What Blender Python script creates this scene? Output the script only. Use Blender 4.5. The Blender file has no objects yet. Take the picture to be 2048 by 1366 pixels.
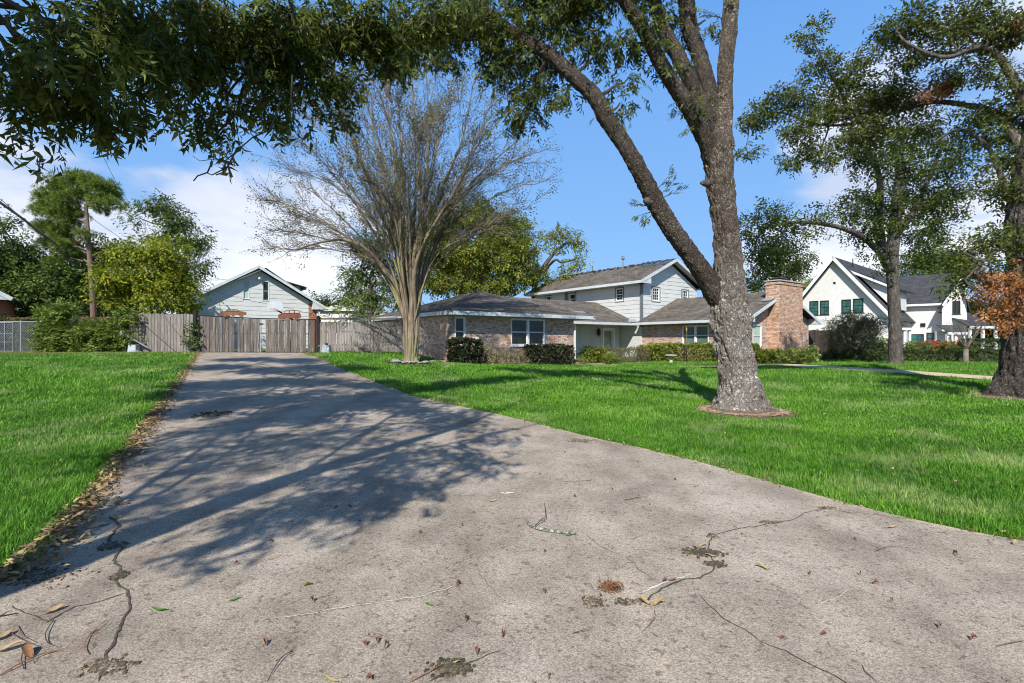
import bpy, math, random
import numpy as np
from mathutils import Vector, Matrix, noise as mnoise
R = math.radians
rnd = random.Random(11)
rng = np.random.default_rng(7)
sc = bpy.context.scene
COL = sc.collection

# ------------------------------------------------------------------ camera
EYE = 1.5
cam_data = bpy.data.cameras.new('camera')
cam_data.lens = 18.0; cam_data.sensor_width = 36.0
cam_data.clip_start = 0.05; cam_data.clip_end = 3000
cam = bpy.data.objects.new('camera', cam_data)
cam.location = (0, 0, EYE); cam.rotation_euler = (R(90), 0, 0)
COL.objects.link(cam); sc.camera = cam

# ------------------------------------------------------------------ light
SUN_EL = 43.0
SUN_TRAVEL = Vector((0.22, 1.0, 0)).normalized()          # horizontal direction the light travels
sun_to = Vector((-SUN_TRAVEL.x * math.cos(R(SUN_EL)), -SUN_TRAVEL.y * math.cos(R(SUN_EL)), math.sin(R(SUN_EL))))
sl = bpy.data.lights.new('sun', 'SUN'); sl.energy = 5.0; sl.angle = R(0.53); sl.color = (1.0, 0.95, 0.87)
sun = bpy.data.objects.new('sun', sl); sun.rotation_euler = sun_to.to_track_quat('Z', 'Y').to_euler()
sun.location = (-20, -40, 60)
COL.objects.link(sun)

world = bpy.data.worlds.new('World'); sc.world = world; world.use_nodes = True
wn = world.node_tree.nodes; wl = world.node_tree.links; wn.clear()
w_out = wn.new('ShaderNodeOutputWorld'); w_bg = wn.new('ShaderNodeBackground')
sky = wn.new('ShaderNodeTexSky'); sky.sky_type = 'NISHITA'; sky.sun_disc = False
sky.sun_elevation = R(SUN_EL)
sky.sun_rotation = math.atan2(sun_to.x, sun_to.y)
sky.air_density = 1.0; sky.dust_density = 0.0; sky.ozone_density = 4.0; sky.altitude = 0
w_hsv = wn.new('ShaderNodeHueSaturation'); w_hsv.inputs['Saturation'].default_value = 1.22; w_hsv.inputs['Value'].default_value = 1.0
wl.new(sky.outputs[0], w_hsv.inputs['Color'])
w_tc = wn.new('ShaderNodeTexCoord')
w_sep = wn.new('ShaderNodeSeparateXYZ'); wl.new(w_tc.outputs['Generated'], w_sep.inputs[0])
def wmath(op, a, b=None, clamp=False):
    n = wn.new('ShaderNodeMath'); n.operation = op; n.use_clamp = clamp
    for i, v in enumerate((a, b)):
        if v is None: continue
        if isinstance(v, (int, float)): n.inputs[i].default_value = v
        else: wl.new(v, n.inputs[i])
    return n.outputs[0]
# project the direction onto a cloud deck so that clouds flatten towards the horizon
zz = wmath('ADD', wmath('MAXIMUM', w_sep.outputs[2], 0.0), 0.22)
w_comb = wn.new('ShaderNodeCombineXYZ')
wl.new(wmath('DIVIDE', w_sep.outputs[0], zz), w_comb.inputs[0])
wl.new(wmath('DIVIDE', w_sep.outputs[1], zz), w_comb.inputs[1])
w_n1 = wn.new('ShaderNodeTexNoise'); w_n1.inputs['Scale'].default_value = 0.9; w_n1.inputs['Detail'].default_value = 7; w_n1.inputs['Roughness'].default_value = 0.52
w_n1.inputs['Distortion'].default_value = 0.25
wl.new(w_comb.outputs[0], w_n1.inputs['Vector'])
w_n2 = wn.new('ShaderNodeTexNoise'); w_n2.inputs['Scale'].default_value = 0.35; w_n2.inputs['Detail'].default_value = 2
w_off = wn.new('ShaderNodeVectorMath'); w_off.operation = 'ADD'; w_off.inputs[1].default_value = (5.3, 2.1, 0)
wl.new(w_comb.outputs[0], w_off.inputs[0]); wl.new(w_off.outputs[0], w_n2.inputs['Vector'])
# cumulus banks: one over the north-west horizon, one small to the north-east, as in the photograph
def bank(dx, dy, dz, tight, gain):
    v = Vector((dx, dy, dz)).normalized()
    n = wn.new('ShaderNodeVectorMath'); n.operation = 'DOT_PRODUCT'; n.inputs[1].default_value = v
    nn = wn.new('ShaderNodeVectorMath'); nn.operation = 'NORMALIZE'; wl.new(w_tc.outputs['Generated'], nn.inputs[0])
    wl.new(nn.outputs[0], n.inputs[0])
    s = wmath('SUBTRACT', n.outputs['Value'], 1 - tight)
    return wmath('MULTIPLY', wmath('DIVIDE', s, tight, clamp=True), gain)
w_nrm = wn.new('ShaderNodeVectorMath'); w_nrm.operation = 'NORMALIZE'; wl.new(w_tc.outputs['Generated'], w_nrm.inputs[0])
w_s2 = wn.new('ShaderNodeSeparateXYZ'); wl.new(w_nrm.outputs[0], w_s2.inputs[0])
low = wmath('MULTIPLY', wmath('DIVIDE', wmath('SUBTRACT', -0.14, w_s2.outputs[0]), 0.2, clamp=True), wmath('DIVIDE', wmath('SUBTRACT', 0.41, w_s2.outputs[2]), 0.15, clamp=True))
banks = wmath('ADD', wmath('MULTIPLY', low, 0.285), bank(0.56, 1, 0.31, 0.022, 0.19))
banks = wmath('ADD', banks, bank(0.95, 1, 0.40, 0.04, 0.25))
dens = wmath('ADD', wmath('ADD', wmath('MULTIPLY', w_n1.outputs[0], 0.9), wmath('MULTIPLY', w_n2.outputs[0], 0.15)), banks)
w_mr = wn.new('ShaderNodeMapRange'); w_mr.inputs['From Min'].default_value = 0.64; w_mr.inputs['From Max'].default_value = 0.74
w_mr.interpolation_type = 'SMOOTHSTEP'
wl.new(dens, w_mr.inputs['Value'])
w_mix = wn.new('ShaderNodeMixRGB')
w_lift = wn.new('ShaderNodeMixRGB'); w_lift.inputs[0].default_value = 0.82; wl.new(w_hsv.outputs[0], w_lift.inputs[1])
w_hz = wn.new('ShaderNodeMixRGB'); wl.new(wmath('DIVIDE', w_s2.outputs[2], 0.55, clamp=True), w_hz.inputs[0]); w_hz.inputs[1].default_value = (3.9, 7.0, 11.6, 1); w_hz.inputs[2].default_value = (1.95, 4.9, 10.9, 1)
w_zn = wn.new('ShaderNodeMixRGB'); wl.new(wmath('DIVIDE', wmath('SUBTRACT', w_s2.outputs[2], 0.5), 0.5, clamp=True), w_zn.inputs[0]); wl.new(w_hz.outputs[0], w_zn.inputs[1]); w_zn.inputs[2].default_value = (0.45, 1.1, 2.7, 1)
wl.new(w_zn.outputs[0], w_lift.inputs[2])
wl.new(wmath('MULTIPLY', w_mr.outputs[0], 0.9), w_mix.inputs[0]); wl.new(w_lift.outputs[0], w_mix.inputs[1])
w_cc = wn.new('ShaderNodeMixRGB'); w_cc.inputs[1].default_value = (7.0, 7.9, 9.9, 1); w_cc.inputs[2].default_value = (12.4, 12.5, 12.7, 1)
w_n3 = wn.new('ShaderNodeMapRange'); w_n3.inputs['From Min'].default_value = 0.36; w_n3.inputs['From Max'].default_value = 0.60; wl.new(w_n1.outputs[0], w_n3.inputs[0]); wl.new(w_n3.outputs[0], w_cc.inputs[0]); wl.new(w_cc.outputs[0], w_mix.inputs[2])
wl.new(w_mix.outputs[0], w_bg.inputs['Color']); w_bg.inputs['Strength'].default_value = 0.074
wl.new(w_bg.outputs[0], w_out.inputs[0])

sc.render.engine = 'CYCLES'
sc.view_settings.view_transform = 'Standard'; sc.view_settings.look = 'None'
sc.view_settings.exposure = 0.34; sc.view_settings.gamma = 1.0; sc.view_settings.use_curve_mapping = False
sc.cycles.max_bounces = 6; sc.cycles.transparent_max_bounces = 6
sc.cycles.use_denoising = True
sc.cycles.pixel_filter_type = 'BLACKMAN_HARRIS'; sc.cycles.filter_width = 1.05

# ------------------------------------------------------------------ tagging
def tag(o, label=None, cat=None, group=None, kind=None):
    if label: o['label'] = label
    if cat: o['category'] = cat
    if group: o['group'] = group
    if kind: o['kind'] = kind
    return o
def empty(name, loc=(0, 0, 0), rz=0, label=None, cat=None, group=None):
    o = bpy.data.objects.new(name, None); COL.objects.link(o)
    o.location = loc; o.rotation_euler = (0, 0, rz); o.empty_display_size = 0.3
    return tag(o, label, cat, group)
def link_mesh(name, me, parent=None, **k):
    o = bpy.data.objects.new(name, me); COL.objects.link(o)
    if parent is not None: o.parent = parent
    return tag(o, **k)

# ------------------------------------------------------------------ materials
def pr(m): return m.node_tree.nodes['Principled BSDF']
def mk(name, c1, c2=None, scale=8.0, rough=0.8, bump=0.0, bscale=None, attr=None, attr_cols=None, stretch=(1, 1, 1), detail=6,
       spec=0.3, metal=0.0, trans=0.0, world=False, dist=0.02, ramp=(0.35, 0.65), objrand=0.0, blotch=None, voro=0.0, backface=None):
    m = bpy.data.materials.new(name); m.use_nodes = True
    n = m.node_tree.nodes; l = m.node_tree.links; b = pr(m)
    b.inputs['Roughness'].default_value = rough; b.inputs['Metallic'].default_value = metal
    b.inputs['Specular IOR Level'].default_value = spec
    tc = n.new('ShaderNodeTexCoord'); geo = n.new('ShaderNodeNewGeometry')
    mp = n.new('ShaderNodeMapping'); mp.inputs['Scale'].default_value = stretch
    l.new(geo.outputs['Position'] if world else tc.outputs['Object'], mp.inputs['Vector'])
    def noi(s, d=detail, off=0):
        t = n.new('ShaderNodeTexNoise'); t.inputs['Scale'].default_value = s; t.inputs['Detail'].default_value = d
        t.inputs['Roughness'].default_value = 0.6
        l.new(mp.outputs[0], t.inputs['Vector']); return t
    col = None
    if attr_cols:
        a = n.new('ShaderNodeAttribute'); a.attribute_name = attr or 'rnd'
        r = n.new('ShaderNodeValToRGB'); e = r.color_ramp.elements
        while len(e) > 1: e.remove(e[-1])
        for i, (p, c) in enumerate(attr_cols):
            x = e[0] if i == 0 else e.new(p); x.position = p; x.color = (*c, 1)
        l.new(a.outputs['Fac'], r.inputs[0]); col = r.outputs[0]
    if c2 is not None:
        t = noi(scale); r = n.new('ShaderNodeMapRange'); r.inputs['From Min'].default_value = ramp[0]; r.inputs['From Max'].default_value = ramp[1]
        l.new(t.outputs[0], r.inputs[0]); mx = n.new('ShaderNodeMixRGB')
        l.new(r.outputs[0], mx.inputs[0])
        if col is None: mx.inputs[1].default_value = (*c1, 1); mx.inputs[2].default_value = (*c2, 1)
        else:
            mx.blend_type = 'MULTIPLY'; mx.inputs[0].default_value = 1
            m2 = n.new('ShaderNodeMixRGB'); l.new(r.outputs[0], m2.inputs[0]); m2.inputs[1].default_value = (*c1, 1); m2.inputs[2].default_value = (*c2, 1)
            for lk in list(mx.inputs[0].links): l.remove(lk)
            l.new(col, mx.inputs[1]); l.new(m2.outputs[0], mx.inputs[2])
        col = mx.outputs[0]
    if blotch:
        bs, bc, lo, hi = blotch
        t = noi(bs, 5); r = n.new('ShaderNodeMapRange'); r.inputs['From Min'].default_value = lo; r.inputs['From Max'].default_value = hi
        l.new(t.outputs[0], r.inputs[0]); mx = n.new('ShaderNodeMixRGB')
        l.new(r.outputs[0], mx.inputs[0])
        if col is None: mx.inputs[1].default_value = (*c1, 1)
        else: l.new(col, mx.inputs[1])
        mx.inputs[2].default_value = (*bc, 1); col = mx.outputs[0]
    if objrand:
        oi = n.new('ShaderNodeObjectInfo'); r = n.new('ShaderNodeMapRange'); r.inputs['To Min'].default_value = 1 - objrand; r.inputs['To Max'].default_value = 1 + objrand
        l.new(oi.outputs['Random'], r.inputs[0])
        mx = n.new('ShaderNodeMixRGB'); mx.blend_type = 'MULTIPLY'; mx.inputs[0].default_value = 1
        if col is None: mx.inputs[1].default_value = (*c1, 1)
        else: l.new(col, mx.inputs[1])
        l.new(r.outputs[0], mx.inputs[2]); col = mx.outputs[0]
    if col is None: b.inputs['Base Color'].default_value = (*c1, 1)
    else: l.new(col, b.inputs['Base Color'])
    if bump:
        t = noi(bscale or scale * 2, 8); bp = n.new('ShaderNodeBump'); bp.inputs['Strength'].default_value = bump; bp.inputs['Distance'].default_value = dist
        h = t.outputs[0]
        if voro:
            v = n.new('ShaderNodeTexVoronoi'); v.inputs['Scale'].default_value = voro; l.new(mp.outputs[0], v.inputs['Vector'])
            ad = n.new('ShaderNodeMath'); ad.operation = 'ADD'; l.new(h, ad.inputs[0]); l.new(v.outputs['Distance'], ad.inputs[1]); h = ad.outputs[0]
        l.new(h, bp.inputs['Height']); l.new(bp.outputs[0], b.inputs['Normal'])
    if trans:
        tr = n.new('ShaderNodeBsdfTranslucent'); ms = n.new('ShaderNodeMixShader'); ms.inputs[0].default_value = trans
        if col is None: tr.inputs[0].default_value = (*c1, 1)
        else: l.new(col, tr.inputs[0])
        l.new(b.outputs[0], ms.inputs[1]); l.new(tr.outputs[0], ms.inputs[2])
        l.new(ms.outputs[0], n['Material Output'].inputs['Surface'])
    return m

# ------------------------------------------------------------------ mesh builder
class MB:
    def __init__(s): s.v = []; s.f = []; s.r = []
    def add(s, vs, fs, r=None):
        k = len(s.v); s.v.extend(vs); s.f.extend([tuple(i + k for i in f) for f in fs])
        s.r.extend([rnd.random() if r is None else r] * len(fs)); return s
    def hexa(s, p, r=None):     # 8 points: bottom ring 0-3, top ring 4-7
        return s.add([tuple(q) for q in p], [(3, 2, 1, 0), (4, 5, 6, 7), (0, 1, 5, 4), (1, 2, 6, 5), (2, 3, 7, 6), (3, 0, 4, 7)], r)
    def box(s, x0, x1, y0, y1, z0, z1, r=None):
        return s.hexa([(x0, y0, z0), (x1, y0, z0), (x1, y1, z0), (x0, y1, z0), (x0, y0, z1), (x1, y0, z1), (x1, y1, z1), (x0, y1, z1)], r)
    def beam(s, a, b, w, h, r=None, up=(0, 0, 1)):
        a = Vector(a); b = Vector(b); d = (b - a).normalized(); u = Vector(up)
        sd = d.cross(u).normalized() * (w / 2); up2 = sd.cross(d).normalized() * (h / 2)
        return s.hexa([a - sd - up2, b - sd - up2, b + sd - up2, a + sd - up2, a - sd + up2, b - sd + up2, b + sd + up2, a + sd + up2], r)
    def prism(s, poly, off, r=None):   # poly: list of Vectors, off: Vector
        n = len(poly); off = Vector(off)
        vs = [tuple(p) for p in poly] + [tuple(Vector(p) + off) for p in poly]
        fs = [tuple(range(n))[::-1], tuple(range(n, 2 * n))] + [(i, (i + 1) % n, n + (i + 1) % n, n + i) for i in range(n)]
        return s.add(vs, fs, r)
    def tube(s, pts, rad, sides=8, cap=True, r=None, jit=0.0):
        pts = [Vector(p) for p in pts]; n = len(pts)
        if isinstance(rad, (int, float)): rad = [rad] * n
        vs = []; fs = []; prev = None
        for i, p in enumerate(pts):
            d = (pts[min(i + 1, n - 1)] - pts[max(i - 1, 0)])
            if d.length < 1e-9: d = Vector((0, 0, 1))
            d.normalize()
            if prev is None:
                a = Vector((1, 0, 0)) if abs(d.x) < 0.8 else Vector((0, 1, 0)); u = d.cross(a).normalized()
            else:
                u = (prev - d * prev.dot(d)); u = u.normalized() if u.length > 1e-6 else d.orthogonal().normalized()
            prev = u; w = d.cross(u)
            for k in range(sides):
                t = 2 * math.pi * k / sides; rr = rad[i] * (1 + (rnd.uniform(-jit, jit) if jit else 0))
                vs.append(tuple(p + (u * math.cos(t) + w * math.sin(t)) * rr))
        for i in range(n - 1):
            for k in range(sides):
                a = i * sides + k; b = i * sides + (k + 1) % sides
                fs.append((a, b, b + sides, a + sides))
        if cap: fs.append(tuple(range(sides))[::-1]); fs.append(tuple(range((n - 1) * sides, n * sides)))
        return s.add(vs, fs, r)
    def lathe(s, c, prof, sides=16, r=None):
        vs = []; fs = []; c = Vector(c)
        for rr, z in prof:
            for k in range(sides):
                t = 2 * math.pi * k / sides; vs.append((c.x + rr * math.cos(t), c.y + rr * math.sin(t), c.z + z))
        for i in range(len(prof) - 1):
            for k in range(sides):
                a = i * sides + k; b = i * sides + (k + 1) % sides; fs.append((a, b, b + sides, a + sides))
        fs.append(tuple(range(sides))[::-1]); fs.append(tuple(range((len(prof) - 1) * sides, len(prof) * sides)))
        return s.add(vs, fs, r)
    def mesh(s, name, mat, smooth=False, origin=None):
        me = bpy.data.meshes.new(name)
        v = s.v
        if origin is not None: v = [(p[0] - origin[0], p[1] - origin[1], p[2] - origin[2]) for p in v]
        me.from_pydata(v, [], s.f)
        a = me.attributes.new('rnd', 'FLOAT', 'FACE'); a.data.foreach_set('value', np.array(s.r, dtype=np.float32))
        if mat: me.materials.append(mat)
        if smooth: me.polygons.foreach_set('use_smooth', [True] * len(s.f))
        me.update(); return me
    def build(s, name, mat, parent=None, smooth=False, origin=None, **k):
        o = link_mesh(name, s.mesh(name, mat, smooth, origin), parent, **k)
        if origin is not None: o.location = origin
        return o

def np_mesh(name, verts, quads, mat, r=None, tris=False, smooth=False):
    """fast mesh from numpy; all faces same size"""
    k = quads.shape[1]; me = bpy.data.meshes.new(name)
    me.vertices.add(len(verts)); me.vertices.foreach_set('co', verts.astype(np.float32).ravel())
    me.loops.add(quads.size); me.loops.foreach_set('vertex_index', quads.astype(np.int32).ravel())
    me.polygons.add(len(quads)); me.polygons.foreach_set('loop_start', np.arange(0, quads.size, k, dtype=np.int32))
    me.polygons.foreach_set('loop_total', np.full(len(quads), k, dtype=np.int32))
    if r is not None:
        a = me.attributes.new('rnd', 'FLOAT', 'FACE'); a.data.foreach_set('value', r.astype(np.float32))
    me.update(calc_edges=True)
    if smooth: me.polygons.foreach_set('use_smooth', [True] * len(quads))
    if mat: me.materials.append(mat)
    return me

# ------------------------------------------------------------------ terrain height (plot rises from the street to the garage)
CP = np.array([(0, 0, 0), (-4, 3, 0.02), (4, 3, 0.0), (0, -8, -0.15), (-10, -6, -.1), (10, -5, -.1), (4.45, 10, .14), (-7, 10, .22), (-3, 13, .33), (-14.5, 22, .90), (-9.7, 25, .93),
               (-5, 25, .90), (-25, 25, .92), (-4, 20, .64), (-2, 22, .5), (2.6, 27, .3), (4, 20, .25), (11.7, 12, .16), (16.5, 22, .48), (13, 24, .28), (22, 18, .3), (9, 30, .28), (14, 28, .25),
               (18, 31, .4), (31, 48, .45), (-25, 36, .92), (-10, 45, .9), (8, 45, .5), (45, 55, .5), (50, 20, .4), (-40, 15, .7), (-60, 60, .8), (60, 90, .6), (0, 90, .7), (-60, 0, .2), (60, 0, .1), (0, -40, -.2)], dtype=float)
def _phi(r): return r * r * np.log(np.maximum(r, 1e-6))
_d = np.hypot(CP[:, None, 0] - CP[None, :, 0], CP[:, None, 1] - CP[None, :, 1])
_n = len(CP); _A = np.zeros((_n + 3, _n + 3)); _A[:_n, :_n] = _phi(_d) + np.eye(_n) * 3.0
_A[:_n, _n] = 1; _A[:_n, _n + 1:] = CP[:, :2]; _A[_n:, :_n] = _A[:_n, _n:].T
_w = np.linalg.solve(_A, np.r_[CP[:, 2], 0, 0, 0])
def gzn(x, y):
    x = np.asarray(x, float); y = np.asarray(y, float); sh = np.broadcast(x, y).shape
    x = np.broadcast_to(x, sh).ravel(); y = np.broadcast_to(y, sh).ravel()
    d = np.hypot(x[:, None] - CP[None, :, 0], y[:, None] - CP[None, :, 1])
    z = _phi(d) @ _w[:_n] + _w[_n] + x * _w[_n + 1] + y * _w[_n + 2]
    rr = np.hypot(x, y - 20); f = np.clip((rr - 45) / 40, 0, 1); f = f * f * (3 - 2 * f)
    return (np.clip(z, -.4, 1.1) * (1 - f) + 0.6 * f).reshape(sh)
def gz(x, y): return float(gzn(x, y))
def W(px, py, D): return Vector(((px - 1024) / 1024 * D, D, EYE + (683 - py) / 1024 * D))
def ground_at(px, py):
    """where the sight line through a photo pixel meets the ground"""
    t = (px - 1024) / 1024; s = (683 - py) / 1024
    D = 1.0; step = 0.05
    while D < 90:
        if EYE + s * D <= gz(t * D, D): break
        D += max(0.03, D * 0.01)
    lo, hi = D - max(0.03, D * 0.01) * 1.1, D
    for _ in range(20):
        m = (lo + hi) / 2
        if EYE + s * m <= gz(t * m, m): hi = m
        else: lo = m
    return Vector((t * hi, hi, gz(t * hi, hi)))
def G(x, y, dz=0.0): return Vector((x, y, gz(x, y) + dz))
# ------------------------------------------------------------------ materials
M = {}
M['ground'] = mk('ground_soil_grass', (.055, .085, .018), (.11, .12, .035), 0.6, .95, .5, 14, world=True, blotch=(0.25, (.15, .13, .06), .52, .66))
M['brick'] = mk('brick_faces', (1, 1, 1), (.76, .70, .66), 14, .9, .35, 60, attr_cols=[(0, (.46, .26, .17)), (.14, (.58, .40, .30)), (.40, (.66, .49, .40)), (.62, (.70, .58, .50)), (.8, (.54, .35, .26)), (.92, (.30, .19, .15)), (1, (.72, .66, .60))], dist=.006)
M['brick_chimney'] = mk('brick_faces_orange', (1, 1, 1), (.74, .68, .64), 9, .9, .35, 60, attr_cols=[(0, (.52, .27, .16)), (.3, (.64, .42, .29)), (.6, (.71, .54, .43)), (.85, (.46, .26, .17)), (1, (.74, .65, .56))], dist=.006)
M['brick_red'] = mk('brick_faces_red', (1, 1, 1), (.75, .7, .66), 14, .9, .35, 60, attr_cols=[(0, (.36, .13, .07)), (.5, (.46, .20, .12)), (.8, (.50, .27, .18)), (1, (.27, .10, .07))], dist=.006)
M['mortar'] = mk('mortar', (.54, .49, .44), (.44, .39, .35), 30, .95, .4, 80)
M['siding'] = mk('painted_siding', (.63, .64, .615), (.55, .565, .545), 2.2, .6, .12, 40, objrand=.04, spec=.35, stretch=(1, 1, 3))
M['siding_grey'] = mk('painted_porch_panel', (.50, .51, .495), (.45, .46, .45), 2.0, .6, .1, 40, spec=.3)
M['trim'] = mk('trim_paint', (.62, .66, .67), (.50, .54, .55), 3.0, .5, .1, 30, spec=.4, objrand=.03)
M['white'] = mk('white_window_paint', (.80, .80, .78), (.72, .72, .70), 4, .4, spec=.45)
M['soffit'] = mk('soffit_paint', (.42, .46, .47), (.36, .40, .41), 3, .6)
M['dark_trim'] = mk('slate_grey_trim', (.16, .18, .19), (.12, .14, .15), 3, .5)
M['shingle'] = mk('asphalt_shingle', (1, 1, 1), (.62, .60, .58), 1.1, .95, .5, 120, attr_cols=[(0, (.145, .127, .108)), (.5, (.19, .166, .142)), (.85, (.235, .203, .17)), (1, (.11, .10, .09))], dist=.01)
M['shingle_brown'] = mk('weathered_brown_shingle', (1, 1, 1), (.55, .5, .42), 1.5, .95, .5, 120, attr_cols=[(0, (.15, .115, .075)), (.5, (.21, .165, .11)), (1, (.11, .10, .06))], dist=.01)
M['shingle_dark'] = mk('charcoal_shingle', (1, 1, 1), (.75, .75, .75), 1.5, .92, .5, 120, attr_cols=[(0, (.060, .062, .070)), (.5, (.085, .088, .098)), (1, (.045, .047, .053))], dist=.01)
M['roof_deck'] = mk('roof_deck', (.07, .065, .06), rough=.95)
M['underlay'] = mk('roof_debris', (.03, .03, .03), (.08, .08, .07), 9, .9, .5)
M['tarp'] = mk('blue_grey_repair_sheet', (.10, .16, .22), (.03, .04, .05), 6, .6, .3)
M['glass'] = mk('window_glass', (.010, .014, .013), (.035, .042, .036), 2.3, .05, spec=.35)
M['glass_green'] = mk('window_glass_with_blind', (.13, .20, .17), (.10, .15, .13), 1.3, .12, spec=.8)
M['blind'] = mk('pale_green_blind', (.42, .56, .48), (.36, .50, .43), 2, .7)
M['glass_teal'] = mk('teal_tinted_glass', (.05, .19, .165), (.02, .07, .065), 1.6, .12, spec=.8)
M['stucco'] = mk('white_painted_brick', (.74, .73, .71), (.66, .65, .63), 3, .85, .35, 26, spec=.2)
M['metal_flash'] = mk('galvanised_flashing', (.45, .48, .50), (.34, .37, .40), 4, .4, metal=.5)
M['black_metal'] = mk('black_metal', (.018, .018, .02), (.03, .028, .026), 8, .45, metal=.3)
M['galv'] = mk('galvanised_pipe', (.46, .48, .50), (.36, .38, .40), 9, .4, metal=.7)
M['box_grey'] = mk('pale_grey_enclosure', (.42, .49, .52), (.36, .42, .45), 6, .5)
M['rust'] = mk('rusted_sheet_steel', (.26, .13, .06), (.15, .075, .045), 5, .85, .3, 40, metal=.2)
M['rust_red'] = mk('rusted_red_sheet_steel', (.24, .085, .055), (.14, .06, .04), 5, .85, .3, 40, metal=.2)
M['picket'] = mk('weathered_cedar', (.265, .235, .208), (.165, .145, .128), 5, .92, .5, 30, stretch=(7, 7, .7), objrand=.22, blotch=(2.2, (.33, .30, .275), .5, .68), dist=.008)
M['picket_gate'] = mk('weathered_gate_cedar', (.165, .142, .122), (.08, .068, .058), 5, .92, .5, 30, stretch=(8, 8, .6), objrand=.3, blotch=(2.6, (.27, .25, .235), .52, .7), dist=.008)
M['picket_dark'] = mk('dark_stained_board', (.07, .05, .04), (.045, .032, .026), 5, .9, .5, 30, stretch=(7, 7, .7), objrand=.25)
M['stone'] = mk('limestone', (.36, .34, .31), (.22, .205, .19), 7, .9, .6, 20, objrand=.15)
M['concrete_cast'] = mk('cast_stone', (.52, .48, .42), (.40, .37, .33), 12, .9, .4, 50)
M['bronze'] = mk('bronze_paint', (.12, .085, .05), (.08, .06, .035), 10, .45, metal=.5)
M['gold'] = mk('brass_finial', (.62, .40, .14), rough=.35, metal=.8)
M['mush_red'] = mk('faded_red_glaze', (.35, .10, .06), (.45, .22, .14), 9, .5)
M['wire'] = mk('cable_black', (.03, .03, .032), rough=.6)
M['pole'] = mk('utility_pole_timber', (.19, .16, .14), (.11, .09, .08), 5, .95, .5, 30, stretch=(6, 6, .6))
M['acrylic'] = mk('frosted_backboard', (.50, .55, .58), (.44, .48, .52), 3, .3, spec=.5)
M['orange'] = mk('orange_rim_paint', (.60, .17, .03), rough=.5)
M['far_white'] = mk('far_white_wall', (.70, .70, .68), (.6, .6, .58), 2, .8)

# ------------------------------------------------------------------ ground sheet
def axis(lo, hi, fine_lo, fine_hi, step, grow=1.18):
    a = list(np.arange(fine_lo, fine_hi + 1e-6, step)); s = step; x = a[-1]
    while x < hi: s *= grow; x += s; a.append(x)
    s = step; x = a[0]; pre = []
    while x > lo: s *= grow; x -= s; pre.append(x)
    return np.array(pre[::-1] + a)
gxs = axis(-1500, 1500, -40, 50, .6); gys = axis(-300, 2500, -10, 70, .6)
XX, YY = np.meshgrid(gxs, gys); ZZ = np.zeros_like(XX)
for i in range(len(gys)): ZZ[i] = gzn(XX[i], YY[i])
def grid_mesh(name, X, Y, Z, mat, smooth=True, keep=None):
    h, w = X.shape; v = np.stack([X.ravel(), Y.ravel(), Z.ravel()], 1)
    ii = np.arange((h - 1) * (w - 1)); r = ii // (w - 1); c = ii % (w - 1); a = r * w + c
    q = np.stack([a, a + 1, a + w + 1, a + w], 1)
    if keep is not None: q = q[keep.ravel()]
    return np_mesh(name, v, q, mat, smooth=smooth)
link_mesh('ground', grid_mesh('ground', XX, YY, ZZ, M['ground']), kind='structure')

# ------------------------------------------------------------------ building helpers
class Facade:
    """a wall plane in the building's own coordinates: o origin (x,y), du along the wall, outward normal dn"""
    def __init__(s, o, ang, flip=False):
        s.o = Vector((o[0], o[1], 0)); s.u = Vector((math.cos(R(ang)), math.sin(R(ang)), 0))
        s.n = Vector((s.u.y, -s.u.x, 0)) * (-1 if flip else 1)
    def p(s, u, z, n=0.0): q = s.o + s.u * u + s.n * n; return Vector((q.x, q.y, z))
    def box(s, mb, u0, u1, z0, z1, n0, n1, r=None):
        return mb.hexa([s.p(u0, z0, n0), s.p(u1, z0, n0), s.p(u1, z0, n1), s.p(u0, z0, n1), s.p(u0, z1, n0), s.p(u1, z1, n0), s.p(u1, z1, n1), s.p(u0, z1, n1)], r)

def clip_top(tops, z):
    """tops: polyline (u,z) of the wall head; returns the list of u-intervals of the wall at height z"""
    us = []
    for (a, za), (b, zb) in zip(tops[:-1], tops[1:]):
        if (za - z) * (zb - z) < 0: us.append(a + (b - a) * (z - za) / (zb - za))
    return sorted(us)
def span(tops, z):
    u0, u1 = tops[0][0], tops[-1][0]
    ins0 = tops[0][1] >= z; ins1 = tops[-1][1] >= z; c = clip_top(tops, z)
    if not c: return (u0, u1) if (ins0 and ins1) else None
    if not ins0: u0 = c[0]
    if not ins1: u1 = c[-1]
    return (u0, u1) if u1 - u0 > .03 else None

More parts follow.
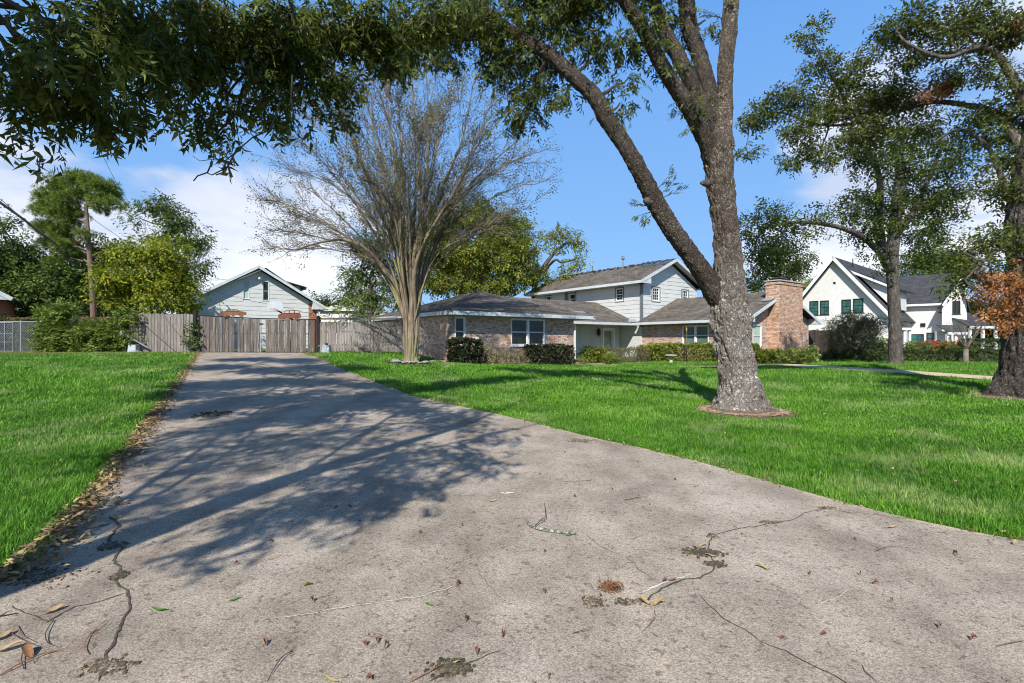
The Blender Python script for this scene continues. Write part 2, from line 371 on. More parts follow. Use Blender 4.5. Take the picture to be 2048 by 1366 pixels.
def brick_wall(F, tops, z0, holes, parent, off, mat=None, name='bricks', bl=.203, ch=.0755, proud=.022, soldier_top=True):
    """mortar backing plus every brick as real geometry (joined: below 10 px each)"""
    mb = MB(); u0, u1 = tops[0][0], tops[-1][0]; zt = max(t[1] for t in tops); row = 0; z = z0
    while z < zt - .02:
        s = span(tops, z + ch)
        if s:
            x = s[0] - (bl / 2 if row % 2 else 0)
            while x < s[1]:
                a, b = max(x, s[0]) + .005, min(x + bl, s[1]) - .005
                if b - a > .03:
                    segs = [(a, b)]
                    for (h0, h1, hz0, hz1) in holes:
                        if z + ch > hz0 + .005 and z < hz1 - .005:
                            ns = []
                            for (p, q) in segs:
                                if q <= h0 or p >= h1: ns.append((p, q))
                                else:
                                    if p < h0 - .02: ns.append((p, h0 - .004))
                                    if q > h1 + .02: ns.append((h1 + .004, q))
                            segs = ns
                    for (p, q) in segs:
                        e = proud + rnd.uniform(-.004, .004); rr = rnd.random()
                        k = len(mb.v)
                        mb.v.extend([tuple(F.p(p, z + .005, 0)), tuple(F.p(q, z + .005, 0)), tuple(F.p(q, z + ch - .005, 0)), tuple(F.p(p, z + ch - .005, 0)),
                                     tuple(F.p(p, z + .005, e)), tuple(F.p(q, z + .005, e)), tuple(F.p(q, z + ch - .005, e)), tuple(F.p(p, z + ch - .005, e))])
                        mb.f.extend([(k + 4, k + 5, k + 6, k + 7), (k, k + 1, k + 5, k + 4), (k + 1, k + 2, k + 6, k + 5), (k + 2, k + 3, k + 7, k + 6), (k + 3, k, k + 4, k + 7)])
                        mb.r.extend([rr] * 5)
                x += bl
        z += ch; row += 1
    o = mb.build(name, mat or M['brick'], parent, kind='stuff'); o.location = off
    return o
def wall_core(F, tops, z0, parent, off, mat, name='wall', th=.18, holes=()):
    """solid wall with true openings: split into vertical strips"""
    mb = MB(); cuts = sorted({t[0] for t in tops} | {h for ho in holes for h in ho[:2]})
    def top_at(u):
        for (a, za), (b, zb) in zip(tops[:-1], tops[1:]):
            if a - 1e-6 <= u <= b + 1e-6: return za + (zb - za) * (u - a) / max(b - a, 1e-6)
        return tops[-1][1]
    for a, b in zip(cuts[:-1], cuts[1:]):
        if b - a < .004: continue
        m = (a + b) / 2; hs = [h for h in holes if h[0] < m < h[1]]
        zlo = z0
        for h in sorted(hs, key=lambda h: h[2]):
            mb.hexa([F.p(a, zlo, -th), F.p(b, zlo, -th), F.p(b, zlo, 0), F.p(a, zlo, 0), F.p(a, h[2], -th), F.p(b, h[2], -th), F.p(b, h[2], 0), F.p(a, h[2], 0)], .5); zlo = h[3]
        mb.hexa([F.p(a, zlo, -th), F.p(b, zlo, -th), F.p(b, zlo, 0), F.p(a, zlo, 0), F.p(a, top_at(a), -th), F.p(b, top_at(b), -th), F.p(b, top_at(b), 0), F.p(a, top_at(a), 0)], .5)
    o = mb.build(name, mat, parent); o.location = off; return o
def siding_boards(F, tops, z0, z1, holes, parent, off, mat, step=.30, name='siding_board', n0=0.0):
    z = z0; made = []
    while z < z1 - .02:
        zt = min(z + step, z1); lo = span(tops, z + .004); hi = span(tops, zt - .004)
        if lo:
            if not hi: m = (lo[0] + lo[1]) / 2; hi = (m - .02, m + .02)
            segs = [(lo[0], lo[1], hi[0], hi[1])]
            for (h0, h1, hz0, hz1) in holes:
                if zt > hz0 + .01 and z < hz1 - .01:
                    ns = []
                    for (a, b, c, d) in segs:
                        if b <= h0 or a >= h1: ns.append((a, b, c, d)); continue
                        if a < h0: ns.append((a, h0, min(c, h0), h0))
                        if b > h1: ns.append((h1, b, h1, max(d, h1)))
                    segs = ns
            mb = MB()
            for (a, b, c, d) in segs:
                if b - a < .01: continue
                mb.hexa([F.p(a, z, n0), F.p(b, z, n0), F.p(b, z, n0 + .030), F.p(a, z, n0 + .030), F.p(c, zt, n0), F.p(d, zt, n0), F.p(d, zt, n0 + .012), F.p(c, zt, n0 + .012)], rnd.random())
            if mb.v: o = mb.build(name, mat, parent); o.location = off; made.append(o)
        z += step
    return made
def window(F, u0, u1, z0, z1, parent, off, cols=1, rows=2, fw=.06, depth=-.06, glass=None, grid=None, trim=None, sill=True, mull=.05, frame_mat=None):
    """frame > sash rails, one pane each, optional muntins; optional outer trim"""
    fm = frame_mat or M['white']; mb = MB()
    F.box(mb, u0, u0 + fw, z0, z1, depth, .035); F.box(mb, u1 - fw, u1, z0, z1, depth, .035)
    F.box(mb, u0 + fw, u1 - fw, z0, z0 + fw, depth, .035); F.box(mb, u0 + fw, u1 - fw, z1 - fw, z1, depth, .035)
    iw = (u1 - u0 - 2 * fw); ih = (z1 - z0 - 2 * fw)
    for c in range(1, cols):
        m = u0 + fw + iw * c / cols; F.box(mb, m - mull, m + mull, z0 + fw, z1 - fw, depth, .033)
    fr = mb.build('window', fm, parent); fr.location = off
    for c in range(cols):
        a = u0 + fw + iw * c / cols + (mull if c else 0); b = u0 + fw + iw * (c + 1) / cols - (mull if c < cols - 1 else 0)
        for q in range(rows):
            za = z0 + fw + ih * q / rows; zb = z0 + fw + ih * (q + 1) / rows
            p = MB(); F.box(p, a + .03, b - .03, za + .025, zb - .025, depth + .01, depth + .02 + .012 * q)
            o = p.build('pane', glass or M['glass'], fr)
            sg = MB(); n1 = depth + .045 + .012 * q
            F.box(sg, a, a + .03, za, zb, depth + .005, n1); F.box(sg, b - .03, b, za, zb, depth + .005, n1)
            F.box(sg, a + .03, b - .03, za, za + .025, depth + .005, n1); F.box(sg, a + .03, b - .03, zb - .025, zb, depth + .005, n1)
            if grid:
                for g in range(1, grid[0]): m = a + (b - a) * g / grid[0]; F.box(sg, m - .011, m + .011, za + .025, zb - .025, depth + .022, n1 - .01)
                for g in range(1, grid[1]): m = za + (zb - za) * g / grid[1]; F.box(sg, a + .03, b - .03, m - .011, m + .011, depth + .024, n1 - .012)
            sg.build('sash', fm, fr)
    if sill:
        s = MB(); F.box(s, u0 - .04, u1 + .04, z0 - .055, z0 - .002, depth, .075); s.build('sill', fm, fr)
    if trim:
        tw = .085; t = MB()
        F.box(t, u0 - tw, u0 - .001, z0 - tw, z1 + tw, -.01, .045); F.box(t, u1 + .001, u1 + tw, z0 - tw, z1 + tw, -.01, .045)
        F.box(t, u0 - .001, u1 + .001, z1 + .001, z1 + tw, -.01, .043); F.box(t, u0 - .001, u1 + .001, z0 - tw, z0 - .06, -.01, .043)
        t.build('casing', trim, fr)
    return fr

def roof_plane(poly, eave, parent, off, mat, name='shingles', th=.05, rows=.145, tab=.32):
    """poly: 3D convex polygon on the roof plane; eave = (p,q) eave edge. Deck slab plus every shingle tab as real geometry."""
    poly = [Vector(p) for p in poly]; e0 = Vector(eave[0]); e = (Vector(eave[1]) - e0).normalized()
    nrm = (poly[1] - poly[0]).cross(poly[2] - poly[0]).normalized()
    if nrm.z < 0: nrm = -nrm
    s = nrm.cross(e).normalized()
    if s.z < 0: s = -s
    P2 = [((p - e0).dot(e), (p - e0).dot(s)) for p in poly]
    mb = MB(); smax = max(p[1] for p in P2); k = 0; y = min(p[1] for p in P2)
    def xs(yy):
        c = []
        for (xa, ya), (xb, yb) in zip(P2, P2[1:] + P2[:1]):
            if (ya - yy) * (yb - yy) <= 0 and abs(ya - yb) > 1e-9: c.append(xa + (xb - xa) * (yy - ya) / (yb - ya))
        return (min(c), max(c)) if len(c) >= 2 else None
    def pt(x, yy, h): q = e0 + e * x + s * yy + nrm * h; return (q.x, q.y, q.z)
    while y < smax - .02:
        lo = xs(y + .002); y2 = min(y + rows + .03, smax); hi = xs(min(y + rows, smax) - .002)
        if lo and hi:
            x = min(lo[0], hi[0]) - (tab * ((k * .37) % 1))
            while x < max(lo[1], hi[1]):
                xa, xb = x + .004, x + tab - .004
                a = max(xa, lo[0]); b = min(xb, lo[1]); c = max(xa, hi[0]); d = min(xb, hi[1])
                if b - a > -.0 or d - c > 0:
                    if b <= a: a = b = (max(min((a + b) / 2, lo[1]), lo[0]))
                    if d <= c: c = d = (max(min((c + d) / 2, hi[1]), hi[0]))
                    if (b - a) + (d - c) > .02:
                        h = .016 + rnd.uniform(-.004, .005); j = rnd.uniform(-.008, .008)
                        mb.add([pt(a, y + j, h), pt(b, y + j, h), pt(d, y2, .003), pt(c, y2, .003), pt(a, y + j, 0), pt(b, y + j, 0)], [(0, 1, 2, 3), (4, 5, 1, 0)], rnd.random())
                x += tab
        y += rows; k += 1
    if mb.v:
        o = mb.build(name, mat, parent, kind='stuff'); o.location = off
    dk = MB(); dk.prism(poly, -nrm * th); o = dk.build('roof_deck', M['roof_deck'], parent); o.location = off
def fascia(mbparent, pts, off, mat, h=.17, w=.035, name='fascia', drop=.0):
    for a, b in pts:
        a = Vector(a); b = Vector(b); m = MB(); m.beam(a + Vector((0, 0, -h / 2 - drop)), b + Vector((0, 0, -h / 2 - drop)), w, h)
        o = m.build(name, mat, mbparent); o.location = off
def slab(poly, th, parent, off, mat, name):
    m = MB(); m.prism([Vector(p) for p in poly], (0, 0, th)); o = m.build(name, mat, parent); o.location = off; return o

# ================================================================== MAIN HOUSE  (own grid turned 36 degrees)
HA = 36.0
def Hw(a, b): return Vector((math.cos(R(HA)) * a - math.sin(R(HA)) * b, math.sin(R(HA)) * a + math.cos(R(HA)) * b, 0))
hb = Hw(28.2, 23.5); O = (-28.2, -23.5, 0)
house = empty('brick_house', (hb.x, hb.y, 0), R(HA), 'L-shaped pink brick ranch house with grey two storey block and broad brick chimney', 'house')
Ze = 2.84        # top of one storey fascia
ZB = -0.05
# --- wing A (front left)
fA = Facade((11.05, 20.0), 0)                       # front, faces the lawn
holesA = [(.30, .86, 1.28, 2.62), (3.40, 5.52, 1.30, 2.62)]
wall_core(fA, [(0, 2.72), (7.5, 2.72)], ZB, house, O, M['mortar'], holes=holesA)
brick_wall(fA, [(0, 2.64), (7.5, 2.64)], ZB, holesA, house, O)
window(fA, *(.30, .86, 1.28, 2.62), house, O, rows=2, glass=M['glass'])
window(fA, *(3.40, 5.52, 1.30, 2.62), house, O, cols=2, rows=2, mull=.06)
fAl = Facade((11.05, 28.6), -90)                    # left side
holesAl = [(5.0, 5.85, 1.28, 2.62)]
wall_core(fAl, [(0, 2.72), (8.42, 2.72)], ZB, house, O, M['mortar'], holes=holesAl)
brick_wall(fAl, [(0, 2.64), (8.6, 2.64)], ZB, holesAl, house, O)
window(fAl, *holesAl[0], house, O, rows=2)
fAr = Facade((18.55, 20.0), 90)
wall_core(fAr, [(.2, 2.72), (5.4, 2.72)], ZB, house, O, M['mortar'])
brick_wall(fAr, [(0, 2.64), (5.4, 2.64)], ZB, [], house, O)
# roof A: hips with a short ridge running back
a0, a1, b0, b1 = 10.75, 19.55, 19.4, 28.95
pk1 = (15.55, 24.2, 4.27); pk2 = (15.55, 26.4, 4.27)
cA = [(a0, b0, Ze), (a1, b0, Ze), (a1, b1, Ze), (a0, b1, Ze)]
roof_plane([cA[0], cA[1], pk1], (cA[0], cA[1]), house, O, M['shingle'])
roof_plane([cA[3], cA[0], pk1, pk2], (cA[3], cA[0]), house, O, M['shingle'])
roof_plane([cA[1], cA[2], pk2, pk1], (cA[1], cA[2]), house, O, M['shingle'])
roof_plane([cA[2], cA[3], pk2], (cA[2], cA[3]), house, O, M['shingle'])
fascia(house, [(cA[0], cA[1]), (cA[1], cA[2]), (cA[2], cA[3]), (cA[3], cA[0])], O, M['trim'])
slab([(a0 + .03, b0 + .03, 2.665), (a1 - .03, b0 + .03, 2.665), (a1 - .03, b1 - .03, 2.665), (a0 + .03, b1 - .03, 2.665)], .03, house, O, M['soffit'], 'soffit')
# ridge and hip caps
def caps(p, q, parent, off, mat, w=.14):
    p = Vector(p); q = Vector(q); L = (q - p).length; n = int(L / .2); d = (q - p) / n; sd = d.cross(Vector((0, 0, 1))).normalized() * w
    mb = MB()
    for i in range(n):
        a = p + d * i; b = a + d * 1.15; up = Vector((0, 0, .035)); lo = Vector((0, 0, .012)); dn = Vector((0, 0, -.05))
        mb.add([tuple(a - sd + dn), tuple(a + up), tuple(a + sd + dn), tuple(b + sd + dn), tuple(b + lo), tuple(b - sd + dn)], [(0, 1, 4, 5), (1, 2, 3, 4)], rnd.random())
    o = mb.build('ridge_shingles', mat, parent, kind='stuff'); o.location = off
caps(cA[0], pk1, house, O, M['shingle']); caps(cA[1], pk1, house, O, M['shingle']); caps(pk2, pk1, house, O, M['shingle']); caps(cA[3], pk2, house, O, M['shingle'])
# --- middle part B with the porch
Zr = 4.45
cB = [(19.6, 23.75, 2.78), (28.15, 23.75, 2.78)]
roof_plane([(17.0, 23.75, 2.78), (28.15, 23.75, 2.78), (28.15, 27.8, Zr), (19.2, 27.8, Zr)], ((17.0, 23.75, 2.78), (28.15, 23.75, 2.78)), house, O, M['shingle'])
roof_plane([(28.15, 31.85, 2.78), (15.5, 31.85, 2.78), (19.2, 27.8, Zr), (28.15, 27.8, Zr)], ((28.15, 31.85, 2.78), (15.5, 31.85, 2.78)), house, O, M['shingle'])
roof_plane([(15.5, 31.85, 2.78), (15.5, 24.0, 2.78), (19.2, 27.8, Zr)], ((15.5, 31.85, 2.78), (15.5, 24.0, 2.78)), house, O, M['shingle'])
caps((19.2, 27.8, Zr), (28.15, 27.8, Zr), house, O, M['shingle']); caps((17.3, 25.8, 3.65), (19.2, 27.8, Zr), house, O, M['shingle'])
fascia(house, [((19.0, 23.73, 2.78), (27.62, 23.73, 2.78))], O, M['trim'], h=.16)
slab([(18.6, 23.78, 2.60), (28.1, 23.78, 2.60), (28.1, 25.35, 2.60), (18.6, 25.35, 2.60)], .03, house, O, M['soffit'], 'soffit')
fB = Facade((18.55, 25.4), 0)
doorh = (7.75, 8.95, .3, 2.48)
wall_core(fB, [(0, 2.6), (9.6, 2.6)], ZB, house, O, M['siding_grey'], name='porch_wall', holes=[doorh])
for i in range(9):                                   # upright cover boards of the porch wall
    u = .6 + i * 1.0
    if doorh[0] - .1 < u < doorh[1] + .1: continue
    m = MB(); fB.box(m, u, u + .045, .2, 2.58, 0, .018); o = m.build('batten', M['siding_grey'], house); o.location = O
m = MB(); fB.box(m, 7.75, 7.85, .3, 2.48, -.1, .05); fB.box(m, 8.85, 8.95, .3, 2.48, -.1, .05); fB.box(m, 7.85, 8.85, 2.38, 2.48, -.1, .05)
dr = m.build('door', M['white'], house, label='white glazed storm door'); dr.location = O
m = MB(); fB.box(m, 7.86, 7.98, .3, 2.37, -.08, -.03); fB.box(m, 8.72, 8.84, .3, 2.37, -.08, -.03); fB.box(m, 7.98, 8.72, 2.25, 2.37, -.08, -.03); fB.box(m, 7.98, 8.72, .3, .55, -.08, -.03)
m.build('door_leaf', M['trim'], dr)
m = MB(); fB.box(m, 7.98, 8.72, .55, 2.25, -.07, -.055); m.build('pane', mk('door_glass', (.22, .25, .20), (.10, .12, .09), 3, .15, spec=.6), dr)
m = MB(); m.tube([fB.p(8.78, 1.3, -.02), fB.p(8.78, 1.3, .03), fB.p(8.74, 1.3, .04)], .014, 6); m.build('handle', M['gold'], dr)
m = MB(); o_ = fB.p(7.25, 1.95, .16)
m.box(o_.x - .08, o_.x + .08, o_.y - .08, o_.y + .08, o_.z, o_.z + .34); m.lathe((o_.x, o_.y, o_.z + .34), [(.13, 0), (.05, .1), (.015, .17)], 8)
m.tube([(o_.x, o_.y, o_.z), (o_.x, o_.y, o_.z - .14)], [.06, .02], 8); m.tube([(o_.x, o_.y, o_.z + .36), (o_.x, o_.y + .1, o_.z + .30), (o_.x, o_.y + .17, o_.z + .15)], .016, 6)
la = m.build('porch_lantern', M['black_metal'], house); la.location = O
m = MB(); m.box(22.35, 22.47, 24.0, 24.12, .1, 2.6); m.box(22.31, 22.51, 23.96, 24.16, .1, .3); o = m.build('porch_post', M['white'], house); o.location = O
m = MB(); m.box(18.75, 28.1, 23.6, 25.38, -.1, .28); o = m.build('porch_floor', M['concrete_cast'], house); o.location = O

# --- two storey block C
zl, zc = 5.68, 7.50
fCl = Facade((28.2, 35.4), -90)                     # left face, long
hC = [(4.55, 5.25, 4.48, 5.36), (9.55, 10.25, 4.46, 5.36), (1.6, 2.2, 4.6, 5.36)]
wall_core(fCl, [(0, 5.5), (11.72, 5.5)], ZB, house, O, M['siding'], holes=hC)
siding_boards(fCl, [(0, 5.5), (11.9, 5.5)], 2.6, 5.5, hC, house, O, M['siding'])
for h in hC: window(fCl, *h, house, O, rows=2, trim=M['dark_trim'], fw=.05, grid=(2, 2) if h[0] > 9 else None)
m = MB(); fCl.box(m, 4.0, 4.35, 3.6, 5.5, 0, .05); o = m.build('utility_chase', M['dark_trim'], house); o.location = O
fCr = Facade((28.2, 23.5), 0)                       # gable face
tC = [(0, 5.5), (3.2, 7.18), (6.4, 5.5)]
hR = [(1.12, 1.92, 4.40, 5.33), (4.55, 5.30, 4.45, 5.33)]
wall_core(fCr, tC, ZB, house, O, M['siding'], holes=hR)
siding_boards(fCr, tC, 2.6, 7.18, hR, house, O, M['siding'])
for h in hR: window(fCr, *h, house, O, rows=2, trim=M['dark_trim'], fw=.05, grid=(3, 2))
m = MB(); m.box(28.13, 28.30, 23.43, 23.60, 2.5, 5.5); o = m.build('corner_board', M['dark_trim'], house); o.location = O
fCb = Facade((34.6, 23.5), 90); wall_core(fCb, [(.2, 5.5), (11.9, 5.5)], ZB, house, O, M['siding'])
rb0, rb1 = 22.95, 36.0; ra0, ra1, rm = 27.5, 35.3, 31.4
roof_plane([(ra0, rb1, zl), (ra0, rb0, zl), (rm, rb0, zc), (rm, rb1, zc)], ((ra0, rb1, zl), (ra0, rb0, zl)), house, O, M['shingle'])
roof_plane([(ra1, rb0, zl), (ra1, rb1, zl), (rm, rb1, zc), (rm, rb0, zc)], ((ra1, rb0, zl), (ra1, rb1, zl)), house, O, M['shingle'])
caps((rm, rb0, zc), (rm, rb1, zc), house, O, M['shingle'])
fascia(house, [((ra0, rb0, zl), (ra0, rb1, zl)), ((ra1, rb0, zl), (ra1, rb1, zl))], O, M['trim'], h=.18)
fascia(house, [((ra0, rb0 - .02, zl), (rm, rb0 - .02, zc)), ((rm, rb0 - .02, zc), (ra1, rb0 - .02, zl)), ((ra0, rb1 + .02, zl), (rm, rb1 + .02, zc)), ((rm, rb1 + .02, zc), (ra1, rb1 + .02, zl))], O, M['trim'], h=.2, name='rake_board')
slab([(ra0 + .03, rb0 + .05, 5.50), (28.15, rb0 + .05, 5.50), (28.15, rb1, 5.50), (ra0 + .03, rb1, 5.50)], .03, house, O, M['soffit'], 'soffit')
slab([(34.65, rb0 + .05, 5.50), (ra1 - .03, rb0 + .05, 5.50), (ra1 - .03, rb1, 5.50), (34.65, rb1, 5.50)], .03, house, O, M['soffit'], 'soffit')
for s0, s1 in ((ra0, rm), (ra1, rm)):
    m = MB(); z0_, z1_ = zl - .12, zc - .12
    m.prism([Vector((s0, rb0 + .02, z0_)), Vector((s1, rb0 + .02, z1_)), Vector((s1, 23.46, z1_)), Vector((s0, 23.46, z0_))], (0, 0, .03)); o = m.build('rake_soffit', M['soffit'], house); o.location = O
# boxed eave return on the near corner
m = MB(); m.prism([Vector((ra0, rb0 - .01, 5.50)), Vector((28.55, rb0 - .01, 5.50)), Vector((28.55, rb0 - .01, 6.05)), Vector((ra0, rb0 - .01, 5.62))], (0, .5, 0)); o = m.build('eave_return', M['trim'], house); o.location = O
# debris and torn underlay along the upper ridge, repair sheet, vent
mb = MB()
for i in range(110):
    b = rnd.choice([rnd.uniform(23.4, 27.5), rnd.uniform(27.5, 35.8)]); da = rnd.uniform(0, .5); c = Vector((rm - da, b, zc - da * .467 + .03)); s_ = rnd.uniform(.04, .13)
    mb.hexa([c + Vector((dx * s_, dy * s_ * rnd.uniform(.6, 1.3), dz * s_ * .5 + rnd.uniform(-.01, .01))) for dx, dy, dz in ((-1, -1, 0), (1, -1, 0), (1, 1, 0), (-1, 1, 0), (-.7, -.6, 1), (.6, -.7, 1), (.8, .6, 1), (-.6, .8, 1))])
o = mb.build('torn_ridge_debris', M['underlay'], house, kind='stuff'); o.location = O
mb = MB(); sl_ = .467
def rp(a, b, h): return Vector((a, b, zl + (a - ra0) * sl_ + h))
for i in range(7):
    bb = 23.1 + i * .35 + rnd.uniform(-.1, .1); mb.prism([rp(30.1 + rnd.uniform(0, .5), bb, .04), rp(31.3, bb, .05), rp(31.3, bb + .28, .05), rp(30.2 + rnd.uniform(0, .4), bb + .28, .04)], (0, 0, .015))
o = mb.build('repair_sheets', M['tarp'], house, kind='stuff'); o.location = O
m = MB(); vz = zc - .3; m.tube([(rm - .5, 27.6, vz - .1), (rm - .5, 27.6, vz + .75)], .055, 10); m.lathe((rm - .5, 27.6, vz + .75), [(.055, 0), (.12, .04), (.16, .10), (.10, .16), (.03, .2)], 10)
for k in range(4): t = k * math.pi / 2; m.beam((rm - .5, 27.6, vz + .98), (rm - .5 + .18 * math.cos(t), 27.6 + .18 * math.sin(t), vz + 1.06), .03, .03)
m.tube([(rm - .5, 27.6, vz + .9), (rm - .5, 27.6, vz + 1.2)], .015, 5)
o = m.build('roof_vent', M['galv'], house); o.location = O
m = MB(); m.prism([Vector((23.4, 25.3, 3.44)), Vector((24.6, 25.3, 3.44)), Vector((24.6, 25.5, 3.52)), Vector((23.4, 25.5, 3.52))], (0, 0, .04)); o = m.build('flashing_strip', M['metal_flash'], house); o.location = O

# --- right wing E with the chimney
er, ee, eb0 = 32.05, 2.80, 15.45; ez = 4.62
roof_plane([(27.62, 23.45, ee), (27.62, eb0, ee), (er, eb0, ez), (er, 23.45, ez)], ((27.62, 23.45, ee), (27.62, eb0, ee)), house, O, M['shingle'])
roof_plane([(36.48, eb0, ee), (36.48, 23.45, ee), (er, 23.45, ez), (er, eb0, ez)], ((36.48, eb0, ee), (36.48, 23.45, ee)), house, O, M['shingle'])
caps((er, eb0, ez), (er, 23.45, ez), house, O, M['shingle'])
fascia(house, [((27.60, eb0, ee), (27.60, 23.75, ee)), ((36.50, eb0, ee), (36.50, 23.45, ee))], O, M['trim'], h=.16)
fascia(house, [((27.6, eb0 - .02, ee), (er, eb0 - .02, ez)), ((er, eb0 - .02, ez), (36.5, eb0 - .02, ee))], O, M['trim'], h=.18, name='rake_board')
slab([(27.65, eb0 + .03, 2.62), (28.25, eb0 + .03, 2.62), (28.25, 23.4, 2.62), (27.65, 23.4, 2.62)], .03, house, O, M['soffit'], 'soffit')
slab([(35.85, eb0 + .03, 2.62), (36.45, eb0 + .03, 2.62), (36.45, 23.4, 2.62), (35.85, 23.4, 2.62)], .03, house, O, M['soffit'], 'soffit')
for x0_, x1_ in ((27.6, 28.35), (36.5, 35.75)):
    m = MB(); m.prism([Vector((x0_, eb0 + .0, 2.61)), Vector((x1_, eb0, 2.61)), Vector((x1_, eb0, 3.0)), Vector((x0_, eb0, 2.72))], (0, .42, 0))
    o = m.build('eave_return', M['trim'], house); o.location = O
fEl = Facade((28.3, 23.5), -90)
hE = [(3.25, 5.15, 1.25, 2.52)]
wall_core(fEl, [(0, 2.66), (7.42, 2.66)], ZB, house, O, M['mortar'], holes=hE)
brick_wall(fEl, [(0, 2.6), (7.6, 2.6)], ZB, hE, house, O)
window(fEl, *hE[0], house, O, cols=2, rows=2, mull=.06, glass=M['glass_green'])
fEg = Facade((28.3, 15.9), 0); tE = [(0, 2.9), (3.75, 4.38), (7.5, 2.9)]
hG = [(.55, 1.55, 1.15, 2.50)]
wall_core(fEg, tE, ZB, house, O, M['mortar'], holes=hG)
brick_wall(fEg, tE, ZB, hG, house, O)
window(fEg, *hG[0], house, O, rows=2, glass=M['blind'])
fEr = Facade((35.8, 15.9), 90); wall_core(fEr, [(.2, 2.66), (7.4, 2.66)], ZB, house, O, M['mortar'])
# chimney: body proud of the gable, corbelled top, cap
chm = MB(); chm.box(30.65, 33.55, 15.25, 16.05, ZB, 5.0); ch = chm.build('chimney', M['mortar'], house); ch.location = O
Z0 = (0, 0, 0)
for F_, L_ in ((Facade((30.65, 15.25), 0), 2.9), (Facade((30.65, 16.05), -90), .8), (Facade((33.55, 15.25), 90), .8)):
    brick_wall(F_, [(0, 4.9), (L_, 4.9)], ZB, [], ch, Z0, M['brick_chimney'])
    brick_wall(F_, [(-.04, 5.12), (L_ + .04, 5.12)], 4.9, [], ch, Z0, M['brick_chimney'], proud=.06)
m = MB(); m.box(30.58, 33.62, 15.18, 16.12, 5.12, 5.18); m.build('chimney_crown', M['concrete_cast'], ch)
m = MB(); m.box(31.3, 32.3, 15.5, 16.0, 5.182, 5.27); m.hexa([(31.2, 15.45, 5.33), (32.4, 15.45, 5.33), (32.4, 16.05, 5.33), (31.2, 16.05, 5.33), (31.5, 15.6, 5.43), (32.1, 15.6, 5.43), (32.1, 15.9, 5.43), (31.5, 15.9, 5.43)])
for a_, b_ in ((31.32, 15.52), (32.28, 15.52), (32.28, 15.98), (31.32, 15.98)): m.beam((a_, b_, 5.27), (a_, b_, 5.33), .03, .03, up=(1, 0, 0))
m.build('chimney_cap', M['black_metal'], ch)
m = MB(); m.prism([Vector((30.2, 15.5, 3.93)), Vector((30.64, 15.5, 4.10)), Vector((30.64, 16.1, 4.10)), Vector((30.2, 16.1, 3.93))], (0, 0, .03)); o = m.build('chimney_flashing', M['metal_flash'], house); o.location = O
# valley metal between porch roof and right wing
m = MB(); m.prism([Vector((27.3, 23.9, 2.86)), Vector((27.75, 23.6, 2.86)), Vector((28.15, 24.0, 3.05)), Vector((27.8, 24.3, 3.05))], (0, 0, .012)); o = m.build('valley_flashing', M['metal_flash'], house); o.location = O
# ================================================================== DRIVEWAY
M['concrete'] = mk('driveway_concrete', (.395, .338, .272), (.265, .225, .182), 2.6, .92, .7, 60, world=True, blotch=(.7, (.44, .39, .33), .50, .70), dist=.008, detail=14, ramp=(.38, .66))
def add_speckle(m):
    n = m.node_tree.nodes; l = m.node_tree.links; b = pr(m)
    src = b.inputs['Base Color'].links[0].from_socket; geo = n.new('ShaderNodeNewGeometry')
    v = n.new('ShaderNodeTexVoronoi'); v.inputs['Scale'].default_value = 160; l.new(geo.outputs['Position'], v.inputs['Vector'])
    r = n.new('ShaderNodeValToRGB'); e = r.color_ramp.elements
    e[0].position = 0; e[0].color = (.58, .56, .54, 1); e[1].position = 1; e[1].color = (1.36, 1.35, 1.33, 1)
    sp = n.new('ShaderNodeSeparateColor'); l.new(v.outputs['Color'], sp.inputs[0]); l.new(sp.outputs[0], r.inputs[0])
    mx = n.new('ShaderNodeMixRGB'); mx.blend_type = 'MULTIPLY'; mx.inputs[0].default_value = .95
    l.new(src, mx.inputs[1]); l.new(r.outputs[0], mx.inputs[2])
    # fine pits and tyre-darkened streaks along the drive
    t = n.new('ShaderNodeTexNoise'); t.inputs['Scale'].default_value = 26; t.inputs['Detail'].default_value = 8; l.new(geo.outputs['Position'], t.inputs['Vector'])
    mr = n.new('ShaderNodeMapRange'); mr.inputs['From Min'].default_value = .58; mr.inputs['From Max'].default_value = .66; l.new(t.outputs[0], mr.inputs[0])
    m2 = n.new('ShaderNodeMixRGB'); m2.blend_type = 'MULTIPLY'; l.new(mr.outputs[0], m2.inputs[0]); l.new(mx.outputs[0], m2.inputs[1]); m2.inputs[2].default_value = (.62, .58, .54, 1)
    mp = n.new('ShaderNodeMapping'); mp.inputs['Rotation'].default_value = (0, 0, R(28)); mp.inputs['Scale'].default_value = (2.2, .35, 1); l.new(geo.outputs['Position'], mp.inputs[0])
    t3 = n.new('ShaderNodeTexNoise'); t3.inputs['Scale'].default_value = .9; t3.inputs['Detail'].default_value = 6; l.new(mp.outputs[0], t3.inputs['Vector'])
    mr3 = n.new('ShaderNodeMapRange'); mr3.inputs['From Min'].default_value = .45; mr3.inputs['From Max'].default_value = .7; l.new(t3.outputs[0], mr3.inputs[0])
    m3 = n.new('ShaderNodeMixRGB'); m3.blend_type = 'MULTIPLY'; l.new(mr3.outputs[0], m3.inputs[0]); l.new(m2.outputs[0], m3.inputs[1]); m3.inputs[2].default_value = (.72, .71, .70, 1)
    l.new(m3.outputs[0], b.inputs['Base Color'])
add_speckle(M['concrete'])
M['crack'] = mk('crack_soil', (.05, .042, .034), (.13, .105, .08), 40, .98, .8, 70, world=True)
M['chalk'] = mk('pale_scrape', (.68, .64, .58), (.50, .46, .40), 60, .95, .3, 90, world=True)

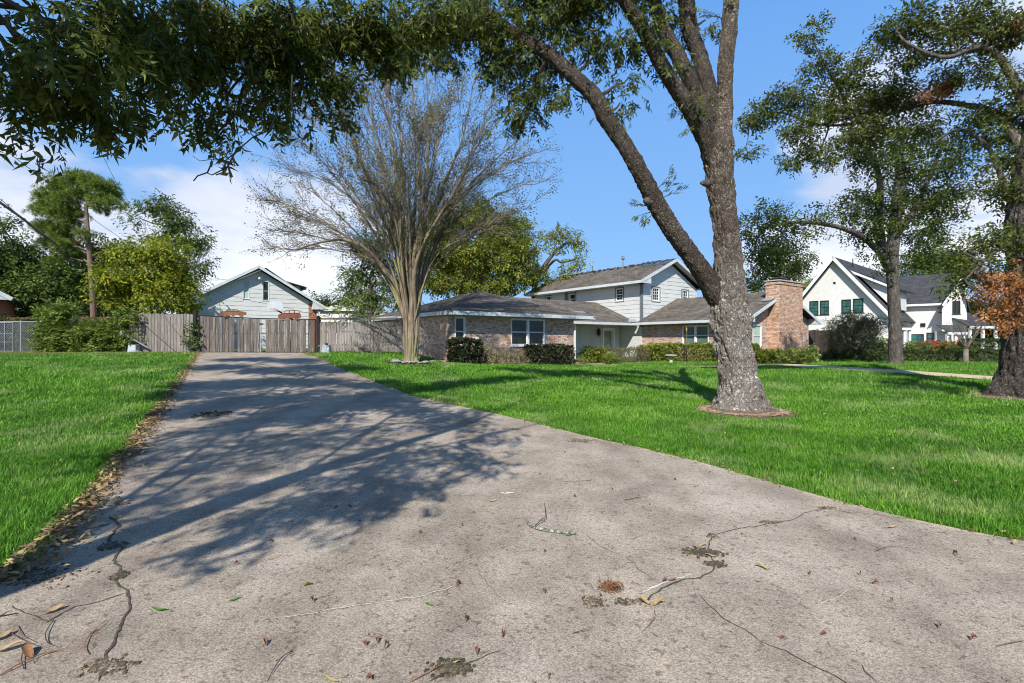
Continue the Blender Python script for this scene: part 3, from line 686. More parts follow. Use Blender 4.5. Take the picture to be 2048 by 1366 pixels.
Lpx = [(395, 707), (368, 745), (330, 800), (283, 868), (225, 945), (155, 1030), (85, 1105), (0, 1185)]
Rpx = [(602, 707), (660, 726), (740, 762), (830, 795), (930, 818), (1000, 832), (1100, 858), (1210, 884), (1320, 908), (1450, 943), (1600, 985), (1750, 1030), (1900, 1063), (2048, 1093)]
L3 = [ground_at(*p) for p in Lpx]; R3 = [ground_at(*p) for p in Rpx]
leftline = [(-15.9, 25.6)] + [(p.x, p.y) for p in L3] + [(-3.6, 1.9), (-4.6, -.5), (-6.4, -3.5), (-9, -6)]
rightline = [(-10.6, 25.6)] + [(p.x, p.y) for p in R3] + [(4.6, 3.25), (7, 2.2), (10, 1.0), (14, -1), (18, -4)]
def lerp_line(pts, n):
    P = np.array(pts); d = np.r_[0, np.cumsum(np.hypot(*np.diff(P, axis=0).T))]; t = np.linspace(0, d[-1], n)
    # smooth (Catmull-like) via dense interpolation and box filter
    x = np.interp(t, d, P[:, 0]); y = np.interp(t, d, P[:, 1]); return np.stack([x, y], 1)
NL = 260
LL = lerp_line(leftline, NL); RR_ = lerp_line(rightline, NL)
for A in (LL, RR_):
    for _ in range(6): A[1:-1] = (A[:-2] + 2 * A[1:-1] + A[2:]) / 4
NC = 60; T = np.linspace(0, 1, NC)
DX = LL[:, None, 0] * (1 - T) + RR_[:, None, 0] * T; DY = LL[:, None, 1] * (1 - T) + RR_[:, None, 1] * T
DZ = gzn(DX, DY) + .03
for i in range(NL):
    for j in range(NC):
        DZ[i, j] += .010 * mnoise.noise(Vector((DX[i, j] * .9, DY[i, j] * .9, 0))) + .003 * mnoise.noise(Vector((DX[i, j] * 6, DY[i, j] * 6, 3)))
v = np.stack([DX.ravel(), DY.ravel(), DZ.ravel()], 1); ii = np.arange((NL - 1) * (NC - 1)); r_ = ii // (NC - 1); c_ = ii % (NC - 1); a_ = r_ * NC + c_
q = np.stack([a_, a_ + NC, a_ + NC + 1, a_ + 1], 1)
# side skirts
top = np.concatenate([np.arange(NL) * NC, np.arange(NL) * NC + NC - 1]); sk = v[top].copy(); sk[:, 2] -= .12; base = len(v); v2 = np.concatenate([v, sk])
s1 = np.arange(NL - 1); qs = np.stack([s1 * NC, base + s1, base + s1 + 1, (s1 + 1) * NC], 1)[:, ::-1]
qs2 = np.stack([s1 * NC + NC - 1, (s1 + 1) * NC + NC - 1, base + NL + s1 + 1, base + NL + s1], 1)[:, ::-1]
drive = link_mesh('driveway', np_mesh('driveway', v2, np.concatenate([q, qs, qs2]), M['concrete'], smooth=True), kind='structure')
def dz(x, y): return gz(x, y) + .03 + .010 * mnoise.noise(Vector((x * .9, y * .9, 0))) + .003 * mnoise.noise(Vector((x * 6, y * 6, 3)))
def on_drive(px, py, h=.0):
    g = ground_at(px, py); 
    # the slab stands 3 cm proud: slide along the sight line
    D = g.y * (1 - .03 / (EYE - g.z)); x = (px - 1024) / 1024 * D; return Vector((x, D, dz(x, D) + h))
driveL = np.array(LL); driveR = RR_
drive_poly = np.concatenate([LL, RR_[::-1]])
def in_poly(x, y, P):
    inside = np.zeros(x.shape, bool); j = len(P) - 1
    for i in range(len(P)):
        xi, yi = P[i]; xj, yj = P[j]
        c = ((yi > y) != (yj > y)) & (x < (xj - xi) * (y - yi) / (yj - yi + 1e-12) + xi); inside ^= c; j = i
    return inside

def crack(pxs, w0, w1, name='crack', mat=None, h=.004, jag=.5, sub=.03):
    P = [on_drive(*p) for p in pxs]; pts = []
    for a, b in zip(P[:-1], P[1:]):
        n = max(2, int((b - a).length / sub)); 
        for i in range(n): pts.append(a.lerp(b, i / n))
    pts.append(P[-1]); n = len(pts); m = MB(); vs = []; off = Vector((0, 0, 0))
    for i, p in enumerate(pts):
        d = (pts[min(i + 1, n - 1)] - pts[max(i - 1, 0)]).normalized(); s = Vector((-d.y, d.x, 0))
        t = i / (n - 1); w = .72 * (w0 + (w1 - w0) * t) * (.45 + .9 * abs(mnoise.noise(Vector((i * .35, w0 * 90, 1)))) + rnd.uniform(0, jag))
        c = p + s * (.018 * mnoise.noise(Vector((p.x * 14, p.y * 14, 5))) + .02 * mnoise.noise(Vector((p.x * 4, p.y * 4, 9))))
        if i in (0, n - 1): w *= .2
        for q in (c - s * w / 2, c + s * w / 2): vs.append((q.x, q.y, dz(q.x, q.y) + h))
    m.add(vs, [(2 * i, 2 * i + 2, 2 * i + 3, 2 * i + 1) for i in range(n - 1)])
    return m.build(name, mat or M['crack'], drive)
crack([(195, 1366), (215, 1310), (245, 1250), (258, 1205), (250, 1180), (238, 1160), (240, 1130), (225, 1120), (245, 1095), (215, 1080), (240, 1050), (215, 1035)], .016, .03)
crack([(252, 1186), (210, 1200), (150, 1212), (125, 1225), (95, 1245), (60, 1225), (20, 1212)], .010, .012)
crack([(60, 1140), (110, 1136), (160, 1128)], .012, .004)
crack([(160, 1062), (190, 1056), (225, 1046)], .006, .02)
crack([(1655, 1018), (1620, 1024), (1580, 1040), (1540, 1048), (1500, 1052), (1455, 1062), (1425, 1070), (1420, 1100), (1430, 1140), (1400, 1155), (1360, 1160), (1335, 1170), (1300, 1195), (1275, 1210)], .006, .014)
crack([(1660, 1018), (1700, 1026), (1760, 1030), (1800, 1040)], .008, .004)
crack([(1402, 1190), (1420, 1215), (1450, 1240), (1490, 1262), (1520, 1285), (1570, 1305), (1600, 1320), (1650, 1345), (1700, 1375)], .006, .009)
crack([(1175, 1070), (1215, 1100), (1250, 1115), (1280, 1140), (1310, 1160)], .005, .004)
crack([(1010, 1300), (980, 1310), (940, 1325), (900, 1345), (860, 1366)], .004, .02)
crack([(1150, 820 + 55), (1165, 884), (1185, 886)], .02, .01)
crack([(950, 1125), (965, 1150), (985, 1180), (1010, 1205)], .003, .003)
crack([(1720, 1330), (1735, 1345), (1755, 1366)], .006, .004)
crack([(205, 990), (230, 985), (265, 980)], .004, .003)
crack([(545, 1240), (620, 1228), (700, 1214), (770, 1203), (850, 1190), (912, 1173)], .010, .012, 'scrape_mark', M['chalk'], jag=.25)
crack([(1000, 986), (1030, 984)], .05, .03, 'scrape_mark', M['chalk'], jag=1.2)
for a, b, w in (((1280, 1188), (1390, 1150), .05), ((925, 990), (955, 984), .07), ((1640, 1212), (1700, 1180), .016)):
    crack([a, ((a[0] + b[0]) / 2, (a[1] + b[1]) / 2 - 3), b], w * .3, w * .2, 'scrape_mark', M['chalk'], h=.0025, jag=1.0)
# patches of soil and grit where the slab has spalled
def grit(px, py, rx, ry, n, mat, name='grit_patch', smin=.004, smax=.012):
    c = on_drive(px, py); m = MB()
    for i in range(n):
        r = abs(rnd.gauss(0, .45)); t = rnd.uniform(0, 6.28); x = c.x + math.cos(t) * r * rx; y = c.y + math.sin(t) * r * ry; s = rnd.uniform(smin, smax)
        z = dz(x, y)
        p = [Vector((x + dx * s * rnd.uniform(.6, 1.3), y + dy * s * rnd.uniform(.6, 1.3), z + h_ * s * rnd.uniform(.4, .9) + (0 if h_ else -.003))) for dx, dy, h_ in ((-1, -1, 0), (1, -1, 0), (1, 1, 0), (-1, 1, 0), (-.6, -.6, 1), (.6, -.6, 1), (.6, .6, 1), (-.6, .6, 1))]
        m.hexa(p, rnd.random())
    m.build(name, mat, drive, kind='stuff')
M['grit'] = mk('soil_crumbs', (.06, .05, .035), attr_cols=[(0, (.05, .045, .03)), (.5, (.13, .10, .07)), (.8, (.22, .17, .12)), (1, (.32, .26, .2))], rough=.95)
M['moss'] = mk('moss_crumbs', (.06, .07, .03), attr_cols=[(0, (.035, .033, .024)), (.6, (.085, .075, .05)), (1, (.16, .13, .08))], rough=.95)
grit(1405, 1105, .13, .07, 900, M['moss']); grit(1432, 1128, .07, .05, 350, M['moss']); grit(1425, 1072, .05, .04, 250, M['grit']); grit(1185, 1205, .07, .06, 350, M['grit'])
grit(905, 1335, .10, .06, 700, M['moss']); grit(1535, 1044, .07, .03, 300, M['grit']); grit(1655, 1016, .07, .025, 250, M['grit']); grit(225, 1090, .09, .07, 450, M['grit']); grit(240, 1150, .05, .06, 300, M['moss'])
grit(215, 1335, .12, .06, 600, M['grit']); grit(430, 828, .28, .3, 500, M['moss'], smax=.03); grit(1255, 1205, .08, .03, 400, M['grit']); grit(1165, 880, .25, .12, 500, M['grit'])
grit(60, 1150, .3, .15, 900, M['grit'])

# ================================================================== FOOTPATH
M['path'] = mk('path_sandy', (.58, .46, .29), (.46, .38, .24), 2.5, .95, .5, 40, world=True, blotch=(1.2, (.22, .20, .10), .55, .7))
pp = [ground_at(*p) for p in ((1560, 731), (1640, 737), (1720, 742), (1800, 747), (1880, 753), (1950, 758), (2010, 763), (2100, 771))]
pp = [Vector((8.2, 25.2, 0)), Vector((10.5, 24.9, 0))] + pp
vs = []; fs = []
for i, p in enumerate(pp):
    d = (pp[min(i + 1, len(pp) - 1)] - pp[max(i - 1, 0)]).normalized(); s = Vector((-d.y, d.x, 0)) * .62
    for k in range(5):
        qx = p.x + s.x * (k / 2 - 1); qy = p.y + s.y * (k / 2 - 1); vs.append((qx, qy, gz(qx, qy) + .075))
fs = [(i * 5 + k, (i + 1) * 5 + k, (i + 1) * 5 + k + 1, i * 5 + k + 1) for i in range(len(pp) - 1) for k in range(4)]
MB().add(vs, fs).build('path', M['path'], kind='structure')
path_line = [(p.x, p.y) for p in pp[1:]]

# ================================================================== LAWN GRASS (uncountable: blades instanced on a point sheet)
M['grass'] = mk('grass_blades', (.085, .20, .016), rough=.55, spec=.25, trans=.25)
def grass_mat(m):
    n = m.node_tree.nodes; l = m.node_tree.links; b = pr(m)
    oi = n.new('ShaderNodeObjectInfo'); geo = n.new('ShaderNodeNewGeometry')
    at = n.new('ShaderNodeAttribute'); at.attribute_name = 'rnd'
    r = n.new('ShaderNodeValToRGB'); e = r.color_ramp.elements
    e[0].position = 0; e[0].color = (.045, .155, .012, 1); e[1].position = 1; e[1].color = (.34, .50, .10, 1)
    x = e.new(.45); x.color = (.095, .26, .018, 1); x = e.new(.8); x.color = (.21, .43, .04, 1)
    ad = n.new('ShaderNodeMath'); ad.operation = 'MULTIPLY_ADD'; l.new(oi.outputs['Random'], ad.inputs[0]); ad.inputs[1].default_value = .35
    sc_ = n.new('ShaderNodeMath'); sc_.operation = 'MULTIPLY'; l.new(at.outputs['Fac'], sc_.inputs[0]); sc_.inputs[1].default_value = .65; l.new(sc_.outputs[0], ad.inputs[2])
    l.new(ad.outputs[0], r.inputs[0])
    t = n.new('ShaderNodeTexNoise'); t.inputs['Scale'].default_value = .9; t.inputs['Detail'].default_value = 5; l.new(geo.outputs['Position'], t.inputs['Vector'])
    mr = n.new('ShaderNodeMapRange'); mr.inputs['From Min'].default_value = .53; mr.inputs['From Max'].default_value = .68; mr.inputs['To Max'].default_value = .8; l.new(t.outputs[0], mr.inputs[0])
    mx = n.new('ShaderNodeMixRGB'); l.new(mr.outputs[0], mx.inputs[0]); l.new(r.outputs[0], mx.inputs[1]); mx.inputs[2].default_value = (.36, .46, .15, 1)
    t2 = n.new('ShaderNodeTexNoise'); t2.inputs['Scale'].default_value = .8; t2.inputs['Detail'].default_value = 6; l.new(geo.outputs['Position'], t2.inputs['Vector'])
    mr2 = n.new('ShaderNodeMapRange'); mr2.inputs['From Min'].default_value = .4; mr2.inputs['From Max'].default_value = .65; l.new(t2.outputs[0], mr2.inputs[0])
    m2 = n.new('ShaderNodeMixRGB'); m2.blend_type = 'MULTIPLY'; l.new(mr2.outputs[0], m2.inputs[0]); l.new(mx.outputs[0], m2.inputs[1]); m2.inputs[2].default_value = (.60, .68, .66, 1)
    l.new(m2.outputs[0], b.inputs['Base Color'])
    for nd in n:
        if nd.type == 'BSDF_TRANSLUCENT': l.new(m2.outputs[0], nd.inputs[0])
grass_mat(M['grass'])
M['grass_dry'] = mk('dry_grass_blades', (.30, .27, .10), rough=.7, trans=.2, attr_cols=[(0, (.14, .17, .04)), (.4, (.26, .24, .08)), (1, (.42, .36, .17))])
def tuft(seed, nb, rad, h0, h1, wid, mat):
    g = np.random.default_rng(seed); V = []; F = []; C = []
    for i in range(nb):
        rr = rad * math.sqrt(g.random()); t = g.random() * 6.283; x, y = rr * math.cos(t), rr * math.sin(t); h = g.uniform(h0, h1); az = g.random() * 6.283
        lean = g.uniform(.15, .9) * h; w = wid * g.uniform(.7, 1.3); dx, dy = math.cos(az), math.sin(az); sx, sy = -dy * w / 2, dx * w / 2; k = len(V)
        V += [(x - sx, y - sy, -.01), (x + sx, y + sy, -.01), (x + dx * lean * .4 + sx * .8, y + dy * lean * .4 + sy * .8, h * .62), (x + dx * lean * .4 - sx * .8, y + dy * lean * .4 - sy * .8, h * .62), (x + dx * lean, y + dy * lean, h)]
        F += [(k, k + 1, k + 2, k + 3), (k + 3, k + 2, k + 4)]; c = g.random(); C += [c, c]
    me = bpy.data.meshes.new('grass_tuft'); me.from_pydata(V, [], F); a = me.attributes.new('rnd', 'FLOAT', 'FACE'); a.data.foreach_set('value', C); me.materials.append(mat)
    return bpy.data.objects.new('grass_tuft', me)
def scatter(name, P, scales, proto, kind='stuff', **kw):
    me = bpy.data.meshes.new(name); me.vertices.add(len(P)); me.vertices.foreach_set('co', P.astype(np.float32).ravel())
    a = me.attributes.new('sz', 'FLOAT', 'POINT'); a.data.foreach_set('value', scales.astype(np.float32))
    a = me.attributes.new('rot', 'FLOAT_VECTOR', 'POINT'); rr = np.zeros((len(P), 3), np.float32); rr[:, 2] = rng.random(len(P)) * 6.283; rr[:, :2] = rng.normal(0, .12, (len(P), 2)); a.data.foreach_set('vector', rr.ravel())
    o = link_mesh(name, me, kind=kind, **kw)
    ng = bpy.data.node_groups.new(name + '_nodes', 'GeometryNodeTree')
    ng.interface.new_socket('Geometry', in_out='INPUT', socket_type='NodeSocketGeometry'); ng.interface.new_socket('Geometry', in_out='OUTPUT', socket_type='NodeSocketGeometry')
    gi = ng.nodes.new('NodeGroupInput'); go = ng.nodes.new('NodeGroupOutput'); ip = ng.nodes.new('GeometryNodeInstanceOnPoints'); ob = ng.nodes.new('GeometryNodeObjectInfo')
    ob.inputs['Object'].default_value = proto; ob.inputs['As Instance'].default_value = True
    s = ng.nodes.new('GeometryNodeInputNamedAttribute'); s.data_type = 'FLOAT'; s.inputs['Name'].default_value = 'sz'
    t = ng.nodes.new('GeometryNodeInputNamedAttribute'); t.data_type = 'FLOAT_VECTOR'; t.inputs['Name'].default_value = 'rot'
    L = ng.links; L.new(gi.outputs[0], ip.inputs['Points']); L.new(ob.outputs['Geometry'], ip.inputs['Instance'])
    L.new(t.outputs['Attribute'], ip.inputs['Rotation']); L.new(s.outputs['Attribute'], ip.inputs['Scale']); L.new(ip.outputs[0], go.inputs[0])
    md = o.modifiers.new('scatter', 'NODES'); md.node_group = ng
    return o
def seg_dist(x, y, line):
    d = np.full(x.shape, 1e9)
    for (ax, ay), (bx, by) in zip(line[:-1], line[1:]):
        L2 = (bx - ax) ** 2 + (by - ay) ** 2 + 1e-9; t = np.clip(((x - ax) * (bx - ax) + (y - ay) * (by - ay)) / L2, 0, 1)
        d = np.minimum(d, np.hypot(x - ax - t * (bx - ax), y - ay - t * (by - ay)))
    return d
BIG = Vector((4.50, 10.2, gz(4.5, 10.2))); OAK = Vector((12.05, 12.2, gz(12.05, 12.2))); ELM = Vector((16.85, 22.5, gz(16.85, 22.5))); CRP = Vector((-4.0, 20.3, gz(-4, 20.3)))
ha = lambda a, b: Hw(a, b)
houseA = [tuple(ha(*p)[:2]) for p in ((10.3, 18.6), (21.0, 18.6), (21.0, 22.4), (27.0, 22.4), (27.0, 14.6), (37, 14.6), (37, 36), (10.3, 36))]
fence_y = lambda x: 24.75
def lawn_points(n, x0, x1, y0, y1, dens):
    x = rng.uniform(x0, x1, n); y = rng.uniform(y0, y1, n)
    vis = (np.abs(x) < y * 1.04 + 1.2) & (y > 1.6)
    x, y = x[vis], y[vis]
    keep = rng.random(len(x)) < dens(x, y); x, y = x[keep], y[keep]
    ok = ~in_poly(x, y, drive_poly) & ~in_poly(x, y, np.array(houseA))
    ok &= (((x - BIG.x) / .95) ** 2 + ((y - BIG.y + .3) / .95) ** 2 > 1) & (np.hypot(x - OAK.x, y - OAK.y + .3) > 1.15) & (np.hypot(x - ELM.x, y - ELM.y) > .5) & (np.hypot(x - CRP.x, y - CRP.y + .35) > 1.25)
    ok &= seg_dist(x, y, path_line) > .66
    x, y = x[ok], y[ok]; return np.stack([x, y, gzn(x, y)], 1)
def dens_near(x, y): return np.clip(1.15 / (1 + (np.hypot(x, y) / 6.5) ** 2), 0, 1)
A1 = lawn_points(520000, -26, 30, 1.6, 30, lambda x, y: np.clip((5.2 / np.hypot(x, y)) ** 1.35, 0, 1) * ((y < 23.4 + .05 * x) | (x > -9) & (y < 30)))
d1 = np.hypot(A1[:, 0], A1[:, 1])
near = d1 < 9
def patch(P): return np.array([1 + .28 * mnoise.noise(Vector((p[0] * 1.7, p[1] * 1.7, 0))) + 0.12 * mnoise.noise(Vector((p[0] * 6, p[1] * 6, 3))) for p in P])
pt_ = patch(A1)
tn = tuft(1, 36, .085, .035, .082, .0050, M['grass']); tf = tuft(2, 30, .15, .045, .09, .011, M['grass'])
scatter('lawn_grass', A1[near], pt_[near] * rng.uniform(.6, 1.3, near.sum()) * (.85 + d1[near] * .02), tn)
scatter('lawn_grass', A1[~near], pt_[~near] * rng.uniform(.6, 1.25, (~near).sum()) * np.clip(d1[~near] / 13, .75, 1.35), tf)
# straw coloured strip beside the fences and path edge
x = rng.uniform(-30, -10.9, 16000); y = rng.uniform(23.1, 25.8, 16000); P = np.stack([x, y, gzn(x, y)], 1)[(~in_poly(x, y, drive_poly))]
td = tuft(3, 22, .14, .03, .09, .012, M['grass_dry'])
scatter('dry_grass', P, rng.uniform(.6, 1.1, len(P)), td)
xe = []
for (ax, ay), (bx, by) in zip(list(map(tuple, RR_))[:-1], list(map(tuple, RR_))[1:]):
    if by > 17: xe += [(ax + rnd.gauss(.28, .16), ay + rnd.gauss(0, .1)) for _ in range(26)]
for (ax, ay) in path_line: pass
for i in range(1500):
    k = rnd.randrange(len(path_line) - 1); t = rnd.random(); a, b = path_line[k], path_line[k + 1]
    xe.append((a[0] + (b[0] - a[0]) * t + rnd.gauss(0, .1), a[1] + (b[1] - a[1]) * t + rnd.choice((-.62, .62)) + rnd.gauss(0, .1)))
xe = np.array(xe); xe = xe[~in_poly(xe[:, 0], xe[:, 1], drive_poly)]
P = np.stack([xe[:, 0], xe[:, 1], gzn(xe[:, 0], xe[:, 1])], 1); scatter('dry_grass', P, rng.uniform(.5, .9, len(P)), td)

# ================================================================== FENCES AND GATE
def picket_fence(p, q, zt0, zt1, label, group=None, w=.135, gap=.012, mat=None, behind=True, dog=.03, zdrop=.02, name='picket_fence', lean=.006, skip=()):
    p = Vector(p); q = Vector(q); L = (q - p).length; n = int(L / (w + gap)); d = (q - p).normalized(); nrm = Vector((d.y, -d.x, 0)); ang = math.atan2(d.y, d.x)
    f = empty(name, (p.x, p.y, gz(p.x, p.y)), ang, label, 'fence', group); z0 = gz(p.x, p.y)
    for i in range(n):
        if i in skip: continue
        u = i * (w + gap); c = p + d * (u + w / 2); zb = gz(c.x, c.y) + zdrop - z0; zt = zt0 + (zt1 - zt0) * i / n - z0 + rnd.uniform(-.015, .015); j = rnd.uniform(-lean, lean); ww = w * rnd.uniform(.93, 1.02)
        m = MB(); m.add([(u, 0, zb), (u + ww, 0, zb), (u + ww + j, 0, zt - dog), (u + ww - dog + j, 0, zt), (u + dog + j, 0, zt), (u + j, 0, zt - dog),
                         (u, .017, zb), (u + ww, .017, zb), (u + ww + j, .017, zt - dog), (u + ww - dog + j, .017, zt), (u + dog + j, .017, zt), (u + j, .017, zt - dog)],
                        [(0, 1, 2, 3, 4, 5), (11, 10, 9, 8, 7, 6), (0, 6, 7, 1), (1, 7, 8, 2), (2, 8, 9, 3), (3, 9, 10, 4), (4, 10, 11, 5), (5, 11, 6, 0)])
        m.build('picket', mat or M['picket'], f)
    for hz in (.35, 1.0, 1.62):
        m = MB(); m.box(0, L, .03, .07, hz, hz + .085); m.build('rail', mat or M['picket'], f)
    k = 0
    while k * 2.4 < L: m = MB(); m.box(k * 2.4, k * 2.4 + .09, .08, .17, -.1, 1.75); m.build('fence_post', mat or M['picket'], f); k += 1
    return f
gL, gR = W(399, 683, 24.6), W(631, 683, 24.6)
zt = lambda py, D=24.6: EYE + (683 - py) / 1024 * D
fl = W(258, 683, 24.4)
picket_fence((fl.x, 24.4, 0), (gL.x - .07, 24.6, 0), zt(627), zt(628), 'weathered grey cedar picket fence between the vine hedge and the driveway gate', 'cedar fence runs')
cr = Hw(11.0, 22.0)
picket_fence((gR.x + .12, 24.6, 0), (-5.15, 24.75, 0), zt(643), zt(645), 'weathered grey cedar picket fence between the driveway gate and the brick house', 'cedar fence runs')
# gate: two leaves in a steel frame, each picket its own part
gate = empty('driveway_gate', ((gL.x + gR.x) / 2, 24.6, gz(-12, 24.6)), 0, 'wide weathered picket gate with sagging black steel frame across the driveway', 'gate')
gz0 = gz(-12, 24.6); gx0 = gL.x - gate.location.x; gx1 = gR.x - gate.location.x; GW = gx1 - gx0
tz = lambda u: zt(631 + 8 * (u - gx0) / GW + 2.0 * math.sin(math.pi * (u - gx0) / GW)) - gz0
bz = .055
u = gx0 + .06; i = 0; holes_g = {11, 12, 34}
while u < gx1 - .12:
    w = rnd.uniform(.125, .140); mid = abs(u - (gx0 + gx1) / 2 - .2) < .09
    if i in (11, 34) or mid: u += w * (1.0 if i != 34 else .8); i += 1; continue
    z_ = tz(u) - .03; m = MB(); j = rnd.uniform(-.012, .012)
    m.hexa([(u, -.02, bz + rnd.uniform(-.02, .03)), (u + w, -.02, bz), (u + w, 0, bz), (u, 0, bz), (u + j, -.02, z_ - rnd.uniform(0, .03)), (u + w + j, -.02, z_), (u + w + j, 0, z_), (u + j, 0, z_)])
    m.build('picket', M['picket_gate'], gate); u += w + rnd.choice((.006, .012, .02, .028)); i += 1
m = MB(); m.beam((gx0, .03, tz(gx0)), (0, .03, tz(0)), .05, .05); m.build('top_rail', M['black_metal'], gate)
m = MB(); m.beam((0, .03, tz(0)), (gx1, .03, tz(gx1)), .05, .05); m.build('top_rail', M['black_metal'], gate)
m = MB(); m.beam((gx0, .03, .03), (gx1, .03, .02), .05, .07); m.build('bottom_rail', M['black_metal'], gate)
m = MB(); m.beam((gx0, .035, .95), (gx1, .035, .92), .04, .04); m.build('mid_rail', M['black_metal'], gate)
for u in (gx0 + .02, gx0 + GW * .335, gx1 - .02):
    m = MB(); m.beam((u, .03, .06), (u, .03, tz(u) - .02), .05, .05, up=(0, 1, 0)); m.build('stile', M['black_metal'], gate)
m = MB(); u = (gx0 + gx1) / 2 + .18; m.beam((u, -.04, .03), (u, -.04, tz(u) - .06), .045, .03, up=(0, 1, 0)); m.build('meeting_stile', M['galv'], gate)
m = MB(); m.beam((u - .14, -.04, .25), (u - .06, -.04, tz(u) - .35), .03, .03, up=(0, 1, 0)); m.build('drop_bolt', M['galv'], gate)
m = MB(); m.box(u - .05, u + .12, -.07, -.03, 1.36, 1.43); m.build('latch', M['black_metal'], gate)
for k, (px, lab) in enumerate(((391, 'black steel gate post at the left end of the driveway gate'), (636.5, 'black steel gate post at the right end of the driveway gate'))):
    P_ = W(px, 683, 24.62); b = G(P_.x, P_.y); m = MB(); m.box(-.07, .07, -.07, .07, -.05, zt(622 if k == 0 else 634) - b.z); m.lathe((0, 0, zt(622 if k == 0 else 634) - b.z), [(.09, 0), (.09, .02), (.03, .06)], 8)
    o = m.build('gate_post', M['black_metal']); o.location = b; tag(o, lab, 'post', 'gate posts')
# gate operators
def operator(px, py, D, sx, label, arm):
    b = ground_at(px, py); b = G(b.x, 24.15); e = empty('gate_motor', b, 0, label, 'gate motor', 'gate motors'); m = MB()
    m.hexa([(-.2, -.16, 0), (.2, -.16, 0), (.2, .16, 0), (-.2, .16, 0), (-.17 + (.04 if not arm else 0), -.13, .40), (.17 - (.03 if not arm else 0), -.13, .40), (.17, .13, .42), (-.17, .13, .42)]); m.build('housing', M['box_grey'], e)
    m = MB(); m.box(-.24, .24, -.2, .2, -.03, .03); m.build('plinth', M['concrete_cast'], e)
    m = MB(); m.lathe((0, 0, .42), [(.07, 0), (.07, .06), (.04, .08)], 10); m.build('spindle', M['black_metal'], e)
    if arm:
        m = MB(); m.beam((.55, .1, .30), (-.43, -.1, .93), .05, .06); m.build('arm', M['galv'], e)
        m = MB(); m.tube([(-.45, -.17, .95), (-.45, -.03, .95)], [.10, .10], 14); m.build('arm_disc', M['galv'], e)
    else:
        m = MB(); m.beam((-.45, .1, .36), (.0, 0, .46), .03, .03); m.build('arm', M['galv'], e)
operator(373, 702, 24.2, 1, 'pale grey gate motor with long slanting arm left of the gate', True)
operator(657, 707, 24.2, 1, 'pale grey gate motor box right of the gate', False)
# rusty sheet metal cars standing on the gate rail
def metal_car(cx, D, wpx, prof, glass, mat, label, z):
    c = W(cx, 683, D); s = wpx / 1024 * D; e = empty('metal_car_ornament', (c.x, D, z), 0, label, 'yard ornament', 'metal car ornaments')
    m = MB(); P = [Vector((x * s, 0, y * s)) for x, y in prof]; m.prism(P, (0, .012, 0)); 
    m.build('silhouette', mat, e)
    m = MB()
    for g in glass: m.tube([(x * s, -.005, y * s) for x, y in g + [g[0]]], .018, 5)
    m.build('window_outline', mat, e)
    for wx in (-.30, .31): m = MB(); m.tube([(wx * s, -.03, .005 * s), (wx * s, .03, .005 * s)], .075 * s, 14); m.build('wheel', mat, e)
prof1 = [(-.5, .05), (-.49, .11), (-.42, .14), (-.22, .155), (.20, .155), (.36, .14), (.48, .11), (.5, .05), (.47, .0), (-.46, .0)]
metal_car(466, 24.5, 54, prof1, [[(-.26, .155), (-.17, .21), (0, .215), (0, .155)], [(.02, .155), (.02, .215), (.14, .21), (.24, .155)]], M['rust'], 'rusty cut-out of a low coupe standing on the left gate leaf', zt(630.5))
prof2 = [(-.5, .0), (-.5, .08), (-.46, .15), (-.32, .19), (.42, .19), (.48, .15), (.5, .05), (.47, -.03), (-.45, -.02)]
metal_car(579, 24.5, 46, prof2, [[(-.24, .19), (-.18, .31), (-.02, .315), (-.02, .19)], [(0, .19), (0, .315), (.2, .315), (.2, .19)], [(.22, .19), (.22, .315), (.42, .30), (.45, .19)]], M['rust_red'], 'rusty red cut-out of a station wagon on the right gate leaf', zt(635.5))

# basketball hoop behind the gate
hp = W(551, 683, 28.0); h = empty('basketball_hoop', G(hp.x + .6, 28.6), 0, 'pale fan-shaped basketball backboard on a pole behind the gate', 'basketball hoop')
gzh = gz(hp.x + .6, 28.6); zc_ = EYE + (683 - 618) / 1024 * 28 - gzh
bp = [(-.44, -.15), (-.28, -.02 - .22), (.28, -.24), (.44, -.15), (.46, .05), (.33, .20), (.12, .28), (-.12, .28), (-.33, .20), (-.46, .05)]
m = MB(); m.prism([Vector((x, -.62, zc_ + .16 + z * 1.0)) for x, z in bp], (0, .03, 0)); m.v = [(x - .6, y, z) for x, y, z in m.v]; m.build('backboard', M['acrylic'], h)
m = MB(); m.beam((-.55, -.55, zc_ - .05), (.05, 0, zc_ - .55), .07, .07); m.build('bracket', M['black_metal'], h)
m = MB(); m.tube([(0, 0, 0), (.05, 0, zc_ - .45)], .05, 10); m.build('pole', M['black_metal'], h)
m = MB(); m.tube([(-.6 + .22 * math.cos(t / 12 * 6.283), -.88 + .22 * math.sin(t / 12 * 6.283), zc_ - .02) for t in range(13)], .012, 5); m.build('rim', M['orange'], h)

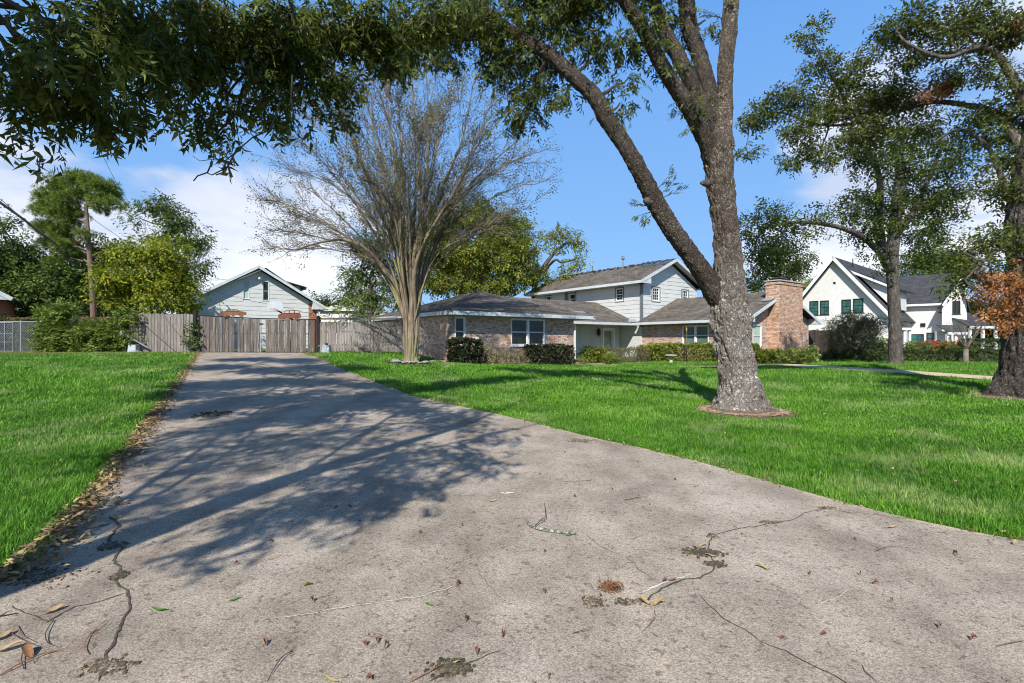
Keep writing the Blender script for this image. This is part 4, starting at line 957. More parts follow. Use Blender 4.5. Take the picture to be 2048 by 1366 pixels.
# chain link fence at far left
def chain_fence():
    D = 25.4; x0 = W(-120, 683, D).x; x1 = W(84, 683, D).x; e = empty('chain_link_fence', G(x1, D), 0, 'galvanised chain link fence in front of the dark yard, left edge', 'fence'); z0 = gz(x1, D); L = x1 - x0; H = 1.55
    m = MB(); m.tube([(-L, 0, H + .03), (0, 0, H - .01)], .022, 8); m.build('top_rail', M['galv'], e)
    for xx in (W(42, 683, D).x - x1, W(-60, 683, D).x - x1): m = MB(); m.tube([(xx, 0, -.1), (xx, 0, H + .06)], .035, 8); m.build('fence_post', M['galv'], e)
    m = MB(); s = .085; k = 0; x = -L
    while x < 0:
        for sg in (1, -1):
            a = Vector((x, .004 * sg, .03 if sg > 0 else H)); ln = min(H - .03, -x); b = Vector((x + ln, .004 * sg, .03 + ln if sg > 0 else H - ln)); 
            if ln > .05: m.beam(a, b, .006, .006)
        x += s
    m.build('wire_mesh', M['galv'], e, kind='stuff')
    g = empty('chain_link_gate', G(W(2, 683, D).x, D), 0, 'galvanised pipe gate frame beside the chain link fence, left edge', 'gate'); 
    for k, xx in enumerate((-.55, .2, .62)): m = MB(); m.tube([(xx, -.02, .02), (xx, -.02, H - .02)], .022, 8); m.build('upright', M['galv'], g)
    for zz in (.1, .55, .95, H - .04): m = MB(); m.tube([(-.55, -.02, zz), (.62, -.02, zz)], .018, 8); m.build('cross_pipe', M['galv'], g)
chain_fence()
def board_fence(p, q, h, label, w=.15, name='board_fence', mat=None):
    p = Vector((*p, 0)); q = Vector((*q, 0)); L = (q - p).length; n = int(L / w); d = (q - p).normalized(); f = empty(name, G(p.x, p.y), math.atan2(d.y, d.x), label, 'fence'); z0 = gz(p.x, p.y)
    for i in range(n):
        c = p + d * (i * w); zb = gz(c.x, c.y) - z0; m = MB(); m.box(i * w + .004, i * w + w - .004, 0, .02, zb, h + zb + rnd.uniform(-.03, .03)); m.build('board', mat or M['picket_dark'], f)
    m = MB(); m.box(0, L, .022, .06, h - .3, h - .2); m.build('rail', mat or M['picket_dark'], f)
M['picket_brown'] = mk('brown_cedar', (.16, .09, .055), (.10, .055, .035), 5, .9, .5, 30, stretch=(7, 7, .7), objrand=.25)
board_fence((-31, 29), (-19.2, 29.6), 1.95, 'brown board fence behind the vine hedge and pine', mat=M['picket_brown'])
e1 = Hw(36.6, 16.6); board_fence((e1.x, e1.y), (e1.x + 3.2, e1.y + 1.2), 1.85, 'dark board fence beside the chimney gable, behind the grey shrub')

# ================================================================== GARAGE HOUSE behind the gate
GA = 36.0; gp = Vector((-23.4, 36.0, 0)); gzg = gz(-20, 40)
garage = empty('garage_house', (gp.x, gp.y, 0), R(GA), 'pale grey gabled garage with red brick corners behind the driveway gate', 'garage')
Fg = Facade((0, 0), 0); Wd = 10.0; ze_g = EYE + 2.75; zp_g = EYE + 5.72
def gtop(u): return ze_g + (zp_g - ze_g) * (1 - abs(u - 5.0) / 5.0)
def tops(a, b, d=.22):
    pts = [(a, gtop(a) - d)] + ([(5.0, zp_g - d)] if a < 5.0 < b else []) + [(b, gtop(b) - d)]; return pts
hGg = [(3.95, 4.65, EYE + 3.15, EYE + 4.55), (6.05, 6.75, EYE + 3.15, EYE + 4.55)]
hGg = [(4.0, 4.46, EYE + 3.17, EYE + 4.62), (5.34, 5.82, EYE + 3.12, EYE + 4.62)]
def gshift(t, s): return [(u - s, z) for u, z in t]
wall_core(Fg, tops(.65, 9.35), .3, garage, Z0, M['siding'], holes=hGg)
siding_boards(Fg, tops(1.22, 8.72), 1.2, zp_g - .22, hGg, garage, Z0, M['siding'], step=.33)
for a_, b_ in ((.65, 1.19), (8.75, 9.35)):
    Fb = Facade((0, 0), 0); brick_wall(Fb, tops(a_, b_, .3), .9, [], garage, Z0, M['brick_red'], proud=.05)
for k_, hh in enumerate(hGg):
    window(Fg, *hh, garage, Z0, rows=2, fw=.05, glass=M['blind'] if k_ == 0 else M['glass'], sill=False, frame_mat=M['trim'])
# two side walls and the roof running back
for uu in (.65, 9.17):
    m = MB(); m.box(uu, uu + .18, .18, 9.0, .3, ze_g + .2); m.build('side_wall', M['mortar'], garage)
Rb0, Rb1 = -.55, 9.4
roof_plane([(0, Rb1, ze_g), (0, Rb0, ze_g), (5.0, Rb0, zp_g), (5.0, Rb1, zp_g)], ((0, Rb1, ze_g), (0, Rb0, ze_g)), garage, Z0, M['shingle_brown'])
roof_plane([(10, Rb0, ze_g), (10, Rb1, ze_g), (5.0, Rb1, zp_g), (5.0, Rb0, zp_g)], ((10, Rb0, ze_g), (10, Rb1, ze_g)), garage, Z0, M['shingle_brown'])
fascia(garage, [((0, Rb0 - .02, ze_g), (5.0, Rb0 - .02, zp_g)), ((5.0, Rb0 - .02, zp_g), (10, Rb0 - .02, ze_g))], Z0, M['trim'], h=.19, name='rake_board')
fascia(garage, [((0, Rb0, ze_g), (0, Rb1, ze_g)), ((10, Rb0, ze_g), (10, Rb1, ze_g))], Z0, M['trim'], h=.17)
for s0, s1 in ((0, 5.5), (10, 5.5)):
    m = MB(); m.prism([Vector((s0, Rb0 + .02, ze_g - .14)), Vector((s1, Rb0 + .02, zp_g - .14)), Vector((s1, -.03, zp_g - .14)), Vector((s0, -.03, ze_g - .14))], (0, 0, .03)); m.build('rake_soffit', M['soffit'], garage)
for x0_, x1_ in ((0, .74), (10, 10.26)):
    slab([(x0_, Rb0 + .03, ze_g - .16), (x1_, Rb0 + .03, ze_g - .16), (x1_, Rb1, ze_g - .16), (x0_, Rb1, ze_g - .16)] if x0_ < x1_ else [(x1_, Rb0 + .03, ze_g - .16), (x0_, Rb0 + .03, ze_g - .16), (x0_, Rb1, ze_g - .16), (x1_, Rb1, ze_g - .16)], .03, garage, Z0, M['soffit'], 'soffit')
    m = MB(); xe_ = 1.15 if x0_ == 0 else 8.95
    m.prism([Vector((x0_, Rb0, ze_g - .18)), Vector((xe_, Rb0, ze_g - .18)), Vector((xe_, Rb0, gtop(xe_) - .12)), Vector((x0_, Rb0, ze_g - .1))], (0, .5, 0)); m.build('eave_return', M['trim'], garage)
m = MB(); c_ = Fg.p(5.0, zp_g - .85, .0); m.tube([c_, c_ + Vector((0, -.12, -.02))], .05, 8)
m.tube([c_ + Vector((0, -.12, 0)), c_ + Vector((.14, -.34, -.14))], [.05, .11], 8); m.build('floodlight', M['white'], garage)
# dormer on the right slope
dm = MB(); dm.box(6.6, 8.7, 2.5, 5.0, ze_g + .4, zp_g - 1.05); dm.build('dormer_wall', M['siding'], garage)
roof_plane([(9.1, 2.1, zp_g - 1.15), (9.1, 5.4, zp_g - 1.15), (5.4, 5.4, zp_g - .25), (5.4, 2.1, zp_g - .25)], ((9.1, 2.1, zp_g - 1.15), (9.1, 5.4, zp_g - 1.15)), garage, Z0, M['shingle_brown'])
m = MB(); m.beam((9.12, 2.1, zp_g - 1.25), (9.12, 5.4, zp_g - 1.25), .035, .16); m.build('fascia', M['trim'], garage)

# neighbour's roof corner at the far left
nb = empty('neighbour_house', G(-30.0, 29.2), R(40), 'dark brick neighbour house with grey gable end at the left edge', 'house')
zn = gz(-31, 30); e_z = EYE + 2.55 - zn; 
m = MB(); m.box(-9, .55, .2, 9, -.3, e_z); m.build('wall', M['brick_red'], nb)
roof_plane([(1.1, -.4, e_z), (1.1, 9, e_z), (-4, 9, e_z + 3.3), (-4, -.4, e_z + 3.3)], ((1.1, -.4, e_z), (1.1, 9, e_z)), nb, Z0, M['shingle_dark'])
roof_plane([(-9.1, 9, e_z), (-9.1, -.4, e_z), (-4, -.4, e_z + 3.3), (-4, 9, e_z + 3.3)], ((-9.1, 9, e_z), (-9.1, -.4, e_z)), nb, Z0, M['shingle_dark'])
fascia(nb, [((1.1, -.42, e_z), (-4, -.42, e_z + 3.3)), ((-9.1, -.42, e_z), (-4, -.42, e_z + 3.3))], Z0, M['trim'], h=.22, name='rake_board')
m = MB(); m.prism([Vector((.5, .16, e_z)), Vector((-8.9, .16, e_z)), Vector((-4, .16, e_z + 3.15))], (0, .03, 0)); m.build('gable_panel', M['siding'], nb)
m = MB(); m.prism([Vector((1.1, -.4, e_z - .15)), Vector((.1, -.4, e_z - .15)), Vector((.1, -.4, e_z + .55)), Vector((1.1, -.4, e_z - .05))], (0, .6, 0)); m.build('eave_return', M['trim'], nb)

# ================================================================== WHITE HOUSE to the right
wa = math.degrees(math.atan2(-.75, .66)); wp = Vector((31.5, 50, 0))
wh = empty('white_house', (wp.x, wp.y, 0), R(wa), 'white painted brick house with steep charcoal gables behind the right hand trees', 'house')
Fw = Facade((0, 0), 0)      # facade towards the camera: local u to the right and nearer
zpk = EYE + 8.25; sl_w = 1.27
def wt(u): return zpk - .28 - abs(u) * sl_w
def pxu(px):               # facade u for a photo column
    t = (px - 1024) / 1024; return (t * 50 - 31.5) / (.66 + t * .75)
uL, uR = -4.6, 4.6
def pz(px, py): u = pxu(px); return EYE + (683 - py) / 1024 * (50 - .75 * u)
hw = [(pxu(1619), pxu(1637), pz(1628, 630), pz(1628, 602)), (pxu(1640), pxu(1658), pz(1650, 629), pz(1650, 601)), (pxu(1683), pxu(1702), pz(1692, 626), pz(1692, 599)), (pxu(1706), pxu(1727), pz(1716, 625), pz(1716, 597))]
wall_core(Fw, [(uL, wt(uL)), (0, zpk - .28), (uR, wt(uR))], 0, wh, Z0, M['stucco'], holes=hw)
M['teal_frame'] = mk('black_window_frame', (.03, .035, .035), rough=.5)
for hh in hw: window(Fw, *hh, wh, Z0, rows=2, fw=.05, glass=M['glass_teal'], frame_mat=M['teal_frame'], grid=(2, 2), sill=True)
m = MB(); uu = pxu(1669); zz_ = pz(1669, 566); Fw.box(m, uu - .1, uu + .1, zz_ - .1, zz_ + .1, 0, .03); m.build('vent', M['black_metal'], wh)
for sg in (-1, 1):
    u_e = sg * 5.0; z_e = zpk - 5.0 * sl_w
    poly = [(u_e, -.5, z_e), (u_e, 16, z_e), (0, 16, zpk), (0, -.5, zpk)]
    roof_plane(poly if sg > 0 else [poly[1], poly[0], poly[3], poly[2]], (poly[0], poly[1]) if sg > 0 else (poly[1], poly[0]), wh, Z0, M['shingle_dark'], rows=.2, tab=.5)
    m = MB(); m.beam((u_e, -.53, z_e - .14), (0, -.53, zpk - .14), .05, .28); m.build('rake_board', M['white'], wh)
    m = MB(); m.box(min(u_e, u_e * .88), max(u_e, u_e * .88), -.5, .02, z_e - .1, z_e - .04); m.build('soffit', M['white'], wh)
m = MB(); m.box(-4.6, -4.4, .2, 15, 0, zpk - 5 * sl_w + .3); m.build('side_wall', M['stucco'], wh)
m = MB(); m.box(4.4, 4.6, .2, 15, 0, zpk - 5 * sl_w + .3); m.build('side_wall', M['stucco'], wh)
m = MB(); m.tube([(.6, 3.5, zpk - 1.2), (.6, 3.5, zpk + .15)], .05, 8); m.build('roof_pipe', M['black_metal'], wh)
# shed dormer on the right slope
m = MB(); m.prism([Vector((1.7, 1.5, zpk - 1.9)), Vector((4.4, 1.5, zpk - 3.35)), Vector((4.4, 1.5, zpk - 5.2))], (0, 5, 0)); m.build('dormer_wall', M['stucco'], wh)
roof_plane([(4.8, 1.1, zpk - 3.45), (4.8, 7.0, zpk - 3.45), (1.0, 7.0, zpk - 1.3), (1.0, 1.1, zpk - 1.3)], ((4.8, 1.1, zpk - 3.45), (4.8, 7.0, zpk - 3.45)), wh, Z0, M['shingle_dark'], rows=.2, tab=.5)
m = MB(); m.beam((4.85, 1.07, zpk - 3.5), (1.0, 1.07, zpk - 1.4), .05, .2); m.build('rake_board', M['white'], wh)
# long wing to the right of the gable, facing the street
w2 = empty('white_wing', (0, 0, 0)); w2.parent = wh; wh_inv = Matrix.Translation(wp) @ Matrix.Rotation(R(wa), 4, 'Z'); w2.matrix_basis = wh_inv.inverted()
bpy.data.objects.remove(w2)
inv = wh_inv.inverted()
class WF(Facade):
    pass
def addw(mb, name, mat, **k):
    mb.v = [tuple(inv @ Vector(p)) for p in mb.v]; return mb.build(name, mat, wh, **k)
def wroof(poly, eave, mat=None):
    P_ = [inv @ Vector(p) for p in poly]; roof_plane(P_, (inv @ Vector(eave[0]), inv @ Vector(eave[1])), wh, Z0, mat or M['shingle_dark'], rows=.2, tab=.5)
q0, q1 = W(1797, 683, 52), W(1888, 683, 49.5); zt_ = lambda py, D: EYE + (683 - py) / 1024 * D
Fm = Facade((q0.x, q0.y), math.degrees(math.atan2(q1.y - q0.y, q1.x - q0.x))); Lm = (q1 - q0).length; ev = zt_(608, 50.5)
class InvF:
    def __init__(s, F): s.F = F
    def p(s, u, z, n=0.0): return inv @ s.F.p(u, z, n)
    def box(s, mb, u0, u1, z0, z1, n0, n1, r=None):
        return mb.hexa([s.p(u0, z0, n0), s.p(u1, z0, n0), s.p(u1, z0, n1), s.p(u0, z0, n1), s.p(u0, z1, n0), s.p(u1, z1, n0), s.p(u1, z1, n1), s.p(u0, z1, n1)], r)
IM = InvF(Fm)
def mu(px): t = (px - 1024) / 1024; d = (q1 - q0).normalized(); return (t * q0.y - q0.x) / (d.x - t * d.y)
hm = [(mu(1853), mu(1880), zt_(688, 49.8), zt_(665, 49.8)), (mu(1822), mu(1848), zt_(688, 50.5), zt_(668, 50.5))]
wall_core(IM, [(0, ev), (Lm, ev)], 0, wh, Z0, M['stucco'], holes=hm)
for hh in hm: window(IM, *hh, wh, Z0, rows=2, fw=.05, glass=M['glass_teal'], frame_mat=M['teal_frame'], grid=(2, 2))
m = MB(); IM.box(m, mu(1841), mu(1851), zt_(653, 50), zt_(646, 50), 0, .08); m.build('wall_lamp', M['black_metal'], wh)
dn = Fm.n; up_ = Vector((-dn.x, -dn.y, 0))
A_ = Fm.p(-1.5, ev, .4); B_ = Fm.p(Lm + .3, ev, .4); C_ = Fm.p(Lm + .3, zt_(553, 56), -5.5); D_ = Fm.p(-1.5, zt_(553, 56), -5.5)
wroof([A_, B_, C_, D_], (A_, B_))
m = MB(); m.beam(A_ + Vector((0, 0, -.1)), B_ + Vector((0, 0, -.1)), .12, .2); addw(m, 'gutter', M['white'])
# gabled bay at its right end
g0, g1 = W(1884, 683, 48.5), W(1934, 683, 47.5); Fk = Facade((g0.x, g0.y), math.degrees(math.atan2(g1.y - g0.y, g1.x - g0.x))); Lk = (g1 - g0).length; IK = InvF(Fk)
tk = [(0, zt_(612, 48)), (Lk * .78, zt_(560, 48)), (Lk, zt_(600, 48))]
hk = [(Lk * .42, Lk * .74, zt_(628, 48), zt_(602, 48))]
wall_core(IK, tk, 0, wh, Z0, M['stucco'], holes=hk); window(IK, *hk[0], wh, Z0, rows=2, cols=2, mull=.05, fw=.05, frame_mat=M['teal_frame'], grid=(2, 2))
m = MB(); 
for (a_, za), (b_, zb) in zip(tk[:-1], tk[1:]): m = MB(); m.beam(Fk.p(a_, za + .05, .2), Fk.p(b_, zb + .05, .2), .5, .16); addw(m, 'rake_board', M['white'])
pk_ = Fk.p(Lk * .78, zt_(560, 48) + .15, .35); pkb = pk_ - Fk.n * 9; el_ = Fk.p(Lk * 1.12, zt_(624, 48), .35); elb = el_ - Fk.n * 9; er_ = Fk.p(-.2, zt_(615, 48), .35); erb = er_ - Fk.n * 9
wroof([el_, elb, pkb, pk_], (el_, elb)); wroof([erb, er_, pk_, pkb], (erb, er_))
# low porch roofs and columns
for (xa, xb, Dp, py0, py1, dep) in ((1896, 1944, 45.5, 664, 650, 1.6), (1800, 1832, 47.5, 655, 645, 2.2), (1940, 2010, 46, 652, 622, 4.0)):
    a = W(xa, 683, Dp); b = W(xb, 683, Dp - .5); z_1 = zt_(py0, Dp); z_2 = zt_(py1, Dp + dep)
    A_ = Vector((a.x, a.y, z_1)); b.y = a.y; B_ = Vector((b.x, b.y, z_1)); C_ = Vector((b.x + .3, b.y + dep, z_2)); D_ = Vector((a.x + .3, a.y + dep, z_2)); wroof([A_, B_, C_, D_], (A_, B_))
    m = MB(); m.beam(A_ + Vector((0, 0, -.12)), B_ + Vector((0, 0, -.12)), .12, .2); addw(m, 'gutter', M['white'])
    m = MB(); m.prism([Vector((a.x + .3, a.y + dep, 0)), Vector((b.x, b.y + dep, 0)), Vector((b.x, b.y + dep + .2, 0)), Vector((a.x + .3, a.y + dep + .2, 0))], (0, 0, z_1 + .1)); addw(m, 'wall', M['stucco'])
    for k in range(3):
        c = A_.lerp(B_, .06 + .44 * k); m = MB(); m.box(c.x - .1, c.x + .1, c.y + .1, c.y + .3, 0, z_1 - .2); addw(m, 'porch_column', M['white'])

# far pale buildings seen through gaps
def far_block(px0, px1, pytop, D, label, h2=None):
    a = W(px0, 683, D); b = W(px1, 683, D); z = zt_(pytop, D); e = empty('far_building', (a.x, D, 0), 0, label, 'building')
    w = b.x - a.x; m = MB(); m.box(0, w, 0, 8, 0, z); m.build('wall', M['far_white'], e)
    m = MB(); m.prism([Vector((-.3, -.3, z)), Vector((w + .3, -.3, z)), Vector((w / 2, -.3, z + (h2 or .6)))], (0, 8.6, 0)); m.build('roof', M['far_white'] if not h2 else M['roof_deck'], e)
    for k in range(max(1, int(w / 4))): m = MB(); m.box(1 + k * 4, 2 + k * 4, -.04, -.001, z - 2.2, z - 1.1); m.build('window', M['glass'], e)
far_block(640, 705, 622, 52, 'low white building beyond the fence right of the garage')
far_block(60, 118, 612, 60, 'pale building behind the dark trees, left of the pine')
far_block(142, 215, 614, 62, 'pale blue-white building seen behind the pine trunk')
# ================================================================== TREES
BARK = dict(world=False)
def barkm(name, light, mid, dark, sc=16, zs=.38, crack=.22):
    m = bpy.data.materials.new(name); m.use_nodes = True; n = m.node_tree.nodes; l = m.node_tree.links; b = pr(m); b.inputs['Roughness'].default_value = .95; b.inputs['Specular IOR Level'].default_value = .15
    tc = n.new('ShaderNodeTexCoord'); ds = n.new('ShaderNodeTexNoise'); ds.inputs['Scale'].default_value = 5; ds.inputs['Detail'].default_value = 4; l.new(tc.outputs['Object'], ds.inputs['Vector'])
    ad = n.new('ShaderNodeMixRGB'); ad.blend_type = 'LINEAR_LIGHT'; ad.inputs[0].default_value = .22; l.new(tc.outputs['Object'], ad.inputs[1]); l.new(ds.outputs['Color'], ad.inputs[2])
    mp = n.new('ShaderNodeMapping'); mp.inputs['Scale'].default_value = (1, 1, zs); l.new(ad.outputs[0], mp.inputs[0])
    v = n.new('ShaderNodeTexVoronoi'); v.feature = 'DISTANCE_TO_EDGE'; v.inputs['Scale'].default_value = sc; l.new(mp.outputs[0], v.inputs['Vector'])
    v2 = n.new('ShaderNodeTexVoronoi'); v2.inputs['Scale'].default_value = sc; l.new(mp.outputs[0], v2.inputs['Vector'])
    nz = n.new('ShaderNodeTexNoise'); nz.inputs['Scale'].default_value = 2.2; nz.inputs['Detail'].default_value = 7; l.new(tc.outputs['Object'], nz.inputs['Vector'])
    fi = n.new('ShaderNodeTexNoise'); fi.inputs['Scale'].default_value = 55; fi.inputs['Detail'].default_value = 6; l.new(mp.outputs[0], fi.inputs['Vector'])
    sp = n.new('ShaderNodeSeparateColor'); l.new(v2.outputs['Color'], sp.inputs[0])
    m1 = n.new('ShaderNodeMixRGB'); l.new(sp.outputs[0], m1.inputs[0]); m1.inputs[1].default_value = (*mid, 1); m1.inputs[2].default_value = (*light, 1)
    r0 = n.new('ShaderNodeMapRange'); r0.inputs['From Min'].default_value = .42; r0.inputs['From Max'].default_value = .62; l.new(nz.outputs[0], r0.inputs[0])
    m2 = n.new('ShaderNodeMixRGB'); m2.blend_type = 'MULTIPLY'; l.new(r0.outputs[0], m2.inputs[0]); l.new(m1.outputs[0], m2.inputs[1]); m2.inputs[2].default_value = (.66, .62, .58, 1)
    r1 = n.new('ShaderNodeMapRange'); r1.inputs['From Min'].default_value = 0; r1.inputs['From Max'].default_value = crack; r1.inputs['To Min'].default_value = .12; l.new(v.outputs['Distance'], r1.inputs[0])
    m3 = n.new('ShaderNodeMixRGB'); l.new(r1.outputs[0], m3.inputs[0]); m3.inputs[1].default_value = (*dark, 1); l.new(m2.outputs[0], m3.inputs[2])
    r2 = n.new('ShaderNodeMapRange'); r2.inputs['From Min'].default_value = .3; r2.inputs['From Max'].default_value = .7; r2.inputs['To Min'].default_value = .7; r2.inputs['To Max'].default_value = 1.25; l.new(fi.outputs[0], r2.inputs[0])
    m4 = n.new('ShaderNodeMixRGB'); m4.blend_type = 'MULTIPLY'; m4.inputs[0].default_value = 1; l.new(m3.outputs[0], m4.inputs[1]); l.new(r2.outputs[0], m4.inputs[2]); l.new(m4.outputs[0], b.inputs['Base Color'])
    h = n.new('ShaderNodeMath'); h.operation = 'MULTIPLY_ADD'; l.new(r1.outputs[0], h.inputs[0]); h.inputs[1].default_value = 1.2; l.new(fi.outputs[0], h.inputs[2])
    h2 = n.new('ShaderNodeMath'); h2.operation = 'MULTIPLY_ADD'; l.new(sp.outputs[1], h2.inputs[0]); h2.inputs[1].default_value = .8; l.new(h.outputs[0], h2.inputs[2])
    bp = n.new('ShaderNodeBump'); bp.inputs['Strength'].default_value = 1; bp.inputs['Distance'].default_value = .022; l.new(h2.outputs[0], bp.inputs['Height']); l.new(bp.outputs[0], b.inputs['Normal']); return m
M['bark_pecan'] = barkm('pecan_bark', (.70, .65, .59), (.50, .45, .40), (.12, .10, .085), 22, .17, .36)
M['bark_limb'] = barkm('pecan_limb_bark', (.24, .20, .165), (.15, .125, .10), (.045, .036, .03), 24, .2, .34)
M['bark_oak'] = barkm('oak_bark', (.20, .175, .155), (.12, .105, .092), (.035, .03, .026), 20, .16, .3)
M['bark_dark'] = mk('dark_bark', (.14, .12, .105), (.06, .05, .045), 9, .95, 1.0, 30, stretch=(1, 1, .4), voro=18, dist=.03, blotch=(4, (.24, .22, .19), .58, .72))
M['bark_pine'] = mk('pine_bark', (.24, .15, .11), (.13, .09, .07), 5, .95, .8, 16, stretch=(1, 1, .4), dist=.03)
M['bark_crepe'] = mk('crepe_myrtle_bark', (.31, .24, .165), (.12, .095, .065), 7, .8, .4, 20, stretch=(1, 1, .3), blotch=(1.6, (.30, .29, .13), .5, .68))
M['twig'] = mk('grey_brown_twigs', (.21, .175, .14), (.13, .105, .085), 3, .9)
M['twig_dark'] = mk('dark_twigs', (.07, .06, .05), (.10, .085, .07), 3, .9)
def tint_by_height(m, z0, z1, tint):
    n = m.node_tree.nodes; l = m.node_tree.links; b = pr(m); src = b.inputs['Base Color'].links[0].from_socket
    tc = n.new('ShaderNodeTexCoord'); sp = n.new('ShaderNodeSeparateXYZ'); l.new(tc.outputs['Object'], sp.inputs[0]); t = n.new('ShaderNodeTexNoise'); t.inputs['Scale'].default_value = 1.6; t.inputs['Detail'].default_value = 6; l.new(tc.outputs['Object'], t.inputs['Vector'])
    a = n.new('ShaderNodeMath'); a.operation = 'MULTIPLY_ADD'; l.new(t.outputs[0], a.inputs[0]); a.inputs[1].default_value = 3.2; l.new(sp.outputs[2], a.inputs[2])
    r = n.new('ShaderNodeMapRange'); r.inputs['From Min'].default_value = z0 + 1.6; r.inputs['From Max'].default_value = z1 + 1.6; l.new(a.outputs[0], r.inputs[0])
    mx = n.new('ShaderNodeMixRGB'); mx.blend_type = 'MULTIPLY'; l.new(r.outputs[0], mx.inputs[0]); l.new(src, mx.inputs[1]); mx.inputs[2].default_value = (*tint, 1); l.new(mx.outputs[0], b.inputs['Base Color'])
tint_by_height(M['bark_pecan'], 2.2, 3.6, (.50, .46, .42))  # trunk bark colour goes darker towards the top, with a noisy transition
def leafm(name, cols, rough=.5, trans=.25, tint=None, spec=.35):
    return mk(name, (1, 1, 1), tint or (.72, .76, .7), 1.3, rough, attr_cols=cols, trans=trans, world=True, spec=spec, ramp=(.4, .62))
M['lf_pecan'] = leafm('pecan_leaves', [(0, (.045, .068, .012)), (.5, (.09, .12, .018)), (.8, (.17, .20, .03)), (1, (.42, .40, .09))], .45, .42, spec=.3)
M['lf_oak'] = leafm('oak_leaves', [(0, (.06, .08, .022)), (.5, (.125, .155, .04)), (.85, (.22, .25, .06)), (1, (.34, .33, .10))], .65, .3, spec=.08)
M['lf_elm'] = leafm('elm_leaves', [(0, (.035, .058, .014)), (.5, (.075, .115, .024)), (.9, (.15, .19, .036)), (1, (.26, .27, .06))], .65, .32, spec=.08)
M['lf_dead'] = leafm('dead_orange_leaves', [(0, (.22, .08, .03)), (.5, (.42, .17, .06)), (.85, (.55, .27, .11)), (1, (.60, .36, .18))], .75, .25)
M['lf_pine'] = leafm('pine_needles', [(0, (.10, .15, .025)), (.5, (.19, .26, .04)), (1, (.32, .38, .08))], .6, .25, spec=.2)
M['lf_green'] = leafm('mid_green_leaves', [(0, (.06, .10, .025)), (.5, (.12, .18, .04)), (.9, (.20, .27, .06)), (1, (.32, .34, .09))], .6, .32, spec=.2)
M['lf_deep'] = leafm('deep_green_leaves', [(0, (.035, .055, .018)), (.6, (.07, .10, .03)), (1, (.15, .17, .05))], .6, .25, spec=.2)
M['lf_yellow'] = leafm('autumn_yellow_leaves', [(0, (.10, .17, .025)), (.4, (.23, .31, .035)), (.72, (.46, .45, .04)), (1, (.72, .56, .06))], .6, .4, tint=(.62, .68, .5), spec=.2)
M['lf_olive'] = leafm('olive_autumn_leaves', [(0, (.10, .14, .028)), (.4, (.21, .27, .045)), (.75, (.35, .36, .06)), (1, (.50, .38, .10))], .6, .38, spec=.2)
M['lf_crepe'] = leafm('crepe_myrtle_leaves', [(0, (.06, .075, .03)), (.5, (.15, .165, .07)), (.8, (.25, .22, .12)), (1, (.34, .24, .17))], .6, .25)
M['lf_box'] = leafm('clipped_boxwood_leaves', [(0, (.018, .028, .012)), (.6, (.035, .050, .020)), (1, (.08, .09, .04))], .5, .1)
M['lf_hedge'] = leafm('hedge_leaves', [(0, (.10, .13, .022)), (.4, (.21, .26, .035)), (.8, (.36, .40, .06)), (1, (.50, .50, .12))], .55, .3, spec=.25)
M['lf_hedge_dry'] = leafm('sparse_hedge_leaves', [(0, (.09, .09, .04)), (.4, (.17, .16, .07)), (.8, (.28, .24, .12)), (1, (.34, .24, .17))], .6, .2)
M['lf_bright'] = leafm('bright_shrub_leaves', [(0, (.14, .19, .04)), (.5, (.28, .36, .08)), (1, (.48, .54, .17))], .55, .3, spec=.25)
M['lf_greyshrub'] = leafm('grey_shrub_leaves', [(0, (.13, .12, .06)), (.5, (.28, .28, .14)), (.85, (.40, .38, .20)), (1, (.48, .36, .26))], .6, .28, spec=.2)
M['lf_flower'] = leafm('red_flowers', [(0, (.45, .03, .03)), (.6, (.62, .07, .06)), (1, (.70, .25, .20))], .6, .2, tint=(.9, .9, .9))
M['lf_vine'] = leafm('vine_leaves', [(0, (.08, .12, .025)), (.5, (.18, .26, .045)), (.85, (.32, .38, .08)), (1, (.44, .34, .16))], .6, .3, spec=.2)

def blade(L, Wd, base=(0, 0, 0), d=(1, 0, 0), n=(0, 0, 1), fold=.12, curl=0.0):
    """one leaf as two quads folded along the midrib (6 verts -> 2 quads)"""
    b = np.array(base, float); d = np.array(d, float); d /= np.linalg.norm(d); n = np.array(n, float); n = n - d * n.dot(d); n /= np.linalg.norm(n); s = np.cross(d, n)
    m1 = b + d * L * .45 - n * L * curl * .3; t = b + d * L - n * L * curl
    return [b, m1 + s * Wd / 2 + n * Wd * fold, t, m1 - s * Wd / 2 + n * Wd * fold]
def T_sprig(seed, k, L, Wd, spread, droop=.1, narrow=False):
    g = np.random.default_rng(seed); V = []
    for i in range(k):
        u = (i + .5) / k; b = np.array([spread * u * .8, g.normal(0, spread * .18), g.normal(0, spread * .18)]); sd = 1 if i % 2 else -1
        d = np.array([.5 + .5 * g.random(), sd * g.uniform(.3, 1.1), g.normal(0, .45) - droop]); n = np.array([g.normal(0, .35), g.normal(0, .35), 1])
        V += blade(L * g.uniform(.7, 1.2), Wd * g.uniform(.8, 1.2), b, d, n, curl=g.uniform(0, .25))
    return np.array(V)
def T_compound(pairs=5, L=.10, Wd=.026, sp=.032, ang=1.0, droop=.5):
    V = []
    for i in range(pairs):
        x = .05 + sp * i; z = -droop * x * x * 2
        for sd in (1, -1): V += blade(L * (.8 + .3 * math.sin(math.pi * (i + 1) / (pairs + 1))), Wd, (x, 0, z), (.55, sd * ang, -.35), (.1, 0, 1), curl=.25)
    x = .05 + sp * pairs; V += blade(L * 1.05, Wd, (x, 0, -droop * x * x * 2), (1, 0, -.4), (0, 0, 1), curl=.2)
    # rachis
    V += [np.array(q) for q in ((0, -.0015, 0), (x, -.001, -droop * x * x * 2), (x, .001, -droop * x * x * 2), (0, .0015, 0))]
    return np.array(V)
